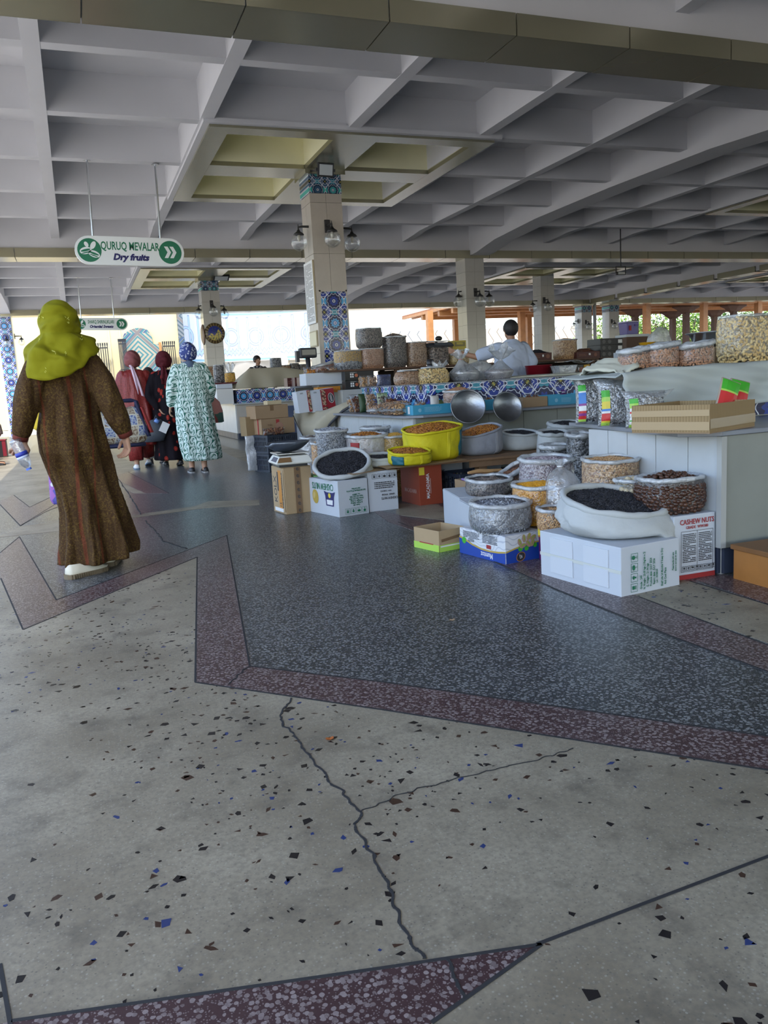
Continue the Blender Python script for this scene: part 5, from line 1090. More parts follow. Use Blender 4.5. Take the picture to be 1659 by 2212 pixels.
tag(MB().prism([(1.98, 6.0), (2.32, 6.16), (2.40, 6.05), (2.46, 6.5), (1.95, 6.42)], .3335, .3375).build('cardboard_sheet', m_kraft, bevel=.001), 'folded brown cardboard under the two sacks of black seeds', 'cardboard')
tag(MB().box(1.80, 1.845, 6.50, 6.9, 0, .30).build('green_carton', M('green_card', (.18, .42, .12), .5), bevel=.003), 'narrow green carton wedged beside the tall brown carton', 'carton')
bag('cloth_sack', 'white sack of black seeds tilted towards the aisle on the white carton', (2.03, 6.30, .296), .215, .17, .11, 'cloth', 'black', 'seed', 1.5, seed=55, tilt=(.16, .50), lean=(-.05, -.04), heap=.02, rim=.018, e=2.2, neck=-.06, bulge=.08, top_in=.94)
pxbag('cloth_sack', 'smaller white sack of black seeds right of the tilted sack', 826, 988, 6.42, 80, .3385, style='cloth', grain='black', proto='seed', gs=1.3, seed=56, rim=.015, heap=.01, neck=.08, bulge=.1, h=.075)
pxbag('clear_bag', 'tall clear bag of grey striped seeds behind the tilted sack', 715, 930, 7.15, 66, 0, grain='grey', proto='seed', gs=1.5, seed=57, rim=.013, heap=.03, neck=-.05)
pxbag('clear_bag', 'white plastic bag of amber kernels with a red mark', 791, 941, 6.98, 80, .0, grain='amber', proto='kernel', gs=1.3, seed=58, rim=.016, heap=.03, mat=film('film_print', haze=.75, gloss=.15), neck=-.08, patches=((-158, -128, .60, .92, m_inkr, 'red_print'),))
pxbag('clear_bag', 'wide clear bag of grey seeds behind the red marked bag', 795, 924, 7.0 + .02, 0, 0, h=.60, grain='grey', proto='seed', gs=1.6, seed=59) if False else None
bag('clear_bag', 'wide clear bag of dark grey seeds against the marble counter front', (2.78, 7.62, 0), .14, .16, .60, 'film', 'grey', 'seed', 1.6, seed=59, rim=.016, heap=.02)
pxbag('clear_bag', 'clear bag of yellow pasta beside the blue packet', 853, 942, 6.88, 60, 0, grain='yellow', proto='seed', gs=1.6, seed=60, heap=.03, rim=.012)
P = aty(866, 962, 6.5); pouch('blue_packet', 'bright blue plastic packet between the yellow sacks', (P.x - .02, P.y + .02, .36), .16, .12, .05, M('blue_plastic', (.01, .12, .55), .35), rz=.2, seed=61)
pxbag('clear_bag', 'low white bag with dark seeds left of the tall grey seed bag', 672, 946, 7.7, 44, 0, grain='dark', proto='seed', gs=1.6, seed=62, style='film', rim=.014, mat=film('film_print'))
pxbag('clear_bag', 'small white bag of nuts peeping out between scale and seed bag', 688, 958, 7.2, 30, 0, grain='pist', proto='nut', gs=1.0, seed=63, rim=.012, mat=film('film_print'))
# brown carton with the scale
cN = carton('tall brown carton with black and orange print under the scale', (1.535, 6.47), .245, .30, .388, m_kraft2, 0, .12, flaps=True)
print_on(cN, 'front', .245, .3, [('r', .12, .194, .055, .386, 0, m_tape)] + [('t', 'e', .12, .03 + k * .058, .06, .3, m_ink, .9) for k in range(7)])
print_on(cN, 'left', .245, .3, [('p', [(.02, .02), (.29, .02), (.29, .37), (.02, .37)], m_kraft2), ('r', .20, .20, .075, .33, 0, m_orange), ('r', .155, .27, .03, .16, 0, m_ink), ('t', 'KOLX', .09, .20, .095, PI / 2, m_ink, .9), ('t', '15', .20, .075, .055, PI / 2, m_ink, .8), ('L', .25, .20, .3, .03, PI / 2, 3, m_ink), ('r', .15, .03, .2, .03, 0, m_white)])
P = aty(620, 990, 6.62)
t = thing('price_scale', 'white digital price scale on the tall brown carton', 'scale', (1.63, 6.63, .396), -.02); m_scw = M('scale_white', (.74, .74, .68), .4)
MB().rings([[Vector((x, y, z)) for x, y, z in ring] for ring in ([(-.14, -.17, .02), (.16, -.17, .02), (.16, .16, .02), (-.14, .16, .02)], [(-.15, -.18, .035), (.16, -.18, .035), (.16, .16, .035), (-.15, .16, .035)], [(-.115, -.145, .085), (.14, -.13, .085), (.14, .14, .085), (-.115, .14, .085)], [(-.11, -.10, .092), (.13, -.10, .092), (.13, .13, .092), (-.11, .13, .092)])]).build('housing', m_scw, t, bevel=.006)
MB().box(-.12, .12, -.15, .13, .0, .02).build('base', m_black, t)
mb = MB(); T = facemat('left', 0, 0, 0, 0)
MB().add([(-.146, .05, .045), (-.146, -.14, .045), (-.121, -.125, .079), (-.121, .04, .079)], [(0, 1, 2, 3)]).build('display', M('scale_display', (.05, .07, .14), .2), t, thick=.002); MB().add([(-.14, -.183, .042), (-.02, -.183, .042), (-.02, -.153, .078), (-.115, -.153, .078)], [(0, 1, 2, 3)]).build('keypad', M('scale_keypad', (.22, .12, .05), .4), t, thick=.002)
MB().box(-.13, .15, -.13, .14, .1, .112).build('plate', m_steel, t, bevel=.003); MB().lathe([(.03, .092), (.03, .1)], 10).build('post', m_black, t)
def panf(u, v):
    a = u * 2 * PI; k = v; x = .18 * k * math.cos(a) * (1.0 + .15 * (math.cos(a) < 0)); y = .13 * k * math.sin(a); return Vector((x, y, .113 + .085 * k ** 2.2 * (1 + .0 * math.cos(2 * a)) - (.02 * k * (math.cos(a) < -.9))))
pt = tag(MB().grid(panf, 30, 8, wrap=True).build('scale_pan', M('dull_aluminium', (.20, .23, .28), .38, .8, bump=.4, bscale=25), loc=(1.64, 6.63, .398), smooth=True, thick=.004), 'dull grey metal scoop pan resting on the digital scale', 'pan')
# dark crates, cartons and the hanging plastic sheet
crate('dark blue plastic crate on the floor under the brown cartons', (2.21, 10.05), .46, .36, .235, 0, .35, nslot=12); crate('upper dark blue plastic crate carrying the brown cartons', (2.21, 10.05), .46, .36, .235, .238, .35, nslot=12)
cF = carton('lower brown carton with a red label on the dark crates', (2.18, 10.20), .47, .30, .20, m_kraft, .476, .22, tape=None, flaps=False); print_on(cF, 'front', .47, .3, [('r', .23, .13, .045, .11, 0, m_inkr), ('t', 'fruits', .12, .12, .04, 0, M('kraft_print', (.22, .13, .07), .7)), ('d', .25, .10, .055, .05, 0, M('pink_print', (.36, .20, .14), .7))]); print_on(cF, 'left', .47, .3, [('r', .2, .1, .03, .2, 0, m_inkr)])
carton('upper brown carton stacked above the red labelled one', (2.12, 10.22), .46, .30, .165, m_kraft, .678, .20, tape=m_tape)
carton('small brown carton standing left of the two stacked brown cartons', (2.02, 10.40), .16, .20, .25, M('kraft_olive', (.30, .21, .11), .7), .46, .2, flaps=False); carton('tiny cream carton on top of the brown stack', (2.30, 10.30), .20, .12, .05, M('carton_cream', (.55, .45, .28), .6), .852, .2, flaps=False)
P = aty(592, 929, 10.1); pouch('date_packet', 'clear packet of dark dried dates lying in front of the brown carton', (P.x, 10.12, .477), .32, .085, .07, m_film, rz=.25, grain='date', proto='nut', gs=1.5, seed=64, flat_=True)
tag(MB().grid(lambda u, v: Vector((1.98 + .33 * u + .02 * nz(u * 4, v * 4, 7), 10.34 + .07 * u + .035 * nz(u * 3, v * 5, 1) - .04 * v, .47 - .46 * v + .03 * abs(u - .5) * v)), 10, 16).build('plastic_sheet', film('sheet_film', haze=.75, gloss=.12, rough=.25), smooth=True, thick=.003), 'crinkled translucent plastic sheet hanging down to the floor', 'sheet')
# ------------------------------------------------------------ people
def remeshed(mb, name, mats, parent, voxel, smooth_it=4, matfn=None, kind=None):
    me = mb.mesh(name); o = bpy.data.objects.new(name, me); COL.objects.link(o)
    r = o.modifiers.new('r', 'REMESH'); r.mode = 'VOXEL'; r.voxel_size = voxel; r.use_smooth_shade = True
    s = o.modifiers.new('s', 'SMOOTH'); s.iterations = smooth_it; s.factor = .5
    dg = bpy.context.evaluated_depsgraph_get(); out = bpy.data.meshes.new_from_object(o.evaluated_get(dg)); out.name = name
    bpy.data.objects.remove(o); bpy.data.meshes.remove(me); out.materials.clear()
    for m in (mats if isinstance(mats, list) else [mats]): out.materials.append(m)
    n = len(out.polygons); out.polygons.foreach_set('use_smooth', [True] * n)
    if matfn:
        c = np.empty(n * 3); out.polygons.foreach_get('center', c); out.polygons.foreach_set('material_index', matfn(c.reshape(-1, 3)).astype(np.int32))
    else: out.polygons.foreach_set('material_index', np.zeros(n, np.int32))
    return link(name, out, parent, kind=kind)
def cap(mb, pts, rad, seg=12): mb.tube(pts, rad, seg, round_ends=True)
m_skin = M('skin', (.46, .26, .17), .55, sss=.05, var=.06, vscale=12); m_skind = M('skin_tan', (.34, .18, .11), .55, var=.06, vscale=12); m_hair = M('hair_black', (.012, .010, .010), .55, bump=.5, bscale=120)
def hand(mb, w, d, side, palm_n, curl=.5, s=1.0, spread=.0222):
    """w wrist, d direction of the fingers, palm_n palm normal, side: unit vector towards the thumb"""
    d = Vector(d).normalized(); n = Vector(palm_n); n = (n - d * n.dot(d)).normalized(); u = Vector(side); u = (u - d * u.dot(d) - n * u.dot(n)).normalized(); w = Vector(w)
    for k in (-1.2, -.4, .4, 1.2): cap(mb, [w + u * k * .015 * s, w + d * .082 * s + u * k * spread * .95 * s], [.015 * s, .0125 * s], 8)
    for k, L in ((-1.45, .062), (-.5, .074), (.5, .080), (1.45, .072)):
        p = w + d * .088 * s + u * k * spread * s; q = []
        a = 0
        for seg in (.42, .33, .25):
            q.append(p.copy()); a += curl * .9; p = p + (d * math.cos(a) + n * math.sin(a)) * L * seg * s
        q.append(p); cap(mb, q, [.0092 * s, .0086 * s, .0079 * s, .0068 * s], 8)
    b = w + d * .03 * s + u * .022 * s; t1 = b + (u * .8 + d * .7 + n * .25).normalized() * .045 * s; t2 = t1 + (d * .9 + u * .1 + n * (.3 + curl * .4)).normalized() * .038 * s
    cap(mb, [b, t1, t2], [.013 * s, .0108 * s, .0085 * s], 8)
def head(mb, c, yaw=0.0, s=1.0, face=True):
    R = Matrix.Rotation(yaw, 3, 'Z'); c = Vector(c); T = lambda x, y, z: c + R @ Vector((x * s, y * s, z * s))
    mb.ball(T(0, -.012, .025), (.076 * s, .092 * s, .088 * s), 18, 12, rot=R); mb.ball(T(0, .022, -.04), (.058 * s, .066 * s, .072 * s), 16, 10, rot=R); cap(mb, [T(0, .05, -.085), T(0, .055, -.095)], [.026 * s, .022 * s])
    cap(mb, [T(0, .082, .012), T(0, .102, -.026)], [.009 * s, .014 * s], 8); cap(mb, [T(-.03, .074, .03), T(.03, .074, .03)], [.012 * s, .012 * s], 8); cap(mb, [T(-.016, .08, -.058), T(.016, .08, -.058)], [.009 * s, .009 * s], 8)
    for q in (-1, 1): mb.ball(T(q * .077, -.005, -.005), (.010 * s, .018 * s, .03 * s), 8, 6, rot=R)
def eyes(parent, c, yaw, s=1.0):
    R = Matrix.Rotation(yaw, 3, 'Z'); c = Vector(c)
    for q in (-1, 1):
        ey = MB().ball(c + R @ Vector((q * .031 * s, .078 * s, .012 * s)), .0115 * s, 10, 8).build('eye', M('eye_white', (.7, .68, .64), .3), parent, smooth=True)
        MB().ball(c + R @ Vector((q * .031 * s, .0855 * s, .012 * s)), .0058 * s, 8, 6).build('iris', M('eye_iris', (.03, .015, .01), .2), ey, smooth=True)
    MB().tube([c + R @ Vector((x * s, (.091 - abs(x) * .25) * s, (-.058 + abs(x) * .1) * s)) for x in (-.022, -.01, 0, .01, .022)], [.002 * s, .0042 * s, .0045 * s, .0042 * s, .002 * s], 6).build('lips', M('lips', (.30, .10, .08), .5), parent, smooth=True)
    for q in (-1, 1): MB().tube([c + R @ Vector((q * x * s, (.089 - x * .25) * s, .036 * s + (.006 * s if x == .03 else 0))) for x in (.014, .03, .046)], [.003 * s, .0042 * s, .002 * s], 6).build('eyebrow', m_hair, parent, smooth=True)
def hair_cap(parent, c, yaw, s=1.0, low=-.06, mat=None, front=.03):
    R = Matrix.Rotation(yaw, 3, 'Z'); c = Vector(c)
    def f(u, v):
        a = u * 2 * PI; fr = max(0, math.sin(a)); zl = low + (front - low + .02) * fr ** .6; t = PI / 2 - v * (PI / 2 - math.asin(max(-.95, min(.95, (zl - .025) / .10))))
        k = 1 + .03 * nz(math.cos(a) * 6, math.sin(a) * 6, v * 6); return c + R @ Vector((.083 * s * math.cos(t) * math.cos(a) * k, (-.012 + .099 * math.cos(t) * math.sin(a) * k) * s, (.025 + .097 * math.sin(t) * k) * s))
    return MB().grid(f, 28, 10, wrap=True).build('hair', mat or m_hair, parent, smooth=True, thick=.008)
def legs(mb, H, st=(0, 0), sp=.085, shoe=True, lift=(0, 0)):
    for k, q in enumerate((-1, 1)):
        f = st[k]; z = lift[k]
        cap(mb, [(q * .08, 0, .51 * H), (q * sp, f * .5 + .02, .28 * H + z * .4), (q * sp, f, .06 + z)], [.085, .055, .036]); cap(mb, [(q * sp, f - .03, .045 + z), (q * (sp + .012), f + .13, .03)], [.036, .03], 10)
def torso(mb, H, sh=.17):
    cap(mb, [(0, 0, .50 * H), (0, -.0, .62 * H), (0, 0, .75 * H)], [.125, .105, .12], 16); cap(mb, [(-sh + .02, 0, .81 * H), (sh - .02, 0, .81 * H)], [.055, .055]); cap(mb, [(0, 0, .80 * H), (0, .01, .885 * H)], [.055, .048])
def shoes(t, H, st, sp, m, sole, lift=(0, 0), name='shoe'):
    for k, q in enumerate((-1, 1)):
        f = st[k]; x = q * (sp + .006); z = lift[k]
        up = MB(); up.rings([[Vector((x + a * w, f + y, max(.012, z * (1 - (y + .08) / .24) + zz))) for a, zz in ((-1, .014), (-1.02, .03), (-.75, h), (0, h + .008), (.75, h), (1.02, .03), (1, .014))] for y, w, h in ((-.085, .022, .05), (-.07, .034, .066), (-.02, .038, .07), (.04, .042, .058), (.10, .045, .045), (.145, .034, .034), (.165, .015, .026))])
        so_ = up.build(name, m, t, smooth=True)
        MB().rings([[Vector((x + a * w, f + y, max(z0, z * (1 - (y + .08) / .24) + z0))) for a, z0 in ((-1, .0), (1, .0), (1, .018), (-1, .018))] for y, w in ((-.095, .02), (-.08, .037), (-.02, .041), (.04, .045), (.10, .049), (.15, .038), (.175, .014))]).build('sole', sole, so_)
def loftdress(spec, nfold=9, fold=.015, seed=1, N=56, hemcap=True):
    """spec: (z, rx, ry, cx, cy, foldamount)"""
    rg = []
    for (z, rx_, ry_, cx, cy, fa) in spec:
        rg.append([Vector((cx + rx_ * math.cos(a) * (1 + fa * fold / rx_ * (math.sin(a * nfold + seed + z * .8) + .6 * nz(math.cos(a) * 3 + seed, math.sin(a) * 3, z * 1.5))), cy + ry_ * math.sin(a) * (1 + fa * fold / ry_ * (math.sin(a * nfold + seed + z * .8) + .5 * nz(math.cos(a) * 3, math.sin(a) * 3 + seed, z * 2))), z)) for a in [2 * PI * k / N for k in range(N)]])
    return rg
# --- the near woman: outline points of the photo, put back on the plane she walks in
WY = 5.06
def wp(px, py, dy=0.0): return aty(px, py, WY + dy)
W0 = Vector((wp(210, 1240).x, WY, 0))
def lp_(px, py, dy=0.0): p = wp(px, py, dy) - W0; return p
wt = thing('person', 'woman seen from behind in a brown olive long dress and lime green headscarf', 'person', tuple(W0))
def e_brocade(nt):
    x, y, z, o = coords(nt)
    n = tnoise(nt, o, 85, 4, .75); n2 = tnoise(nt, o, 7, 3); c = mixc(nt, (n - .45).max(0).min(.25) * 3.4 * (n2 - .2).max(0) * 1.9, (.050, .024, .010), (.21, .135, .028))
    c = mixc(nt, tnoise(nt, o, 190, 2).gt(.67) * .6, c, (.26, .20, .05))
    w = x + (z * 5).sin() * .012 + (tnoise(nt, o, 7, 1) - .5) * .02
    s = ((w + .045).abs()).lt(.010) + ((w - .05).abs()).lt(.005) + ((w + .20).abs()).lt(.006)
    return mixc(nt, s.min(1) * tnoise(nt, o, 70, 2) * .95, c, (.17, .032, .016))
def b_folds(nt):
    x, y, z, o = coords(nt); n = tnoise(nt, vec(nt, x * 1.0, y, z * .25), 5, 2); n2 = tnoise(nt, vec(nt, x * 1.0, y, z * .22), 11, 2)
    return ((x * 26 + n * 16 + z * 2).sin() * n2 + n2 * 1.5)
def b_drape(nt):
    x, y, z, o = coords(nt); n = tnoise(nt, o, 5, 2); n2 = tnoise(nt, o, 6, 1)
    return ((x * 26 + z * 38 + y * 12 + n * 14).sin() * (n2 - .3).max(0) * 2.4)
m_broc = M('brocade', rough=.8, spec=.2, expr=e_brocade, bump=.25, bscale=120, bexpr=(b_folds, .8, .030))
m_cuff = M('cuff_maroon', (.16, .03, .02), .7, bump=.2)
mb = MB(); hd = lp_(128, 704); hd = hd + Vector((.01, .02, 0))
head(mb, hd, -.65, 1.0); cap(mb, [hd + Vector((0, -.01, -.08)), lp_(140, 775)], [.052, .055]); cap(mb, [lp_(100, 795, .03), lp_(190, 788, .03)], [.05, .05]); cap(mb, [lp_(146, 790, .04), lp_(146, 880, .05), lp_(155, 960, .07)], [.085, .08, .085], 16)
LA = [lp_(72, 795, -.02), lp_(60, 872, -.06), lp_(44, 946, -.02)]; RA = [lp_(203, 785, -.02), lp_(238, 868, -.07), lp_(271, 938, -.02)]
cap(mb, LA, [.05, .042, .026]); cap(mb, RA, [.05, .042, .026])
bd = (lp_(60, 1012) - lp_(28, 948)).normalized()
hand(mb, LA[2] + Vector((.012, .03, .0)), (-.42, -.1, -.85), (.85, -.25, -.25), (-.12, -1, .0), .85, 1.0); hand(mb, RA[2], (lp_(276, 975) - RA[2]), (-.3, .8, 0), (-.9, -.35, .1), .55, 1.0)
hips = lp_(160, 960); an1 = Vector((lp_(186, 1238).x, 0, 0)); 
cap(mb, [hips + Vector((-.04, .08, 0)), Vector((-.045, .08, .42)), Vector((an1.x - .03, -.03, .06))], [.07, .05, .028]); cap(mb, [hips + Vector((.06, .08, 0)), Vector((.06, .12, .44)), Vector((.08, .20, .06))], [.07, .05, .028]); cap(mb, [Vector((an1.x - .03, -.045, .045)), Vector((an1.x + .05, .01, .030))], [.026, .020]); cap(mb, [Vector((.08, .20, .045)), Vector((.10, .30, .03))], [.026, .02])
remeshed(mb, 'body', m_skin, wt, .0036, 3); eyes(wt, hd, -.65)
spec = []
for py, xl, xr, ryk, fa in ((765, 96, 200, .75, 0), (785, 78, 214, .62, 0), (826, 88, 208, .68, .2), (885, 86, 211, .78, .5), (930, 82, 218, .84, .8), (973, 90, 229, .86, .9), (1017, 107, 241, .86, .9), (1055, 124, 250, .88, .8), (1105, 136, 266, .92, 1), (1164, 139, 286, .95, 1.2), (1200, 137, 293, .95, 1.3), (1222, 136, 294, .95, 1.3)):
    a, b = lp_(xl, py), lp_(xr, py); c = (a + b) / 2; r = (b - a).length / 2; spec.append((c.z, r, max(.10, r * ryk), c.x, .02 + (.05 if py > 1000 else 0), fa))
mb = MB(); rg = loftdress(spec, 8, .030, 2.2)
for j, r in enumerate(rg[-2:]):
    for k, p in enumerate(r): p.z = (.125, .062)[j] + .012 * math.cos(2 * PI * k / len(r) + .5) + (.03 * max(0, math.cos(2 * PI * k / len(r) - .6)))
mb.rings(rg)
cap(mb, [LA[0] + Vector((.02, 0, .0)), LA[0] * .45 + LA[1] * .55 + Vector((-.005, 0, 0)), LA[1] + Vector((-.004, 0, .01)), LA[1] * .22 + LA[2] * .78], [.072, .072, .074, .056], 16); cap(mb, [RA[0] + Vector((-.03, 0, 0)), RA[0] * .5 + RA[1] * .5 + Vector((0, 0, 0)), RA[1] + Vector((.0, 0, 0)), RA[1] * .45 + RA[2] * .55, RA[1] * .22 + RA[2] * .78], [.075, .074, .072, .066, .055], 16)
dr = remeshed(mb, 'long_dress', m_broc, wt, .010, 3)
for A in (LA, RA): d = (A[2] - A[1]).normalized(); MB().tube([A[2] - d * .06, A[2] - d * .02, A[2] + d * .012], [.048, .045, .041], 16).build('cuff', m_cuff, wt, smooth=True)
m_lime = M('scarf_lime', (.215, .205, .006), .8, spec=.15, bump=.10, bscale=80, bexpr=(b_drape, .9, .018))
def hij(u, v):
    a = u * 2 * PI; ca, sa = math.cos(a), math.sin(a)
    c0 = lp_(128, 702); rx_ = (lp_(173, 702) - lp_(83, 702)).length / 2
    hemz = {}
    def hem(a):
        d = (math.degrees(a) + 180) % 360 - 180
        ks = [(-180, 803, -1), (-150, 815, -1), (-115, 823, 0), (-85, 816, 0), (-60, 800, 0), (-40, 775, 0), (0, 758, 1), (50, 775, 0), (100, 800, 0), (150, 806, 0), (180, 803, 0)]
        for (d0, p0, _), (d1, p1, _) in zip(ks[:-1], ks[1:]):
            if d0 <= d <= d1: k = (d - d0) / (d1 - d0); k = k * k * (3 - 2 * k); return p0 + (p1 - p0) * k
    if v < .5:
        t = PI / 2 - (v / .5) * 1.95; ct = max(math.cos(t), .93 if t < -.05 else 0); z = .142 * math.sin(t) if t > -.35 else -.142 * .343 - (-.35 - t) * .12
        p = Vector((c0.x + rx_ * ct * ca, .02 + .132 * ct * sa, c0.z + z))
        if sa > .55 and -.6 < t < .35: p.y -= .06 * (sa - .55) / .45
        q = (.0055 * math.sin(a * 5 + t * 13) * (.5 + .5 * math.sin(a + 1.2)) + .004 * math.sin(a * 3 - t * 9)) * max(0, min(1, (1.25 - t) * 1.2))
        p.x += q * ca; p.y += q * sa; return p
    k = (v - .5) / .5; e0 = hij(u, .4999); hz_ = hem(a)
    xl, xr = lp_(50, 803).x, lp_(212, 758).x; ex = (xl + xr) / 2 + (xr - xl) / 2 * ca * 1.01; ey = .0 + .185 * sa
    ze = lp_(120, hz_).z; kk = k ** .75
    f = .012 * math.sin(a * 6 + k * 4 + 1) * math.sin(PI * k) + .010 * math.sin(k * 11 - ca * 3) * (1 - k * .4)
    xk = 1 - (1 - k) ** 2.0
    return Vector((e0.x + (ex - e0.x) * xk + f * ca, e0.y + (ey - e0.y) * xk + f * sa, e0.z + (ze - e0.z) * (k ** 1.25)))
MB().grid(hij, 72, 44, wrap=True).build('headscarf', m_lime, wt, smooth=True, thick=.004)
mb = MB(); r_ = random.Random(5)
for k in range(9):
    u, v = r_.uniform(.58, .88), r_.uniform(.30, .97); p = hij(u, v); a = u * 2 * PI; n = Vector((math.cos(a), math.sin(a), .2)).normalized(); s = Vector((-math.sin(a), math.cos(a), 0))
    for j in range(3): q = p + n * .004 + s * r_.uniform(-.006, .006) + Vector((0, 0, r_.uniform(-.012, .012))); mb.tube([q, q + s * r_.uniform(-.008, .008) + Vector((0, 0, .008))], .0012, 4)
mb.build('scarf_stones', M('scarf_stone', (.70, .72, .15), .2), wt, kind='stuff')
m_shoe = M('shoe_cream', (.66, .62, .50), .5); m_sole = M('sole_gum', (.17, .13, .08), .7)
for (x, y, a, z) in ((an1.x - .03, -.045, -1.0, 0), (.085, .22, -.2, 0)):
    st = bpy.data.objects.new('shoe', None); 
    up = MB(); up.rings([[Vector((s_ * w, yy, zz)) for s_, zz in ((-1, .016), (-1.03, .035), (-.75, h), (0, h + .008), (.75, h), (1.03, .035), (1, .016))] for yy, w, h in ((-.085, .026, .06), (-.07, .037, .078), (-.02, .041, .082), (.05, .045, .068), (.11, .049, .05), (.155, .038, .038), (.178, .016, .03))])
    o = up.build('shoe', m_shoe, wt, smooth=True, loc=(x, y, 0)); o.rotation_euler.z = a
    so = MB(); so.rings([[Vector((s_ * w, yy, zz)) for s_, zz in ((-1, 0), (1, 0), (1.03, .026), (-1.03, .026))] for yy, w in ((-.098, .02), (-.085, .040), (-.02, .045), (.05, .049), (.11, .054), (.16, .042), (.187, .014))])
    for k in range(16):
        for s_ in (-1, 1): so.box(s_ * .048 - .005, s_ * .048 + .005, -.075 + k * .0145, -.068 + k * .0145, .001, .025)
    o2 = so.build('sole', m_sole, o)
# bottle in her hand
bt = thing('water_bottle', 'half crushed clear water bottle with blue label in the hand of the lime scarfed woman', 'bottle', tuple(wp(31, 950, -.065)))
bt.rotation_euler = bd.to_track_quat('Z', 'Y').to_euler(); Lb = (lp_(60, 1012) - lp_(28, 948)).length * 1.02
pf = [(.001, 0), (.028, .0), (.033, .008)] + [(.033 - .003 * (k % 2), .014 + k * .0075) for k in range(10)] + [(.0335, Lb * .46), (.0335, Lb * .62), (.032, Lb * .68), (.030, Lb * .76), (.020, Lb * .86), (.0125, Lb * .91), (.0125, Lb * .93)]
MB().lathe(pf, 18).build('bottle_body', film('bottle_plastic', haze=.12, gloss=.22, rough=.05, tint=(.86, .9, 1.0), bump=.2), bt, smooth=True)
MB().lathe([(.0345, Lb * .40), (.0345, Lb * .52)], 18).build('label_band', M('bottle_label', (.03, .05, .40), .4), bt, smooth=True); MB().lathe([(.0342, Lb * .521), (.0342, Lb * .60)], 18).build('label_pale', M('bottle_label2', (.55, .62, .85), .4), bt, smooth=True)
MB().lathe([(.001, Lb * .985), (.0155, Lb * .98), (.0155, Lb * .92), (.001, Lb * .92)][::-1], 14).build('cap', M('bottle_cap', (.10, .20, .70), .4), bt)

# --- prints for the other dresses
def cyl(nt, r=.25):
    x, y, z, o = coords(nt); return atan(y * -1.0, x) * r, z, o
def e_leafprint(nt):
    u, z, o = cyl(nt); n = tnoise(nt, o, 4, 2); p = .115
    uu = (u + (z * 9).sin() * .03 + n * .10) * (1 / p); zz = (z + n * .1) * (1 / (p * 1.35)) + uu.fl() * .5
    a = uu.fr() - .5; b = zz.fr() - .5; r = hyp(a, b * 1.1); t = atan(a, b)
    fan = (t * 3.0 + r * 11).sin(); c = mixc(nt, fan.gt(.15) * r.gt(.06), (.62, .76, .72), (.015, .12, .085)); vein = (r * 46 + t.abs() * 4).sin()
    c = mixc(nt, vein.gt(.55) * r.lt(.42) * .8, c, (.55, .72, .68)); c = mixc(nt, (r - .47).abs().lt(.035), c, (.72, .82, .80))
    return mixc(nt, r.gt(.53) * ((a * 70 + b * 40).sin().gt(0)), c, (.02, .14, .10))
def e_redflower(nt):
    u, z, o = cyl(nt); d, r = tvor(nt, vec(nt, u * 1.2, z, 0.0), 8.5); n = tnoise(nt, o, 26, 4, .7)
    c = mixc(nt, (d + n * .35).lt(.50) * r.gt(.35), (.008, .006, .009), (.28, .025, .018)); return mixc(nt, (d + n * .3).lt(.30) * r.gt(.35), c, (.40, .06, .04))
def e_redsilk(nt):
    x, y, z, o = coords(nt); n = tnoise(nt, o, 70, 3, .7); return mixc(nt, (n - .35) * 2.2, (.13, .010, .010), (.36, .035, .03))
def e_yellowflower(nt):
    u, z, o = cyl(nt); d, r = tvor(nt, o, 16); c = mixc(nt, d.lt(.34), (.70, .52, .04), (.62, .12, .03)); c = mixc(nt, r.gt(.7) * d.lt(.5), c, (.05, .30, .12)); return mixc(nt, z.lt(.60), c, mixc(nt, r.gt(.5), (.08, .08, .35), mixc(nt, d.lt(.3), (.30, .12, .40), (.6, .6, .7))))
def e_bluescarf(nt):
    x, y, z, o = coords(nt); d, _ = tvor(nt, o, 34); n = tnoise(nt, o, 22, 2); return mixc(nt, (d + n * .4).lt(.60), (.03, .05, .22), (.52, .56, .68))
m_leafd = M('leaf_print', spec=.2, rough=.8, expr=e_leafprint, bexpr=(b_folds, .5, .02)); m_redfl = M('red_flower_print', spec=.15, rough=.85, expr=e_redflower, bexpr=(b_folds, .5, .02)); m_reds = M('red_silk', rough=.5, expr=e_redsilk, bexpr=(b_folds, .6, .025)); m_yelf = M('yellow_print', rough=.7, expr=e_yellowflower)
def scarf_cap(parent, c, mat, s=1.0, tail=None, yaw=0.0, tailmat=None, skirt=0.0):
    def f(u, v):
        a = u * 2 * PI; ca, sa = math.cos(a), math.sin(a); low = -.55 - .35 * max(0, -sa); t = PI / 2 - v * (PI / 2 - low); k = 1 + .035 * math.sin(a * 5 + v * 4) * v
        if sa > .3: t = max(t, .15)
        return Vector(c) + Vector((.093 * s * math.cos(t) * ca * k, -.01 + .110 * s * math.cos(t) * sa * k, .02 + .115 * s * math.sin(t)))
    MB().grid(f, 36, 16, wrap=True).build('headscarf', mat, parent, smooth=True, thick=.005)
    if tail:
        L, w, dx = tail; c = Vector(c)
        MB().ball(c + Vector((-.03, -.105, -.065)), (.03, .02, .022), 10, 8).build('scarf_knot', tailmat or mat, parent, smooth=True)
        MB().grid(lambda u, v: c + Vector((-.03 + dx * v + (u - .5) * (w * (.5 + .6 * v)), -.115 - .055 * min(1, v * 2.5) + .012 * math.sin(u * 9 + v * 5), -.06 - L * v - .04 * v * u)), 8, 14).build('scarf_tail', tailmat or mat, parent, smooth=True, thick=.004)
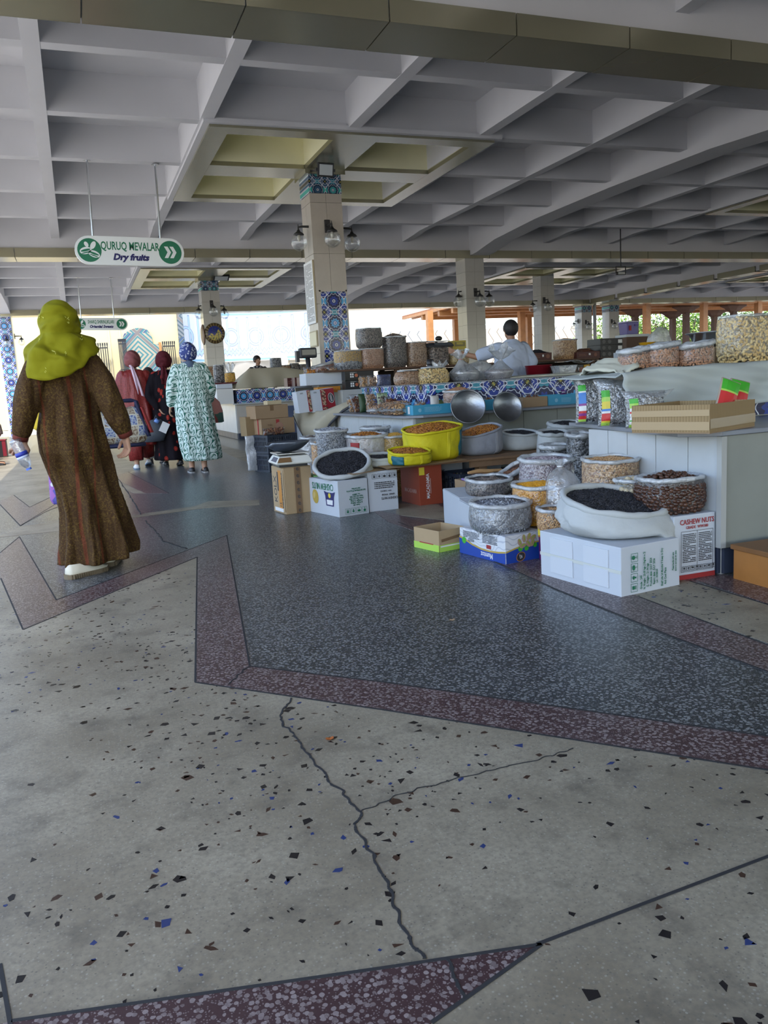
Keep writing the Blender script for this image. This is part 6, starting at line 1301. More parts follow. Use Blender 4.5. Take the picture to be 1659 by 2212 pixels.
def walker(label, loc, H, dress, dmat, arms, st, sp=.085, skin=None, scarf=None, shoe=None, sole=None, sh=.175, lift=(0, 0), hands=None, sl=(.07, .07, .06), rz=0, slen=1.0, extra=None, group=None, shname='shoe', headyaw=0.0, fold=(9, .012)):
    t = thing('person', label, 'person', tuple(loc), rz, group); mb = MB(); hc = Vector((0, .02, H - .125)); head(mb, hc, headyaw); torso(mb, H, sh); legs(mb, H, st, sp, lift=lift)
    for k, A in enumerate(arms):
        A = [Vector(p) for p in A]; cap(mb, A, [.048, .040, .026]); q = -1 if A[0].x < 0 else 1; hd_ = hands[k] if hands else (A[2] - A[1]); hand(mb, A[2], hd_, (0, 1, 0), (-q, -.1, 0), .5)
    remeshed(mb, 'body', skin or m_skin, t, .0075, 3)
    mb = MB(); mb.rings(loftdress(dress, fold[0], fold[1], H * 9))
    for A in arms:
        A = [Vector(p) for p in A]; e = A[1].lerp(A[2], slen * .94); q = -1 if A[0].x < 0 else 1
        cap(mb, [A[0] + Vector((-q * .03, 0, .0)), A[0].lerp(A[1], .6), A[1], e], [sl[0], sl[0], sl[1], sl[2]], 14)
    if dmat: remeshed(mb, 'long_dress', dmat, t, .012, 3)
    if shoe: shoes(t, H, st, sp, shoe, sole, lift, shname)
    return t, hc
# woman in the green and white leaf print
gH = 1.69; A_ = [[(-.19, 0, 1.37), (-.25, -.02, 1.10), (-.285, .04, .90)], [(.19, 0, 1.37), (.25, .02, 1.10), (.25, .16, .93)]]
gt, hc = walker('woman from behind in a green and white leaf print dress and blue patterned headscarf', (1.44, 10.95, 0), gH, [(1.46, .09, .07, 0, 0, 0), (1.42, .17, .10, 0, 0, 0), (1.34, .215, .13, 0, 0, 0), (1.1, .225, .16, 0, 0, .3), (.9, .24, .18, .005, 0, .6), (.6, .255, .20, .02, .0, 1), (.35, .265, .20, .05, 0, 1.1), (.19, .255, .19, .07, 0, 1.1), (.165, .235, .18, .07, 0, 1)], m_leafd, A_, (.06, -.06), .075, scarf=True, shoe=m_black, sole=M('sole_grey', (.3, .3, .3), .6), sl=(.085, .085, .06), slen=.85, shname='sandal')
scarf_cap(gt, hc, M('scarf_blue', rough=.7, expr=e_bluescarf, bexpr=(b_drape, .9, .02)), 1.2); MB().grid(lambda u, v: hc + Vector(((u - .5) * (.16 + .16 * v), -.03 - .07 * math.sin(PI * u) - .03 * v, -.085 - .085 * v - .03 * abs(u - .5))), 14, 8).build('scarf_tail', M('scarf_bluegrey', (.08, .12, .20), .7), gt, smooth=True, thick=.006)
# woman in dark floral dress
A_ = [[(-.18, 0, 1.34), (-.25, -.03, 1.06), (-.14, -.10, .86)], [(.18, 0, 1.34), (.22, .03, 1.08), (.22, .12, .88)]]
bt2, hcb = walker('woman from behind in a black dress with dark red flowers and a maroon headscarf', (1.26, 12.35, 0), 1.66, [(1.42, .09, .07, 0, 0, 0), (1.38, .17, .10, 0, 0, 0), (1.3, .205, .13, 0, 0, 0), (1.05, .20, .15, 0, 0, .3), (.85, .23, .17, 0.0, 0, .6), (.5, .245, .20, .03, .0, 1), (.25, .28, .22, .05, 0, 1.4), (.12, .30, .23, .05, 0, 1.6), (.10, .28, .22, .05, 0, 1.6)], m_redfl, A_, (.10, -.10), .09, scarf=True, shoe=m_black, sole=m_black, sl=(.075, .075, .06), slen=.9, lift=(.0, .03), fold=(8, .016))
scarf_cap(bt2, hcb, M('scarf_maroon', (.085, .012, .018), .8, spec=.2, var=.4, vscale=30, bexpr=(b_drape, .9, .02)), 1.24, (.26, .12, .02))
# woman in red with the pink scarf
A_ = [[(-.19, 0, 1.36), (-.24, .0, 1.08), (-.22, .12, .86)], [(.19, 0, 1.36), (.25, .03, 1.08), (.24, .15, .88)]]
rt, hcr = walker('woman from behind in a dark red silk dress with a pinkish headscarf tied behind', (.83, 12.45, 0), 1.69, [(1.45, .09, .07, 0, 0, 0), (1.41, .18, .10, 0, 0, 0), (1.34, .215, .13, 0, 0, 0), (1.1, .22, .16, 0, 0, .3), (.9, .235, .18, 0, 0, .5), (.6, .255, .20, .0, 0, .8), (.36, .28, .22, 0, 0, 1), (.34, .26, .2, 0, 0, 1)], m_reds, A_, (-.12, .16), .09, scarf=True, shoe=M('sandal_white', (.72, .72, .72), .5), sole=M('sole_blue', (.10, .16, .24), .6), sl=(.085, .09, .08), slen=.9, lift=(0, .05), shname='sandal')
mb = MB()
for k, q in enumerate((-1, 1)): f = (-.12, .16)[k]; mb.tube([(q * .08, f * .3, .62), (q * .09, f * .7, .32), (q * .09, f, .13 + .04 * k)], [.12, .115, .10], 16)
mb.build('trousers', m_reds, rt, smooth=True)
scarf_cap(rt, hcr, M('scarf_rose', (.22, .07, .07), .7, spec=.25, var=.3, vscale=14, bexpr=(b_drape, .9, .02)), 1.24, (.42, .085, .10), tailmat=M('scarf_pink', (.62, .46, .56), .5))
# child's head beyond them
P = aty(328, 830, 13.0)
ct, hcc = walker('child with short black hair in a dark shirt walking ahead of the red woman', (1.09, 13.1, 0), 1.50, [(1.26, .07, .06, 0, 0, 0), (1.22, .14, .09, 0, 0, 0), (1.1, .165, .11, 0, 0, 0), (.85, .16, .12, 0, 0, .3), (.70, .165, .12, 0, 0, .3), (.685, .15, .11, 0, 0, 0)], M('shirt_dark', (.03, .035, .06), .7), [[(-.15, 0, 1.18), (-.19, 0, .96), (-.18, .08, .78)], [(.15, 0, 1.18), (.19, 0, .96), (.18, .08, .78)]], (.1, -.1), .08, skin=m_skind, shoe=m_black, sole=m_black, slen=.3, sh=.14)
hair_cap(ct, hcc, 0, 1.0, -.075); mb = MB()
for q, f in ((-1, .1), (1, -.1)): mb.tube([(q * .07, 0, .72), (q * .08, f * .6, .4), (q * .08, f, .09)], [.085, .07, .065], 14)
mb.build('trousers', M('trousers_white', (.6, .6, .58), .7), ct, smooth=True)
# woman hidden ahead of the near one
A_ = [[(-.18, 0, 1.30), (-.245, -.02, 1.03), (-.255, -.02, .80)], [(.18, 0, 1.30), (.25, 0, 1.06), (.36, .02, .93)]]
ht, hch = walker('woman in a yellow and blue print dress hidden ahead of the lime scarfed woman', (-.04, 7.15, 0), 1.58, [(1.34, .09, .07, 0, 0, 0), (1.30, .17, .10, 0, 0, 0), (1.2, .20, .13, 0, 0, 0), (.9, .22, .16, 0, 0, .4), (.6, .23, .18, .0, 0, .8), (.24, .25, .18, .0, 0, 1), (.2, .23, .17, .0, 0, 1)], m_yelf, A_, (-.12, .14), .10, scarf=True, shoe=M('shoe_pale', (.62, .62, .62), .6), sole=M('sole_dark', (.08, .08, .09), .7), sl=(.075, .075, .07), slen=.75)
scarf_cap(ht, hch, M('scarf_ochre', (.35, .22, .04), .7), 1.0)
def e_patch(nt):
    x, y, z, o = coords(nt); u = (x + y * .3) * 11; v = z * 11; d, r = tvor(nt, vec(nt, u.fl(), v.fl(), 0.0), 1.7); n = tnoise(nt, o, 60, 3, .7)
    base = mixc(nt, r.gt(.5), (.55, .50, .40), (.40, .46, .55)); c = mixc(nt, n.gt(.52), base, mixc(nt, r.gt(.66), mixc(nt, r.gt(.33), (.18, .10, .05), (.22, .15, .10)), (.03, .07, .32)))
    return mixc(nt, ((u.fr() - .5).abs().gt(.44) + (v.fr() - .5).abs().gt(.44)).min(1), c, (.62, .60, .52))
m_patch = M('patchwork', rough=.7, expr=e_patch)
P = aty(262, 915, 7.2)
pb = thing('patchwork_bag', 'large soft patchwork holdall carried beside the lime scarfed woman', 'bag', (P.x, 7.2, P.z - .02), .1)
mb = MB(); mb.rings([[Vector((x, .10 * k * math.cos(a), -.01 + (.155 * k + .0) * math.sin(a) * (1 + .08 * math.sin(x * 20)))) for a in [2 * PI * i / 20 for i in range(20)]] for x, k in ((-.27, .55), (-.265, .8), (-.2, .97), (-.05, 1.0), (.1, 1.03), (.17, .95), (.205, .75), (.21, .5))]); mb.build('bag_body', m_patch, pb, smooth=True)
m_navyc = M('navy_cloth', (.015, .02, .07), .7, var=.3, vscale=30)
MB().tube([(-.12, 0, .14), (-.05, -.03, .21), (.10, 0, .21), (.14, .0, .20), (.13, 0, .13)], [.012, .014, .018, .016, .012], 8).build('strap', m_navyc, pb, smooth=True); MB().rings([[Vector((x, .104 * math.cos(a), -.165 + .02 * math.sin(a))) for a in [2 * PI * i / 14 for i in range(14)]] for x in (-.26, .0, .17)]).build('bag_base', m_navyc, pb, smooth=True)
MB().grid(lambda u, v: Vector((.11 + .035 * u + .08 * v, -.08 - .02 * math.sin(u * 5), .20 - .30 * v)), 5, 10).build('side_flap', m_navyc, pb, smooth=True, thick=.006)
MB().grid(lambda u, v: Vector((.15 + .035 * u + .065 * v, -.075 - .02 * math.sin(u * 5), .15 - .22 * v)), 5, 10).build('red_flap', m_inkr, pb, smooth=True, thick=.006)
P = aty(336, 925, 12.0)
sb = thing('shopping_bag', 'grey plastic shopping bag held by the woman in black and red flowers', 'bag', (P.x, 12.15, P.z), .1); m_gbag = M('bag_grey', (.07, .08, .10), .4, bump=.5, bscale=20)
mb = MB(); mb.rings([[Vector((dx + w * math.cos(a), .05 * math.sin(a) * w / .14, z)) for a in [2 * PI * i / 22 for i in range(22)]] for z, w, dx in ((-.20, .10, -.04), (-.19, .15, -.03), (-.08, .165, -.0), (.06, .13, .02), (.12, .07, .03))]); mb.build('bag_body', m_gbag, sb, smooth=True)
MB().tube([(.0, 0, .11), (.035, 0, .18), (.06, 0, .11)], .008, 6).build('handle', m_gbag, sb, smooth=True); MB().obox((.12, -.10, .0), (.11, .004, .15), Matrix.Rotation(.5, 3, 'Y')).build('white_leaflet', m_white, sb); MB().tube([(.0, -.08, .12), (.05, -.085, .08)], .03, 8).build('bottle_top', M('bottle_blue', (.15, .28, .65), .3), sb, smooth=True)
P = aty(460, 865, 11.05)
pk_ = thing('shopping_bag', 'pink and green shopping bag hanging at the right of the leaf print dress', 'bag', (1.74, 11.12, .80), .2)
def e_pinkbag(nt):
    x, y, z, o = coords(nt); n = tnoise(nt, o, 7, 1); return mixc(nt, (z + n * .3).gt(.14), mixc(nt, (x + n * .2).gt(.10), (.28, .05, .05), (.05, .12, .10)), (.50, .22, .20))
mb = MB(); mb.rings([[Vector((w * math.cos(a), .05 * math.sin(a), z)) for a in [2 * PI * i / 20 for i in range(20)]] for z, w in ((-.16, .10), (-.15, .13), (0, .125), (.12, .09), (.18, .03))]); mb.build('bag_body', M('pink_bag', rough=.5, expr=e_pinkbag, bump=.5, bscale=20), pk_, smooth=True); MB().tube([(-.02, 0, .17), (0, 0, .235), (.02, 0, .17)], .006, 6).build('handle', M('pink_handle', (.5, .22, .2), .5), pk_, smooth=True)
# the stall keeper in the pale blue shirt
P = aty(1104, 712, 8.95); SH = P.z + .118
A_ = [[(-.20, .02, SH - .34), (-.42, .14, SH - .43), (-.60, .30, SH - .36)], [(.20, .02, SH - .34), (.27, -.06, SH - .58), (.24, .10, SH - .74)]]
t, hcm = walker('man from behind in a pale blue shirt leaning on his stall', (P.x, 8.95, 0), SH, [(SH - .26, .07, .07, 0, 0, 0), (SH - .285, .13, .09, 0, 0, 0), (SH - .33, .205, .12, 0, 0, 0), (SH - .5, .225, .14, 0, 0, .3), (SH - .75, .215, .15, 0, 0, .6), (SH - .90, .21, .15, 0, 0, .5), (SH - .92, .2, .14, 0, 0, 0)], None, A_, (0, 0), .1, skin=m_skind, shoe=m_black, sole=m_black, sh=.19)
hair_cap(t, hcm, 0, 1.05, -.09)
mb = MB(); mb.rings(loftdress([(SH - .235, .062, .065, 0, 0, 0), (SH - .275, .12, .085, 0, 0, 0), (SH - .315, .205, .115, 0, 0, 0), (SH - .5, .235, .145, 0, 0, .6), (SH - .75, .22, .155, 0, 0, 1.0), (SH - .92, .215, .155, 0, 0, .8), (SH - .94, .2, .14, 0, 0, 0)], 5, .012, 4.0))
for A in A_: A = [Vector(p) for p in A]; q = -1 if A[0].x < 0 else 1; cap(mb, [A[0] + Vector((-q * .03, 0, -.005)), A[0].lerp(A[1], .75)], [.085, .085], 14)
remeshed(mb, 'tee_shirt', M('shirt_pale_blue', (.46, .525, .67), .85, spec=.15, bexpr=(b_drape, .6, .02)), t, .011, 4)
mb = MB(); 
for q in (-1, 1): mb.tube([(q * .08, 0, SH - .80), (q * .1, .0, .4), (q * .1, 0, .07)], [.13, .09, .08], 14)
mb.build('trousers', M('trousers_dark', (.03, .03, .04), .8), t, smooth=True)
# the man at the farther stall, turned to his left
P = aty(556, 778, 19.7); SH = P.z + .12
def e_dots(nt): d, _ = tvor(nt, coords(nt)[3], 18); return mixc(nt, d.lt(.30), (.02, .02, .03), (.62, .62, .62))
A_ = [[(-.19, 0, SH - .34), (-.24, -.05, SH - .62), (-.06, -.22, SH - .60)], [(.19, 0, SH - .34), (.25, -.06, SH - .62), (.10, -.24, SH - .62)]]
t, hcm = walker('man in a black and white print shirt sitting behind the cloth covered stall', (P.x, 19.7, 0), SH, [(SH - .25, .07, .07, 0, 0, 0), (SH - .285, .13, .09, 0, 0, 0), (SH - .33, .20, .12, 0, 0, 0), (SH - .6, .215, .14, 0, 0, .3), (SH - .9, .21, .15, 0, 0, .3), (SH - .92, .19, .13, 0, 0, 0)], M('print_shirt', rough=.7, expr=e_dots), A_, (0, 0), .1, skin=m_skind, shoe=m_black, sole=m_black, rz=0, slen=.1, headyaw=PI + .55)
hair_cap(t, hcm, PI + .55, 1.0, -.05); eyes(t, hcm, PI + .55)
# seated men by the left column
def seated(label, loc, yaw, jm, tm, cap_=None, H=1.25, head_z=1.14, lean=.08):
    t = thing('person', label, 'person', tuple(loc), yaw); mb = MB(); hc = Vector((0, lean + .06, head_z)); head(mb, hc)
    cap(mb, [(0, 0, .50), (0, .02, .72), (0, lean * .8, .90)], [.13, .115, .12], 14); cap(mb, [(-.15, lean, .94), (.15, lean, .94)], [.055, .055]); cap(mb, [(0, lean, .94), (0, lean + .05, 1.05)], [.055, .05])
    for q in (-1, 1):
        cap(mb, [(q * .09, 0, .50), (q * .12, .40, .50), (q * .12, .42, .07)], [.085, .062, .04]); cap(mb, [(q * .12, .40, .05), (q * .13, .56, .03)], [.036, .03]); cap(mb, [(q * .18, lean, .92), (q * .23, .14, .68), (q * .10, .34, .66)], [.05, .042, .028]); hand(mb, (q * .10, .34, .66), (-q * .2, 1, .0), (-q, .2, .4), (0, 0, -1), .4)
    remeshed(mb, 'body', m_skind, t, .008, 3)
    mb = MB(); mb.rings(loftdress([(.95, .07, .07, 0, lean, 0), (.93, .16, .10, 0, lean, 0), (.86, .20, .13, 0, lean * .8, 0), (.65, .20, .155, 0, .02, .4), (.47, .20, .16, 0, .0, .4), (.46, .18, .14, 0, 0, 0)], 6, .012, 3))
    for q in (-1, 1): cap(mb, [(q * .16, lean, .91), (q * .23, .14, .68), (q * .12, .31, .66)], [.075, .068, .055], 12)
    remeshed(mb, 'jacket', jm, t, .012, 3); mb = MB()
    for q in (-1, 1): mb.tube([(q * .085, -.04, .52), (q * .12, .38, .51), (q * .12, .44, .44), (q * .12, .43, .10)], [.11, .085, .08, .065], 14)
    remeshed(mb, 'trousers', tm, t, .012, 2)
    for q in (-1, 1): MB().rings([[Vector((q * .125 + a * w, .42 + y, z)) for a, z in ((-1, .0), (1, 0), (.9, h), (-.9, h))] for y, w, h in ((-.08, .035, .07), (.03, .042, .06), (.13, .042, .04), (.17, .02, .03))]).build('shoe', m_black, t, bevel=.008)
    hair_cap(t, hc, 0, 1.0, -.06); eyes(t, hc, 0)
    if cap_: MB().lathe([(.10, .06), (.098, .10), (.07, .135), (.001, .145)], 18, hc, sy=1.1).add([hc + Vector((x, y, .062)) for x, y in ((-.07, .08), (.07, .08), (.05, .17), (-.05, .17))], [(0, 1, 2, 3)]).build('cap', cap_, t, smooth=True, thick=.006)
    return t
seated('man in a blue grey jacket sitting at the left edge of the hall', (-1.87, 15.6, 0), -PI / 2 + .1, M('jacket_grey', (.16, .20, .29), .8), M('trousers_navy', (.015, .02, .04), .8))
seated('man in a black cap sitting near the tall blue mosaic column', (-1.62, 18.2, 0), PI / 2 + .3, M('shirt_blotch', (.20, .15, .14), .8, var=.6, vscale=14), M('trousers_grey', (.06, .06, .07), .8), m_black, lean=.12)
seated('woman in a dark flowered blouse sitting behind the grey jacketed man', (-2.1, 17.2, 0), -PI / 2, M('blouse_dark', (.12, .04, .05), .8, var=.6, vscale=20), M('skirt_dark', (.03, .02, .03), .8), lean=.02)
for k, (x, y, lb) in enumerate(((-1.9, 15.6, 'red box seat under the man in the blue grey jacket'), (-1.6, 18.2, 'red box seat under the man in the black cap'), (-2.12, 17.2, 'red box seat under the woman in the flowered blouse'))):
    t = thing('box_seat', lb, 'stool', (x, y, 0), 0); MB().box(-.17, .17, -.18, .18, .02, .335).build('box', M('red_box', (.22, .01, .025), .5), t, bevel=.01); MB().box(-.18, .18, -.19, .19, .336, .36).build('lid', M('red_lid', (.30, .02, .03), .5), t, bevel=.006); MB().box(-.172, -.168, -.1, .1, .0, .33).box(.168, .172, -.1, .1, 0, .33).box(-.1, .1, -.184, -.181, 0, .33).build('band', m_black, t)
# ------------------------------------------------------------ on the middle stall
def wz(px, wpx, y): P = aty(px, 850, y); return wpx * (P - CAMPOS).dot(AF) / F
m_zone = M('tray_inside', (.10, .30, .42), .6)
def pxtray(label, px0, px1, y, d, h, mat, z=.7155, inner=None, rz=0.0):
    a, b = aty(px0, 880, y), aty(px1, 880, y); return tray(label, (a.x, y), (b.x - a.x), d, h, mat, z, rz, inner)
tb1 = pxtray('long sky blue carton tray of dried fruit packets on the middle counter', 892, 974, 7.18, .26, .095, m_cartb, inner=m_zone); print_on(tb1, 'left', .34, .26, [('r', .16, .048, .05, .07, 0, m_white), ('L', .07, .05, .05, .06, 0, 4, m_white)]); print_on(tb1, 'front', .34, .26, [('d', .07, .045, .018, .018, 0, M('pale_blue_print', (.22, .50, .66), .5)), ('L', .21, .05, .18, .05, 0, 4, MATS['pale_blue_print'])])
pxtray('short sky blue carton between the two leaning metal basins', 1044, 1072, 7.2, .2, .105, m_cartb, inner=m_zone)
pxtray('plain brown carton tray right of the leaning basins', 1130, 1183, 7.24, .3, .10, m_kraft); tb2 = pxtray('sky blue carton tray beside the plain brown one', 1184, 1262, 7.26, .3, .105, m_cartb, inner=m_zone); print_on(tb2, 'front', .3, .3, [('d', .10, .05, .02, .02, 0, MATS['pale_blue_print']), ('L', .22, .05, .12, .05, 0, 4, MATS['pale_blue_print'])])
P = aty(1222, 853, 7.36); tied('purple thin plastic bag of dark fruit in the sky blue tray', (P.x, 7.40, .722), .10, .12, 'black', 'nut', 1.0, .02, 71, mat=film('purple_film', haze=.5, tint=(.35, .15, .45)))
P = aty(1275, 845, 7.5); pouch('fruit_packet', 'purple packet of dried plums beside the sunflower seed packets', (P.x, 7.46, .718), .14, .13, .08, M('plum_film', (.16, .02, .10), .3), seed=72, rz=.2)
for k, (px, py, w_, lb) in enumerate(((1152, 862, 40, 'clear packet of brown fruit in the plain brown tray'), (1058, 868, 22, 'small clear packet in the short sky blue carton'), (912, 875, 26, 'clear packet of pale nuts at the left end of the long blue tray'), (940, 872, 22, 'white paper cone packet in the long blue tray'), (956, 873, 20, 'green and brown packet at the right end of the long blue tray'))):
    P = aty(px, py, 7.30); pouch('fruit_packet', lb, (P.x, 7.31, .7225), wz(px, w_, 7.3), .13 if k != 3 else .17, .06, [m_film, m_film, m_film, M('paper_white', (.62, .6, .57), .7), M('green_pack', (.10, .14, .05), .5)][k], rz=.1 * k, tiltx=-.35 if k != 3 else 0, grain='date' if k in (0, 1) else ('hazel' if k == 2 else None), proto='nut', gs=1.2, seed=73 + k)
pxbag('clear_bag', 'clear bag of almonds with a heaped top behind the leaning basin', 990, 845, 7.42, 64, .7155, grain='brown', proto='almond', gs=1.05, seed=80, heap=.035, rim=.012)
def basin(label, px, py, y, wpx, tilt_, yaw, dent=0, seed=1):
    P = aty(px, py, y); r = wz(px, wpx, y) / 2
    t = thing('metal_basin', label, 'basin', tuple(P)); t.rotation_euler = (tilt_, 0, yaw)
    pf = [(r * .98, .0), (r, .006), (r * .985, .010), (r * .92, .0), (r * .86, -.02), (r * .76, -.075), (r * .70, -.088), (r * .60, -.088), (r * .58, -.080), (r * .30, -.080), (r * .28, -.084), (.001, -.084)]
    mb = MB().lathe(pf, 40); mb.v = [(x, y_, z + (.006 * nz(x * 16, y_ * 16, seed) if dent else 0)) for x, y_, z in mb.v]; mb.build('bowl', M('aluminium', (.30, .32, .35), .33, 1.0, bump=.28, bscale=16), t, smooth=True, thick=.003)
    MB().tube([(r * .58 * math.cos(a), r * .58 * math.sin(a), -.080) for a in [2 * PI * k / 28 for k in range(28)]], .0055, 6, closed=True).build('ridge', MATS['aluminium'], t, smooth=True)
    return t
basin('left leaning metal basin with a ringed bottom', 1011, 878, 6.99, 76, math.radians(74), -.30, 0)
basin('right leaning metal basin with a dented bottom', 1096, 879, 6.98, 67, math.radians(74), -.12, 1, 4)
# packets along the left worktop edge
for k, (px, pyb, w_, h_, y, mat, gr_, pr_, gs_, lb, tx) in enumerate((
    (766, 893, 24, 34, 9.35, 'film', 'pist', 'nut', 1.2, 'green and clear packet at the far tip of the middle counter', -.3), (776, 892, 22, 44, 9.15, 'film', 'date', 'nut', 1.4, 'clear tube packet of dark red dates at the tip of the counter', -.5),
    (790, 884, 30, 40, 9.0, 'green', None, 'nut', 1, 'dark green packet of dried herbs on the middle counter', -.1), (801, 892, 22, 16, 8.8, 'dark', None, 'nut', 1, 'small dark brown box of dates on the middle counter', 0),
    (806, 894, 26, 48, 8.6, 'film', 'hazel', 'nut', 1.5, 'clear packet of sliced brown fruit standing on the middle counter', -.25), (829, 886, 28, 44, 8.3, 'lime', 'dark', 'nut', 1.4, 'white and lime packet of dark nuts on the middle counter', -.1),
    (845, 884, 28, 36, 8.2, 'film', 'date', 'mac', 1.3, 'clear packet of dark dried plums on the middle counter', -.1))):
    P = aty(px, pyb, y); mm = {'film': m_film, 'green': M('herb_pack', (.03, .07, .025), .5), 'dark': M('date_box', (.07, .025, .015), .4), 'lime': film('lime_film', haze=.35, tint=(.80, .9, .6))}[mat]
    pouch('fruit_packet', lb, (P.x, y, .716), wz(px, w_, y), wz(px, h_, y), .07, mm, rz=.25, tiltx=tx, grain=gr_, proto=pr_, gs=gs_, seed=90 + k)
for k, (px, y, L, w_, lb, mt, gr_) in enumerate(((835, 7.75, .50, .16, 'long white edged bag of nuts lying along the middle counter', m_filmm, 'hazel'), (853, 7.42, .26, .15, 'lying bag of nuts with a blue printed edge', m_film, 'hazel'), (872, 7.28, .18, .13, 'small lying bag of nuts left of the long blue tray', m_film, 'pist'))):
    P = aty(px, 890, y); t = pouch('nut_packet', lb, (P.x - L * .3, y + .06, .765), w_, L, .09, mt, rz=0, grain=gr_, proto='nut', gs=1.2, seed=101 + k, flat_=True, band=(.02, .12, [(.1, .9, 1)]) if k else None); t.rotation_euler = (-PI / 2 + .1, 0, -1.25 + .25 * k)
# upper row on the riser
for k, (px, pyt, pyb, w_, y, lb, gr_) in enumerate(((786, 809, 830, 22, 9.6, 'clear packet with a green core on the mosaic riser', 'pist'), (803, 808, 829, 22, 9.3, 'second clear packet with a teal lid on the mosaic riser', 'hazel'), (830, 810, 831, 40, 8.7, 'blue tied bag of dark seeds on the mosaic riser', 'dark'))):
    P = aty(px, pyb, y); pouch('seed_packet', lb, (P.x, y, 1.0135), wz(px, w_, y), wz(px, 24, y), .09, m_film if k < 2 else film('blue_film', haze=.35, tint=(.45, .5, .75)), rz=.4, grain=gr_, proto='nut' if k < 2 else 'seed', gs=1.3, seed=110 + k)
def rb(label, px, pyt, pyb, w_, y, z, gr_, pr_, gs_, seed, closed=True, name='clear_bag', **kw):
    P = aty(px, (pyt + pyb) / 2, y); d = (P - CAMPOS).dot(AF); r = w_ / 2 * d / F; h = (pyb - pyt) * d / F
    return bag(name, label, (P.x, y, z), r, r * kw.pop('asp', .8), h, 'film', gr_, pr_, gs_, seed=seed, closed=closed, **kw)
rb('clear bag of peanuts left of the cashew bag on the mosaic riser', 880, 800, 828, 56, 8.05, 1.0135, 'hazel', 'nut', 1.1, 115, bulge=.1, neck=.2)
rb('tied clear bag of cashews standing on the mosaic riser', 934, 792, 824, 68, 7.98, 1.0135, 'cashew', 'cashew', 1.0, 116, bulge=.1, neck=.25)
P = aty(946, 790, 7.98); tag(MB().grid(lambda u, v: Vector(((u - .5) * (.10 + .10 * v) + .03 * v, .02 * math.sin(u * 14), .09 * v + .02 * math.sin(u * 17) * v)), 18, 6).build('gathered_film', m_filmm, loc=(P.x, 7.98, 1.145), smooth=True, thick=.002), 'gathered plastic neck above the cashew bag', 'film')
P = aty(1008, 822, 7.97); tied('clear bag of grey seeds tied with a pink band on the mosaic riser', (P.x, 8.0, 1.0135), .17, .235, 'grey', 'pumpkin', 1.2, .08, 117, knot=M('pink_band', (.6, .15, .12), .5), lean=(-.05, 0))
P = aty(1082, 820, 7.97); tied('clear bag of dark seeds with a long crumpled top beside the pink tied one', (P.x, 8.02, 1.0135), .17, .21, 'mauve', 'seed', 1.6, .13, 118, lean=(.03, 0))
P = aty(1035, 795, 8.2); tag(MB().ball((0, 0, 0), (.17, .08, .11), 16, 10).build('crumpled_bag', m_filmm, loc=(P.x + .02, 8.2, 1.125), smooth=True), 'crumpled empty clear bag behind the pink tied bag', 'bag')
for v_ in COL.objects[-1].data.vertices: v_.co *= 1 + .25 * nz(v_.co.x * 18, v_.co.y * 18, v_.co.z * 18)
t = thing('thermos', 'dark thermos flask behind the cashew bag', 'thermos', (aty(928, 790, 8.22).x, 8.2, 1.0135)); MB().lathe([(.05, 0), (.055, .01), (.055, .16), (.035, .20), (.001, .20)], 18).build('body', M('thermos_grey', (.22, .24, .28), .3, .6), t, smooth=True); MB().lathe([(.038, .195), (.042, .21), (.038, .255), (.001, .262)], 16).build('lid', m_black, t, smooth=True)
t = pouch('cloth_bundle', 'cream folded cloth along the top edge of the mosaic riser', (aty(1200, 805, 8.0).x, 7.95, 1.02), 1.5, .22, .02, M('cloth_cream'), tiltx=-PI / 2 + .05, cat='cloth', seed=5); t.location.z = 1.024
# goods on the dark back shelf
SZ = 1.2505
rb('clear bag of orange lentils over pale seeds, at the left of the back shelf', 752, 763, 802, 58, 10.42, SZ, 'grey', 'seed', 1.8, 121, e=3.2, bulge=.03, grain2=('yellow', .42))
P = aty(752, 772, 10.42); d_ = (P - CAMPOS).dot(AF); bag('clear_bag', 'upper clear bag of orange lentils resting on the pale seed bag', (P.x, 10.42, SZ + .26), .17, .13, .001 + .0, 'film', 'yellow', 'lentil', 1.5, seed=122, closed=True) if False else None
o = COL.objects.get('clear_bag')
rb('clear bag of brown almonds under the dark seed bag on the back shelf', 801, 755, 796, 54, 10.42, SZ, 'brown', 'lentil', 1.7, 123, e=3.2, bulge=.03)
P = aty(797, 735, 10.42); d_ = (P - CAMPOS).dot(AF); bag('clear_bag', 'clear bag of dark flax seeds stacked on the brown almond bag', (aty(797, 735, 10.42).x, 10.42, SZ + 41 * d_ / F + .018), 27 * d_ / F, 21 * d_ / F, 40 * d_ / F, 'film', 'dark', 'seed', 1.8, seed=124, closed=True, e=3.2)
rb('tall clear bag of dark sunflower seeds on the back shelf', 852, 731, 795, 51, 10.42, SZ, 'dark', 'seed', 1.8, 125, closed=False, e=3.0, heap=.05, bulge=.02, rim=.012)
rb('clear bag of whole pistachios on the back shelf', 899, 743, 793, 45, 10.42, SZ, 'hazel', 'almond', 1.2, 126, e=3.0, bulge=.03)
rb('clear bag of dark hazelnuts under the digital scale', 945, 752, 790, 45, 10.42, SZ, 'dark', 'mac', .9, 127, e=3.2, bulge=.02)
rb('clear bag of cashews right of the scale on the back shelf', 990, 760, 789, 44, 10.42, SZ, 'cashew', 'almond', 1.1, 128, e=3.0)
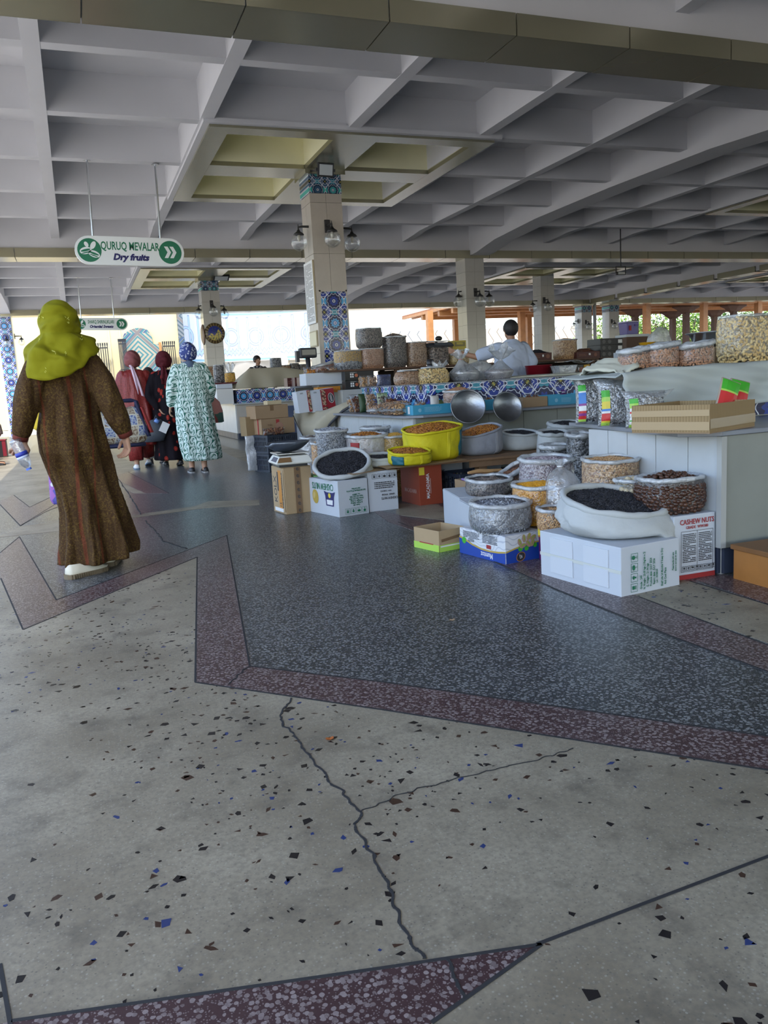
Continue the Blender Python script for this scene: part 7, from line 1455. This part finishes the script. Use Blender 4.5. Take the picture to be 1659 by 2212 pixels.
t = thing('digital_scale', 'dark flat digital scale on the hazelnut bag', 'scale', (aty(945, 742, 10.36).x, 10.40, SZ + .25)); MB().rings([[Vector((x, y, z)) for x, y in ((-a, -b), (a, -b), (a, .13), (-a, .13))] for z, a, b in ((0.0, .19, .17), (.02, .19, .17), (.06, .16, .11))]).build('housing', m_blackp, t, bevel=.006); MB().box(-.18, .16, -.12, .14, .075, .085).build('plate', m_steel, t); MB().add([(-.1, -.172, .021), (.17, -.172, .021), (.14, -.118, .058), (-.09, -.118, .058)], [(0, 1, 2, 3)]).build('display', M('scale_face', (.10, .11, .12), .3), t, thick=.002); MB().lathe([(.02, .061), (.02, .0745)], 8).build('post', m_black, t); MB().ball((.04, .0, .12), (.05, .05, .035), 12, 8).build('weight', m_black, t, smooth=True)
t = carton('yellow and clear sweets box on the right cashew bag', (aty(978, 745, 10.36).x, 10.36), .21, .16, .13, M('box_yellow', (.45, .36, .05), .4), SZ + .20, 0, flaps=False); print_on(t, 'front', .21, .16, [('r', .11, .08, .16, .06, 0, M('box_khaki', (.20, .17, .06), .4)), ('L', .11, .09, .10, .03, 0, 2, BANDM[4])])
for k, zz in enumerate((.96, 1.095)):
    if k == 0: zz = SZ - .262
    else: zz = SZ - .262 + .118
    t = carton(('lower' if k == 0 else 'upper') + ' black carton with orange roundel under the back shelf', (aty(742, 815, 10.05).x, 9.99), .40, .14, .112, M('carton_black', (.014, .014, .016), .4), zz, 0, flaps=False)
    print_on(t, 'front', .40, .14, [('d', .155, .06, .022, .022, 0, M('roundel_orange', (.45, .13, .06), .5)), ('r', .08, .075, .02, .022, 0, m_white), ('r', .108, .075, .02, .022, 0, m_white), ('r', .08, .045, .02, .022, 0, m_white), ('r', .108, .045, .02, .022, 0, m_white), ('L', .115, .098, .09, .008, 0, 1, m_white)])
MB().box(aty(735, 815, 10.0).x, aty(846, 815, 10.0).x, 9.94, 10.15, .72, SZ - .263).build('stand', MATS['riser_block'], s2b)
# boxes behind on the shelf, right part
P = aty(1220, 750, 10.5); rb('tall clear bag of pistachios on the back shelf right of the shirt man', 1220, 731, 772, 49, 10.5, SZ, 'pist', 'pistachio', 1.2, 131, closed=False, heap=.02, e=3.2, rim=.010, bulge=.01)
m_cdark = M('carton_maroon', (.075, .018, .016), .45); m_cblk = M('carton_black')
def dbox(label, px0, px1, pyt, pyb, y, d, mat, z=None, prints=True, fillc=None, seed=1):
    a, b = aty(px0, pyb, y), aty(px1, pyb, y); D = (a - CAMPOS).dot(AF); w = b.x - a.x; h = (pyb - pyt) * D / F
    t = carton(label, (a.x, y), w, d, h, mat, a.z if z is None else z, 0, flaps=False)
    if prints: print_on(t, 'front', w, d, [('r', w * .55, h * .6, w * .08, h * .3, 0, m_white), ('d', w * .8, h * .5, h * .3, h * .28, 0, M('carton_ring', (.20, .08, .05), .5)), ('L', w * .25, h * .5, w * .3, h * .4, 0, 2, MATS['carton_ring'])])
    if fillc:
        me = MB().grid(lambda u, v: Vector((w * (.05 + .9 * u), d * (.05 + .9 * v), h + .002 + (.05 * math.sin(PI * u) * math.sin(PI * v)) + .012 * nz(u * 9, v * 9, seed))), 16, 10).build('dried_fruit', GR[fillc], t, smooth=True, kind='stuff')
    return t, w, h
dbox('maroon carton heaped with dark raisins right of the shirt man', 1150, 1192, 764, 780, 10.25, .3, m_cdark, SZ, fillc='black')
dbox('brown printed carton of dark raisins right of the tall pistachio bag', 1246, 1296, 754, 768, 10.3, .3, m_cdark, SZ, fillc='date')
for k in range(3):
    t, w, h = dbox(('bottom', 'middle', 'top')[k] + ' black carton of the stack of three on the back shelf', 1297, 1345, 757 - 14.5 * k - 0, 770.5 - 14.5 * k, 10.3, .34, m_cblk, SZ + .092 * k, prints=False)
    print_on(t, 'front', w, .34, [('r', w * .88, h * .5, w * .18, h * .55, 0, m_white), ('d', w * .15, h * .5, h * .35, h * .3, 0, M('carton_grey_print', (.10, .10, .10), .5)), ('d', w * .4, h * .5, h * .35, h * .3, 0, MATS['carton_grey_print'])])
P = aty(1262, 752, 10.4); t = thing('dark_bowl', 'small dark bowl on the back shelf near the pistachio bag', 'bowl', (aty(1252, 748, 10.6).x, 10.62, SZ)); MB().lathe([(.04, 0), (.06, .02), (.10, .09), (.105, .095), (.09, .09), (.05, .03), (.001, .028)], 18).build('bowl', m_blackp, t, smooth=True)
P = aty(1284, 748, 10.5); t = tag(MB().ball((0, 0, 0), (.14, .10, .10), 18, 10).build('dried_fruit_heap', GR['hazel'], loc=(P.x, 10.62, SZ + .07), smooth=True), 'heap of brown dried fruit beside the black cartons', 'fruit')
for v_ in t.data.vertices: v_.co *= 1 + .15 * nz(v_.co.x * 40, v_.co.y * 40, v_.co.z * 40)
# storage box on cartons, bags and bowls behind the almond bags
t, w, h = dbox('white carton behind the almond bags, under the yellow bowl', 1378, 1422, 745, 762, 9.0, .3, m_cartw, 1.2, prints=False); MB().box(1.0, 1.0, 0, 0, 0, 0) 
xs = [aty(1340, 760, 9.1).x, aty(1440, 760, 9.1).x]
st4 = thing('goods_table', 'dark table behind the almond bags carrying bowls and boxes', 'table', (0, 0, 0)); MB().box(xs[0], xs[0] + 2.4, 8.75, 9.5, 1.165, 1.195).build('board', m_darkwood, st4)
for x in (xs[0] + .05, xs[0] + 2.3): MB().box(x, x + .06, 8.8, 8.86, 0, 1.164).build('leg', m_darkwood, st4); MB().box(x, x + .06, 9.4, 9.46, 0, 1.164).build('leg', m_darkwood, st4)
t, w, h = dbox('white carton left of the yellow bowl behind the almond bags', 1350, 1376, 748, 762, 9.05, .25, m_cartw, 1.1955, prints=False)
def lathe_thing(name, label, cat, px, pyb, y, z, prof, mat, seg=24):
    P = aty(px, pyb, y); t = thing(name, label, cat, (P.x, y, z)); MB().lathe(prof, seg).build('bowl', mat, t, smooth=True); return t
lathe_thing('yellow_bowl', 'yellow plastic bowl on the white carton', 'bowl', 1398, 745, 9.15, 1.2 + .092, [(.07, 0), (.11, .10), (.115, .105), (.10, .10), (.065, .01), (.001, .008)], M('bowl_yellow', (.62, .33, .01), .4))
lathe_thing('floral_bowl', 'white enamel bowl with a red flower near the black cartons', 'bowl', 1365, 762, 8.85, 1.1955, [(.05, 0), (.085, .05), (.10, .075), (.103, .078), (.09, .07), (.05, .01), (.001, .01)], m_white)
P = aty(1366, 755, 8.75); o = MB().ball((0, 0, 0), (.02, .004, .014), 10, 6).build('flower_print', m_inkr, None, loc=(0, 0, 0)); o.parent = bpy.data.objects['floral_bowl']; o.location = (-.02, -.088, .045)
t = thing('storage_box', 'clear purple tinted storage box with a lid on top of stacked cartons', 'box', (aty(1358, 716, 11.2).x, 11.2, aty(1358, 723, 11.2).z)); MB().rings([[Vector((sx * a, sy * b, z)) for sx, sy in ((-1, -1), (1, -1), (1, 1), (-1, 1))] for z, a, b in ((0, .105, .10), (.13, .115, .11), (.19, .12, .115))]).build('tub', M('tub_purple', (.10, .08, .28), .25), t, bevel=.008); MB().box(-.125, .125, -.12, .12, .191, .212).build('lid', M('tub_lid', (.45, .42, .62), .3), t, bevel=.006); MB().box(-.08, -.04, -.122, -.112, .06, .14).build('red_label', m_inkr, t); MB().box(.03, .10, -.123, -.113, .13, .16).build('clip', M('tub_clip', (.08, .05, .25), .4), t)
zb = aty(1358, 723, 11.2).z; x_ = aty(1358, 716, 11.2).x
cs = thing('carton_pile', 'white lidded tray under the purple storage box', 'tray', (x_, 11.2, 0)); MB().box(-.16, .30, -.15, .15, zb - .045, zb - .002).build('tray', m_cartw, cs, bevel=.004); MB().box(-.15, .28, -.14, .14, 0, zb - .046).build('stand', m_darkwood, cs)
P = aty(1415, 740, 10.0); o = MB().ball((0, 0, 0), (.20, .14, .20), 26, 18).build('white_sack', film('film_print', haze=.75, gloss=.15), loc=(P.x + .05, 9.95, P.z + .02), smooth=True); tag(o, 'crumpled white plastic sack behind the yellow bowl', 'sack')
for v_ in o.data.vertices: c = v_.co; c *= 1 + .22 * nz(c.x * 8, c.y * 8, c.z * 8) + .06 * nz(c.x * 25, c.y * 25, c.z * 25); c.x *= 1 - c.z * .8 if c.z > 0 else 1
P = aty(1415, 740, 10.0); carton('dark carton under the crumpled white sack', (P.x - .15, 9.80), .42, .3, P.z - .20 - 1.0 + .02, m_cblk, 1.0, 0, flaps=False) if False else None
stw = thing('sack_stand', 'dark stand under the crumpled white sack', 'stand', (P.x + .05, 9.95, 0)); MB().box(-.2, .2, -.14, .14, P.z - .20, P.z - .17).build('top', m_darkwood, stw); MB().box(-.05, .05, -.05, .05, 0, P.z - .201).build('post', m_darkwood, stw)
# on the riser at right: tubs
P = aty(1218, 792, 8.12); t = thing('clear_tub', 'clear plastic tub of pale sweets on the mosaic riser', 'tub', (P.x, 8.12, 1.0135)); MB().rings([[Vector((sx * a, sy * b, z)) for sx, sy in ((-1, -1), (1, -1), (1, 1), (-1, 1))] for z, a, b in ((0, .095, .07), (.11, .125, .09), (.118, .135, .10), (.119, .125, .09), (.01, .09, .065))]).build('tub', film('tub_film', haze=.35, gloss=.2), t, bevel=.006); MB().box(-.08, .08, -.06, .06, .012, .045).build('sweets', GR['hazel'], t)
P = aty(1165, 792, 8.3); t = thing('red_tub', 'dark red plastic tub beside the shirt man', 'tub', (aty(1168, 790, 8.45).x, 8.5, .95)); MB().lathe([(.13, 0), (.16, .20), (.165, .205), (.15, .20), (.12, .01), (.001, .01)], 24).build('tub', M('tub_red', (.16, .005, .012), .35), t, smooth=True); MB().lathe([(.10, -.95), (.10, -.002)], 12).build('stand', m_darkwood, t)
P = aty(1224, 778, 8.3); tag(MB().grid(lambda u, v: Vector(((u - .5) * .30, (v - .5) * .16, .02 * math.sin(u * 6) + .04 * abs(u - .5) + .01 * nz(u * 6, v * 6, 3))), 12, 8).build('white_sheet', m_filmm, loc=(aty(1225, 775, 8.45).x, 8.2, 1.155), smooth=True, thick=.004), 'crumpled white sheet over the clear tub', 'sheet')
dbox('dark carton with white label right of the clear tub', 1238, 1260, 785, 806, 8.12, .2, m_cblk, 1.0135); dbox('small amber box right of the dark labelled carton', 1262, 1274, 784, 805, 8.12, .16, M('box_amber', (.42, .24, .03), .5), 1.0135, prints=False)
tied('black plastic bag on the mosaic riser near the bunched cream cloth', (aty(1300, 795, 8.1).x, 8.08, 1.0135), .17, .14, 'black', 'nut', 1, .03, 140, mat=M('black_film', (.015, .015, .018), .3, bump=.6, bscale=20))
dbox('dark carton on the riser right behind the black plastic bag', 1318, 1352, 775, 800, 8.1, .2, m_cdark, 1.0135)
rb('farther white edged bag of nuts left of the steel basin', 1445, 745, 768, 60, 5.2, 1.0, 'brown', 'almond', 1.0, 141, closed=False, heap=-.01, rim=.02, tilt=(.1, 0)) if False else None
P = aty(1452, 752, 4.45); bag('clear_bag', 'clear bag of nuts behind the middle almond bag', (P.x, 4.30, 1.037), .11, .07, .13, 'film', 'brown', 'almond', 1.0, seed=142, rim=.013, heap=0, tilt=(.15, 0))
# ---- left end of the middle stall
P = aty(666, 770, 10.6)
t = thing('pole_scale', 'dark customer display on a pole at the left end of the middle stall', 'display', (aty(668, 800, 10.7).x, 10.7, 1.0705)); z1 = aty(666, 772, 10.7).z - 1.07
MB().tube([(0, 0, 0), (-.01, 0, z1)], .032, 14).build('pole', m_blackp, t, smooth=True); MB().lathe([(.08, 0), (.08, .012)], 16).build('foot', m_blackp, t); MB().box(-.13, .11, -.06, .05, z1 - .01, z1 + .125).build('head', m_blackp, t, bevel=.02); MB().box(-.10, .09, -.064, -.055, z1 + .03, z1 + .10).build('screen', M('screen_dark', (.05, .055, .06), .12), t); MB().box(-.17, -.13, -.03, .06, z1 - .06, z1 + .09).build('bracket', m_blackp, t)
a = aty(662, 846, 10.28); b = aty(740, 838, 10.28); tw = tray('white carton tray of dates in clear packs above the pistachio cartons', (a.x, 10.26), b.x - a.x, .32, .155, m_cartw, 1.0705, 0, th=.01)
for k, (dx, lb, gr_) in enumerate(((.10, 'clear pack of amber dates at the left of the white tray', 'amber'), (.28, 'clear pack of brown dates in the middle of the white tray', 'date'), (.40, 'clear pack of dark dates at the right of the white tray', 'hazel'))): pouch('date_packet', lb, (a.x + dx, 10.40, 1.077), .17, .24, .12, m_film, grain=gr_, proto='nut', gs=1.6, seed=150 + k, tiltx=-.1)
P = aty(700, 805, 10.75); bag('clear_bag', 'red and white bag of nuts behind the white date tray', (P.x, 10.78, 1.0705), .16, .10, .27, 'film', 'hazel', 'nut', 1.3, seed=155, heap=.0, rim=.02, tilt=(.2, 0), mat=film('red_film', haze=.7, tint=(.8, .35, .38)), rimmat=m_filmh)
for k, (p0, p1, y, lb) in enumerate(((622, 637, 11.35, 'maroon sweets box at the far left end of the middle stall'), (638, 649, 11.1, 'maroon box with white print next to the far left one'), (650, 661, 10.8, 'maroon box with a ring print left of the white date tray'))): dbox(lb, p0, p1, 822, 841, y, .2, m_cdark, 1.0705, prints=True)
MB().box(2.72, 3.02, 10.7, 11.6, 1.05, 1.07).build('shelf_board', m_work, s2b)
t = carton('orange printed carton lying under the white date tray', (aty(688, 848, 10.2).x, 10.22), .31, .2, .075, m_orange, .965, 0, flaps=False); print_on(t, 'front', .31, .2, [('L', .17, .035, .22, .03, 0, 2, M('dark_orange_print', (.30, .08, .02), .5))])
for k, (px0, lb) in enumerate(((641, 'left white carton with a pistachio print strip, tipped on the draped canvas'), (670, 'right white and red carton with pistachios and an oval emblem'))):
    a = aty(px0, 888, 10.1); w_ = wz(px0, 23, 10.1); rw = wz(px0, 7 if k == 0 else 30, 10.1)
    t = carton(lb, (a.x, 9.98 + .0 * k), w_ + rw, .22, wz(px0, 46, 10.1), m_cartw, .722, 0, flaps=False); t.rotation_euler.y = -.09 if True else 0; t.location.z = .724
    H_ = wz(px0, 46, 10.1); r = random.Random(k); items = [('r', w_ + rw / 2, H_ / 2, rw, H_ * .99, 0, M('deep_red', (.28, .01, .02), .4)), ('r', w_ * .5, H_ * .5, w_ * .96, .003, 0, m_seam)] if False else [('r', w_ + rw / 2, H_ / 2, rw, H_ * .99, 0, M('deep_red', (.28, .01, .02), .4)), ('L', w_ * .5, H_ * .9, w_ * .3, .02, 0, 2, m_ink)]
    x1 = w_ + (rw if k == 0 else rw * .42)
    for j in range(46): items.append(('d', r.uniform(w_ + .012, x1 - .01), r.uniform(.02 if j > 6 else .1, H_ - .015), .012, .008, r.uniform(0, 3), GRP[j % 2]) if False else ('d', r.uniform(w_ + .012, x1 - .01), r.uniform(.03, H_ - .015), .012, .008, r.uniform(0, 3), M('nut_print_a', (.45, .33, .22), .5) if j % 3 else M('nut_print_b', (.08, .05, .03), .5)))
    if k: items += [('d', w_ + rw * .72, H_ * .55, .038, .065, .1, m_white), ('d', w_ + rw * .72, H_ * .55, .034, .06, .1, m_ink), ('L', w_ + rw * .72, H_ * .55, .09, .03, PI / 2 + .1, 2, m_white)]
    print_on(t, 'front', w_ + rw, .22, items)
# canvas sling under those cartons
c0, c1 = aty(642, 900, 9.9), aty(752, 868, 9.5)
def canvas(u, v):
    K = [(2.84, 10.95, .745, .06), (2.82, 10.35, .73, .34), (2.86, 9.85, .735, .36), (2.92, 9.62, .77, .20), (3.06, 9.48, .83, .09), (3.24, 9.38, .885, .02)]
    q = u * 4.999; i = int(q); k = q - i; k = k * k * (3 - 2 * k); A, B = K[i], K[i + 1]; L = [A[j] + (B[j] - A[j]) * k for j in range(4)]
    bl = math.sin(PI * v) * min(1, L[3] * 4)
    return Vector((L[0] - .07 * bl - .05 * v * (1 - u) - .012 * math.sin(u * 10 + v * 7), L[1] - .05 * bl - .06 * v, L[2] - L[3] * v + .012 * math.sin(v * 11 + u * 5) * (1 - u)))
tag(MB().grid(canvas, 40, 18).build('canvas_sling', M('canvas_beige', (.40, .36, .27), .85, bump=.2, bscale=20), smooth=True, thick=.006), 'beige canvas sheet sagging off the left end of the middle stall', 'cloth'); cv = COL.objects[-1]
MB().tube([canvas(u, 1.0) + Vector((-.004, -.004, 0)) for u in np.linspace(0.02, 1, 26)], .016, 8).build('black_hem', m_blackp, cv, smooth=True)
# ---- the cloth covered stall and what is on it
def cover(u, v):
    x = 3.36 + 3.3 * u; h = .41 * (min(1, u / .10) ** .6) * (1 if u < .34 else max(.22, 1 - (u - .34) * 1.6)) + .03
    if v < .5: k = v / .5; y = 18.9 - .75 * k; z = 1.105 + h * (.75 + .25 * k) + .03 * nz(x * 2, y * 2, 3)
    else: k = (v - .5) / .5; y = 18.15 - .17 * k - .04 * math.sin(x * 11) * k; z = 1.105 + h * (1 - k ** 1.3) + .008
    return Vector((x + .05 * math.sin(v * 9 + x * 3) * v, y, z))
tag(MB().grid(cover, 70, 26).build('beige_cover', M('canvas_beige'), smooth=True, thick=.008), 'beige cloth covering the goods of the farther stall', 'cloth')
def s3x(px, y): return aty(px, 800, y).x
z3 = 1.1005
for k, (px, pyt, pyb, w_, y, gr_, pr_, gs_, lb) in enumerate(((452, 793, 828, 20, 20.6, 'hazel', 'nut', 2.2, 'clear bag of brown nuts at the left end of the farther stall'), (473, 790, 827, 23, 19.4, 'striped', 'seed', 3.4, 'tall clear bag of striped seeds at the left of the beige cover'), (497, 806, 827, 20, 18.9, 'yellow', 'nut', 2.0, 'clear tied bag of yellow snacks beside the beige cover'))):
    rb(lb, px, pyt, pyb, w_, y, aty(px, pyb, y).z, gr_, pr_, gs_, 160 + k, e=3, asp=.9)
pl = thing('goods_bench', 'low bench at the end of the farther stall holding seed bags', 'bench', (0, 0, 0)); zb_ = aty(473, 828, 19.4).z
MB().box(s3x(440, 19.4) - .1, s3x(508, 18.9), 18.3, 21.0, zb_ - .04, zb_ - .002).build('board', M('bench_red', (.10, .015, .02), .6), pl); MB().box(s3x(465, 19.4), 3.335, 18.6, 20.8, .801, zb_ - .041).build('stand', M('bench_dark', (.05, .02, .02), .7), pl)
a, b = aty(471, 873, 17.9), aty(507, 873, 17.9); t = carton('white foam box hanging at the corner of the farther stall', (a.x, 17.72), b.x - a.x, .5, .33, M('foam_white', (.70, .70, .69), .6), .802, 0, flaps=True); t.location.y = 17.95; t.location.x = a.x
tray('white tray of dark dried fruit on the white foam box', (a.x + .02, 18.0), b.x - a.x - .02, .35, .10, m_cartw, 1.141, 0, M('dark_fruit', (.03, .015, .012), .5))
P = aty(496, 796, 18.9); tag(MB().grid(lambda u, v: Vector(((u - .5) * (.06 + .24 * v), .03 * math.sin(u * 12), .22 * v + .03 * math.sin(u * 19) * v)), 16, 6).build('gathered_film', m_filmm, loc=(s3x(497, 18.9), 18.9, aty(497, 806, 18.9).z), smooth=True, thick=.003), 'gathered clear top of the yellow snack bag', 'film')
for k, (px, pyt, pyb, w_, gr_, lb) in enumerate(((596, 775, 808, 24, 'grey', 'half empty clear bag right of the seated stall man'), (616, 790, 806, 22, 'hazel', 'clear bag of brown nuts at the back of the farther stall'), (636, 786, 806, 20, 'dark', 'clear bag of dark seeds at the back of the farther stall'), (654, 788, 804, 18, 'dark', 'rightmost clear bag of dark seeds at the back of the farther stall'))):
    P = aty(px, pyb, 20.2); rb(lb, px, pyt, pyb, w_, 20.2, P.z, gr_, 'seed' if k != 1 else 'nut', 3.2 if k != 1 else 2.2, 170 + k, e=2.8)
zb2 = aty(620, 806, 20.2).z; bb = thing('goods_bench', 'bench behind the farther stall carrying clear seed bags', 'bench', (0, 0, 0)); MB().box(s3x(583, 20.2), s3x(668, 20.2), 20.0, 20.5, zb2 - .05, zb2 - .012).build('board', m_darkwood, bb); MB().box(s3x(590, 20.2), s3x(594, 20.2), 20.1, 20.3, 0, zb2 - .051).build('leg', m_darkwood, bb); MB().box(s3x(660, 20.2), s3x(664, 20.2), 20.1, 20.3, 0, zb2 - .051).build('leg', m_darkwood, bb)
t = thing('bright_bulb_lamp', 'round white balloon like lamp behind the farther stall', 'lamp', tuple(aty(603, 780, 21.5))); P = t.location; MB().ball((0, 0, 0), .24, 20, 14).build('shade', M('lamp_lit', (.9, .9, .88), .5, emit=(1, .98, .95, 1.2)), t, smooth=True); MB().tube([(0, 0, -.23), (0, 0, -P.z)], .02, 8).build('stem', m_steel, t); MB().lathe([(.15, -P.z), (.15, -P.z + .02)], 16).build('foot', m_steel, t)
# small litter on the floor
for px, py, m_, lb in ((712, 1598, M('leaf_orange', (.30, .09, .02), .6), 'tiny orange scrap on the beige terrazzo'), (976, 1341, M('nut_scrap', (.33, .24, .16), .6), 'tiny nut shell on the grey terrazzo')):
    P = at(px, py, .002); tag(MB().grid(lambda u, v: Vector(((u - .5) * .022, (v - .5) * .016, .003 + .006 * abs(u - .5) + .004 * math.sin(v * 5))), 4, 3).build('floor_scrap', m_, loc=(P.x, P.y, .002), thick=.002), lb, 'scrap')

# ------------------------------------------------------------ groups of alike things
_G = {'clear_bag': (('clear bags round the nearest stall', 5.8), ('clear bags round the middle stall', 16), ('clear bags on the farther stall', 99)), 'tied_bag': (('tied plastic bags', 99),), 'cloth_sack': (('white cloth sacks of black seeds', 99),), 'woven_sack': (('woven plastic sacks', 99),),
      'carton': (('cartons round the nearest stall', 5.8), ('cartons round the middle stall', 99)), 'open_carton': (('open cartons and trays', 99),), 'seed_packet': (('seed packets', 99),), 'seed_pouch': (('seed pouches in the corrugated carton', 99),), 'fruit_packet': (('dried fruit packets on the middle stall', 99),),
      'nut_packet': (('nut bags lying on the middle counter', 99),), 'date_packet': (('packs of dates', 99),), 'column': (('columns of the hall', 99),), 'stall_counter': (('stall counters', 99),), 'metal_basin': (('leaning metal basins', 99),), 'flood_light': (('floodlights', 99),), 'hanging_sign': (('hanging signs', 99),),
      'plastic_crate': (('dark plastic crates', 99),), 'iron_gate': (('iron gates of the old building', 99),), 'box_seat': (('red box seats', 99),), 'cardboard_sheet': (('loose cardboard sheets', 99),), 'wall_plate': (('plates on a far column', 99),), 'floor_scrap': (('scraps on the floor', 99),)}
for ob in list(COL.objects):
    b_ = ob.name.split('.')[0]
    if ob.parent is None and b_ in _G and 'group' not in ob and 'label' in ob:
        for nm, ymax in _G[b_]:
            if ob.location.y < ymax: ob['group'] = nm; break
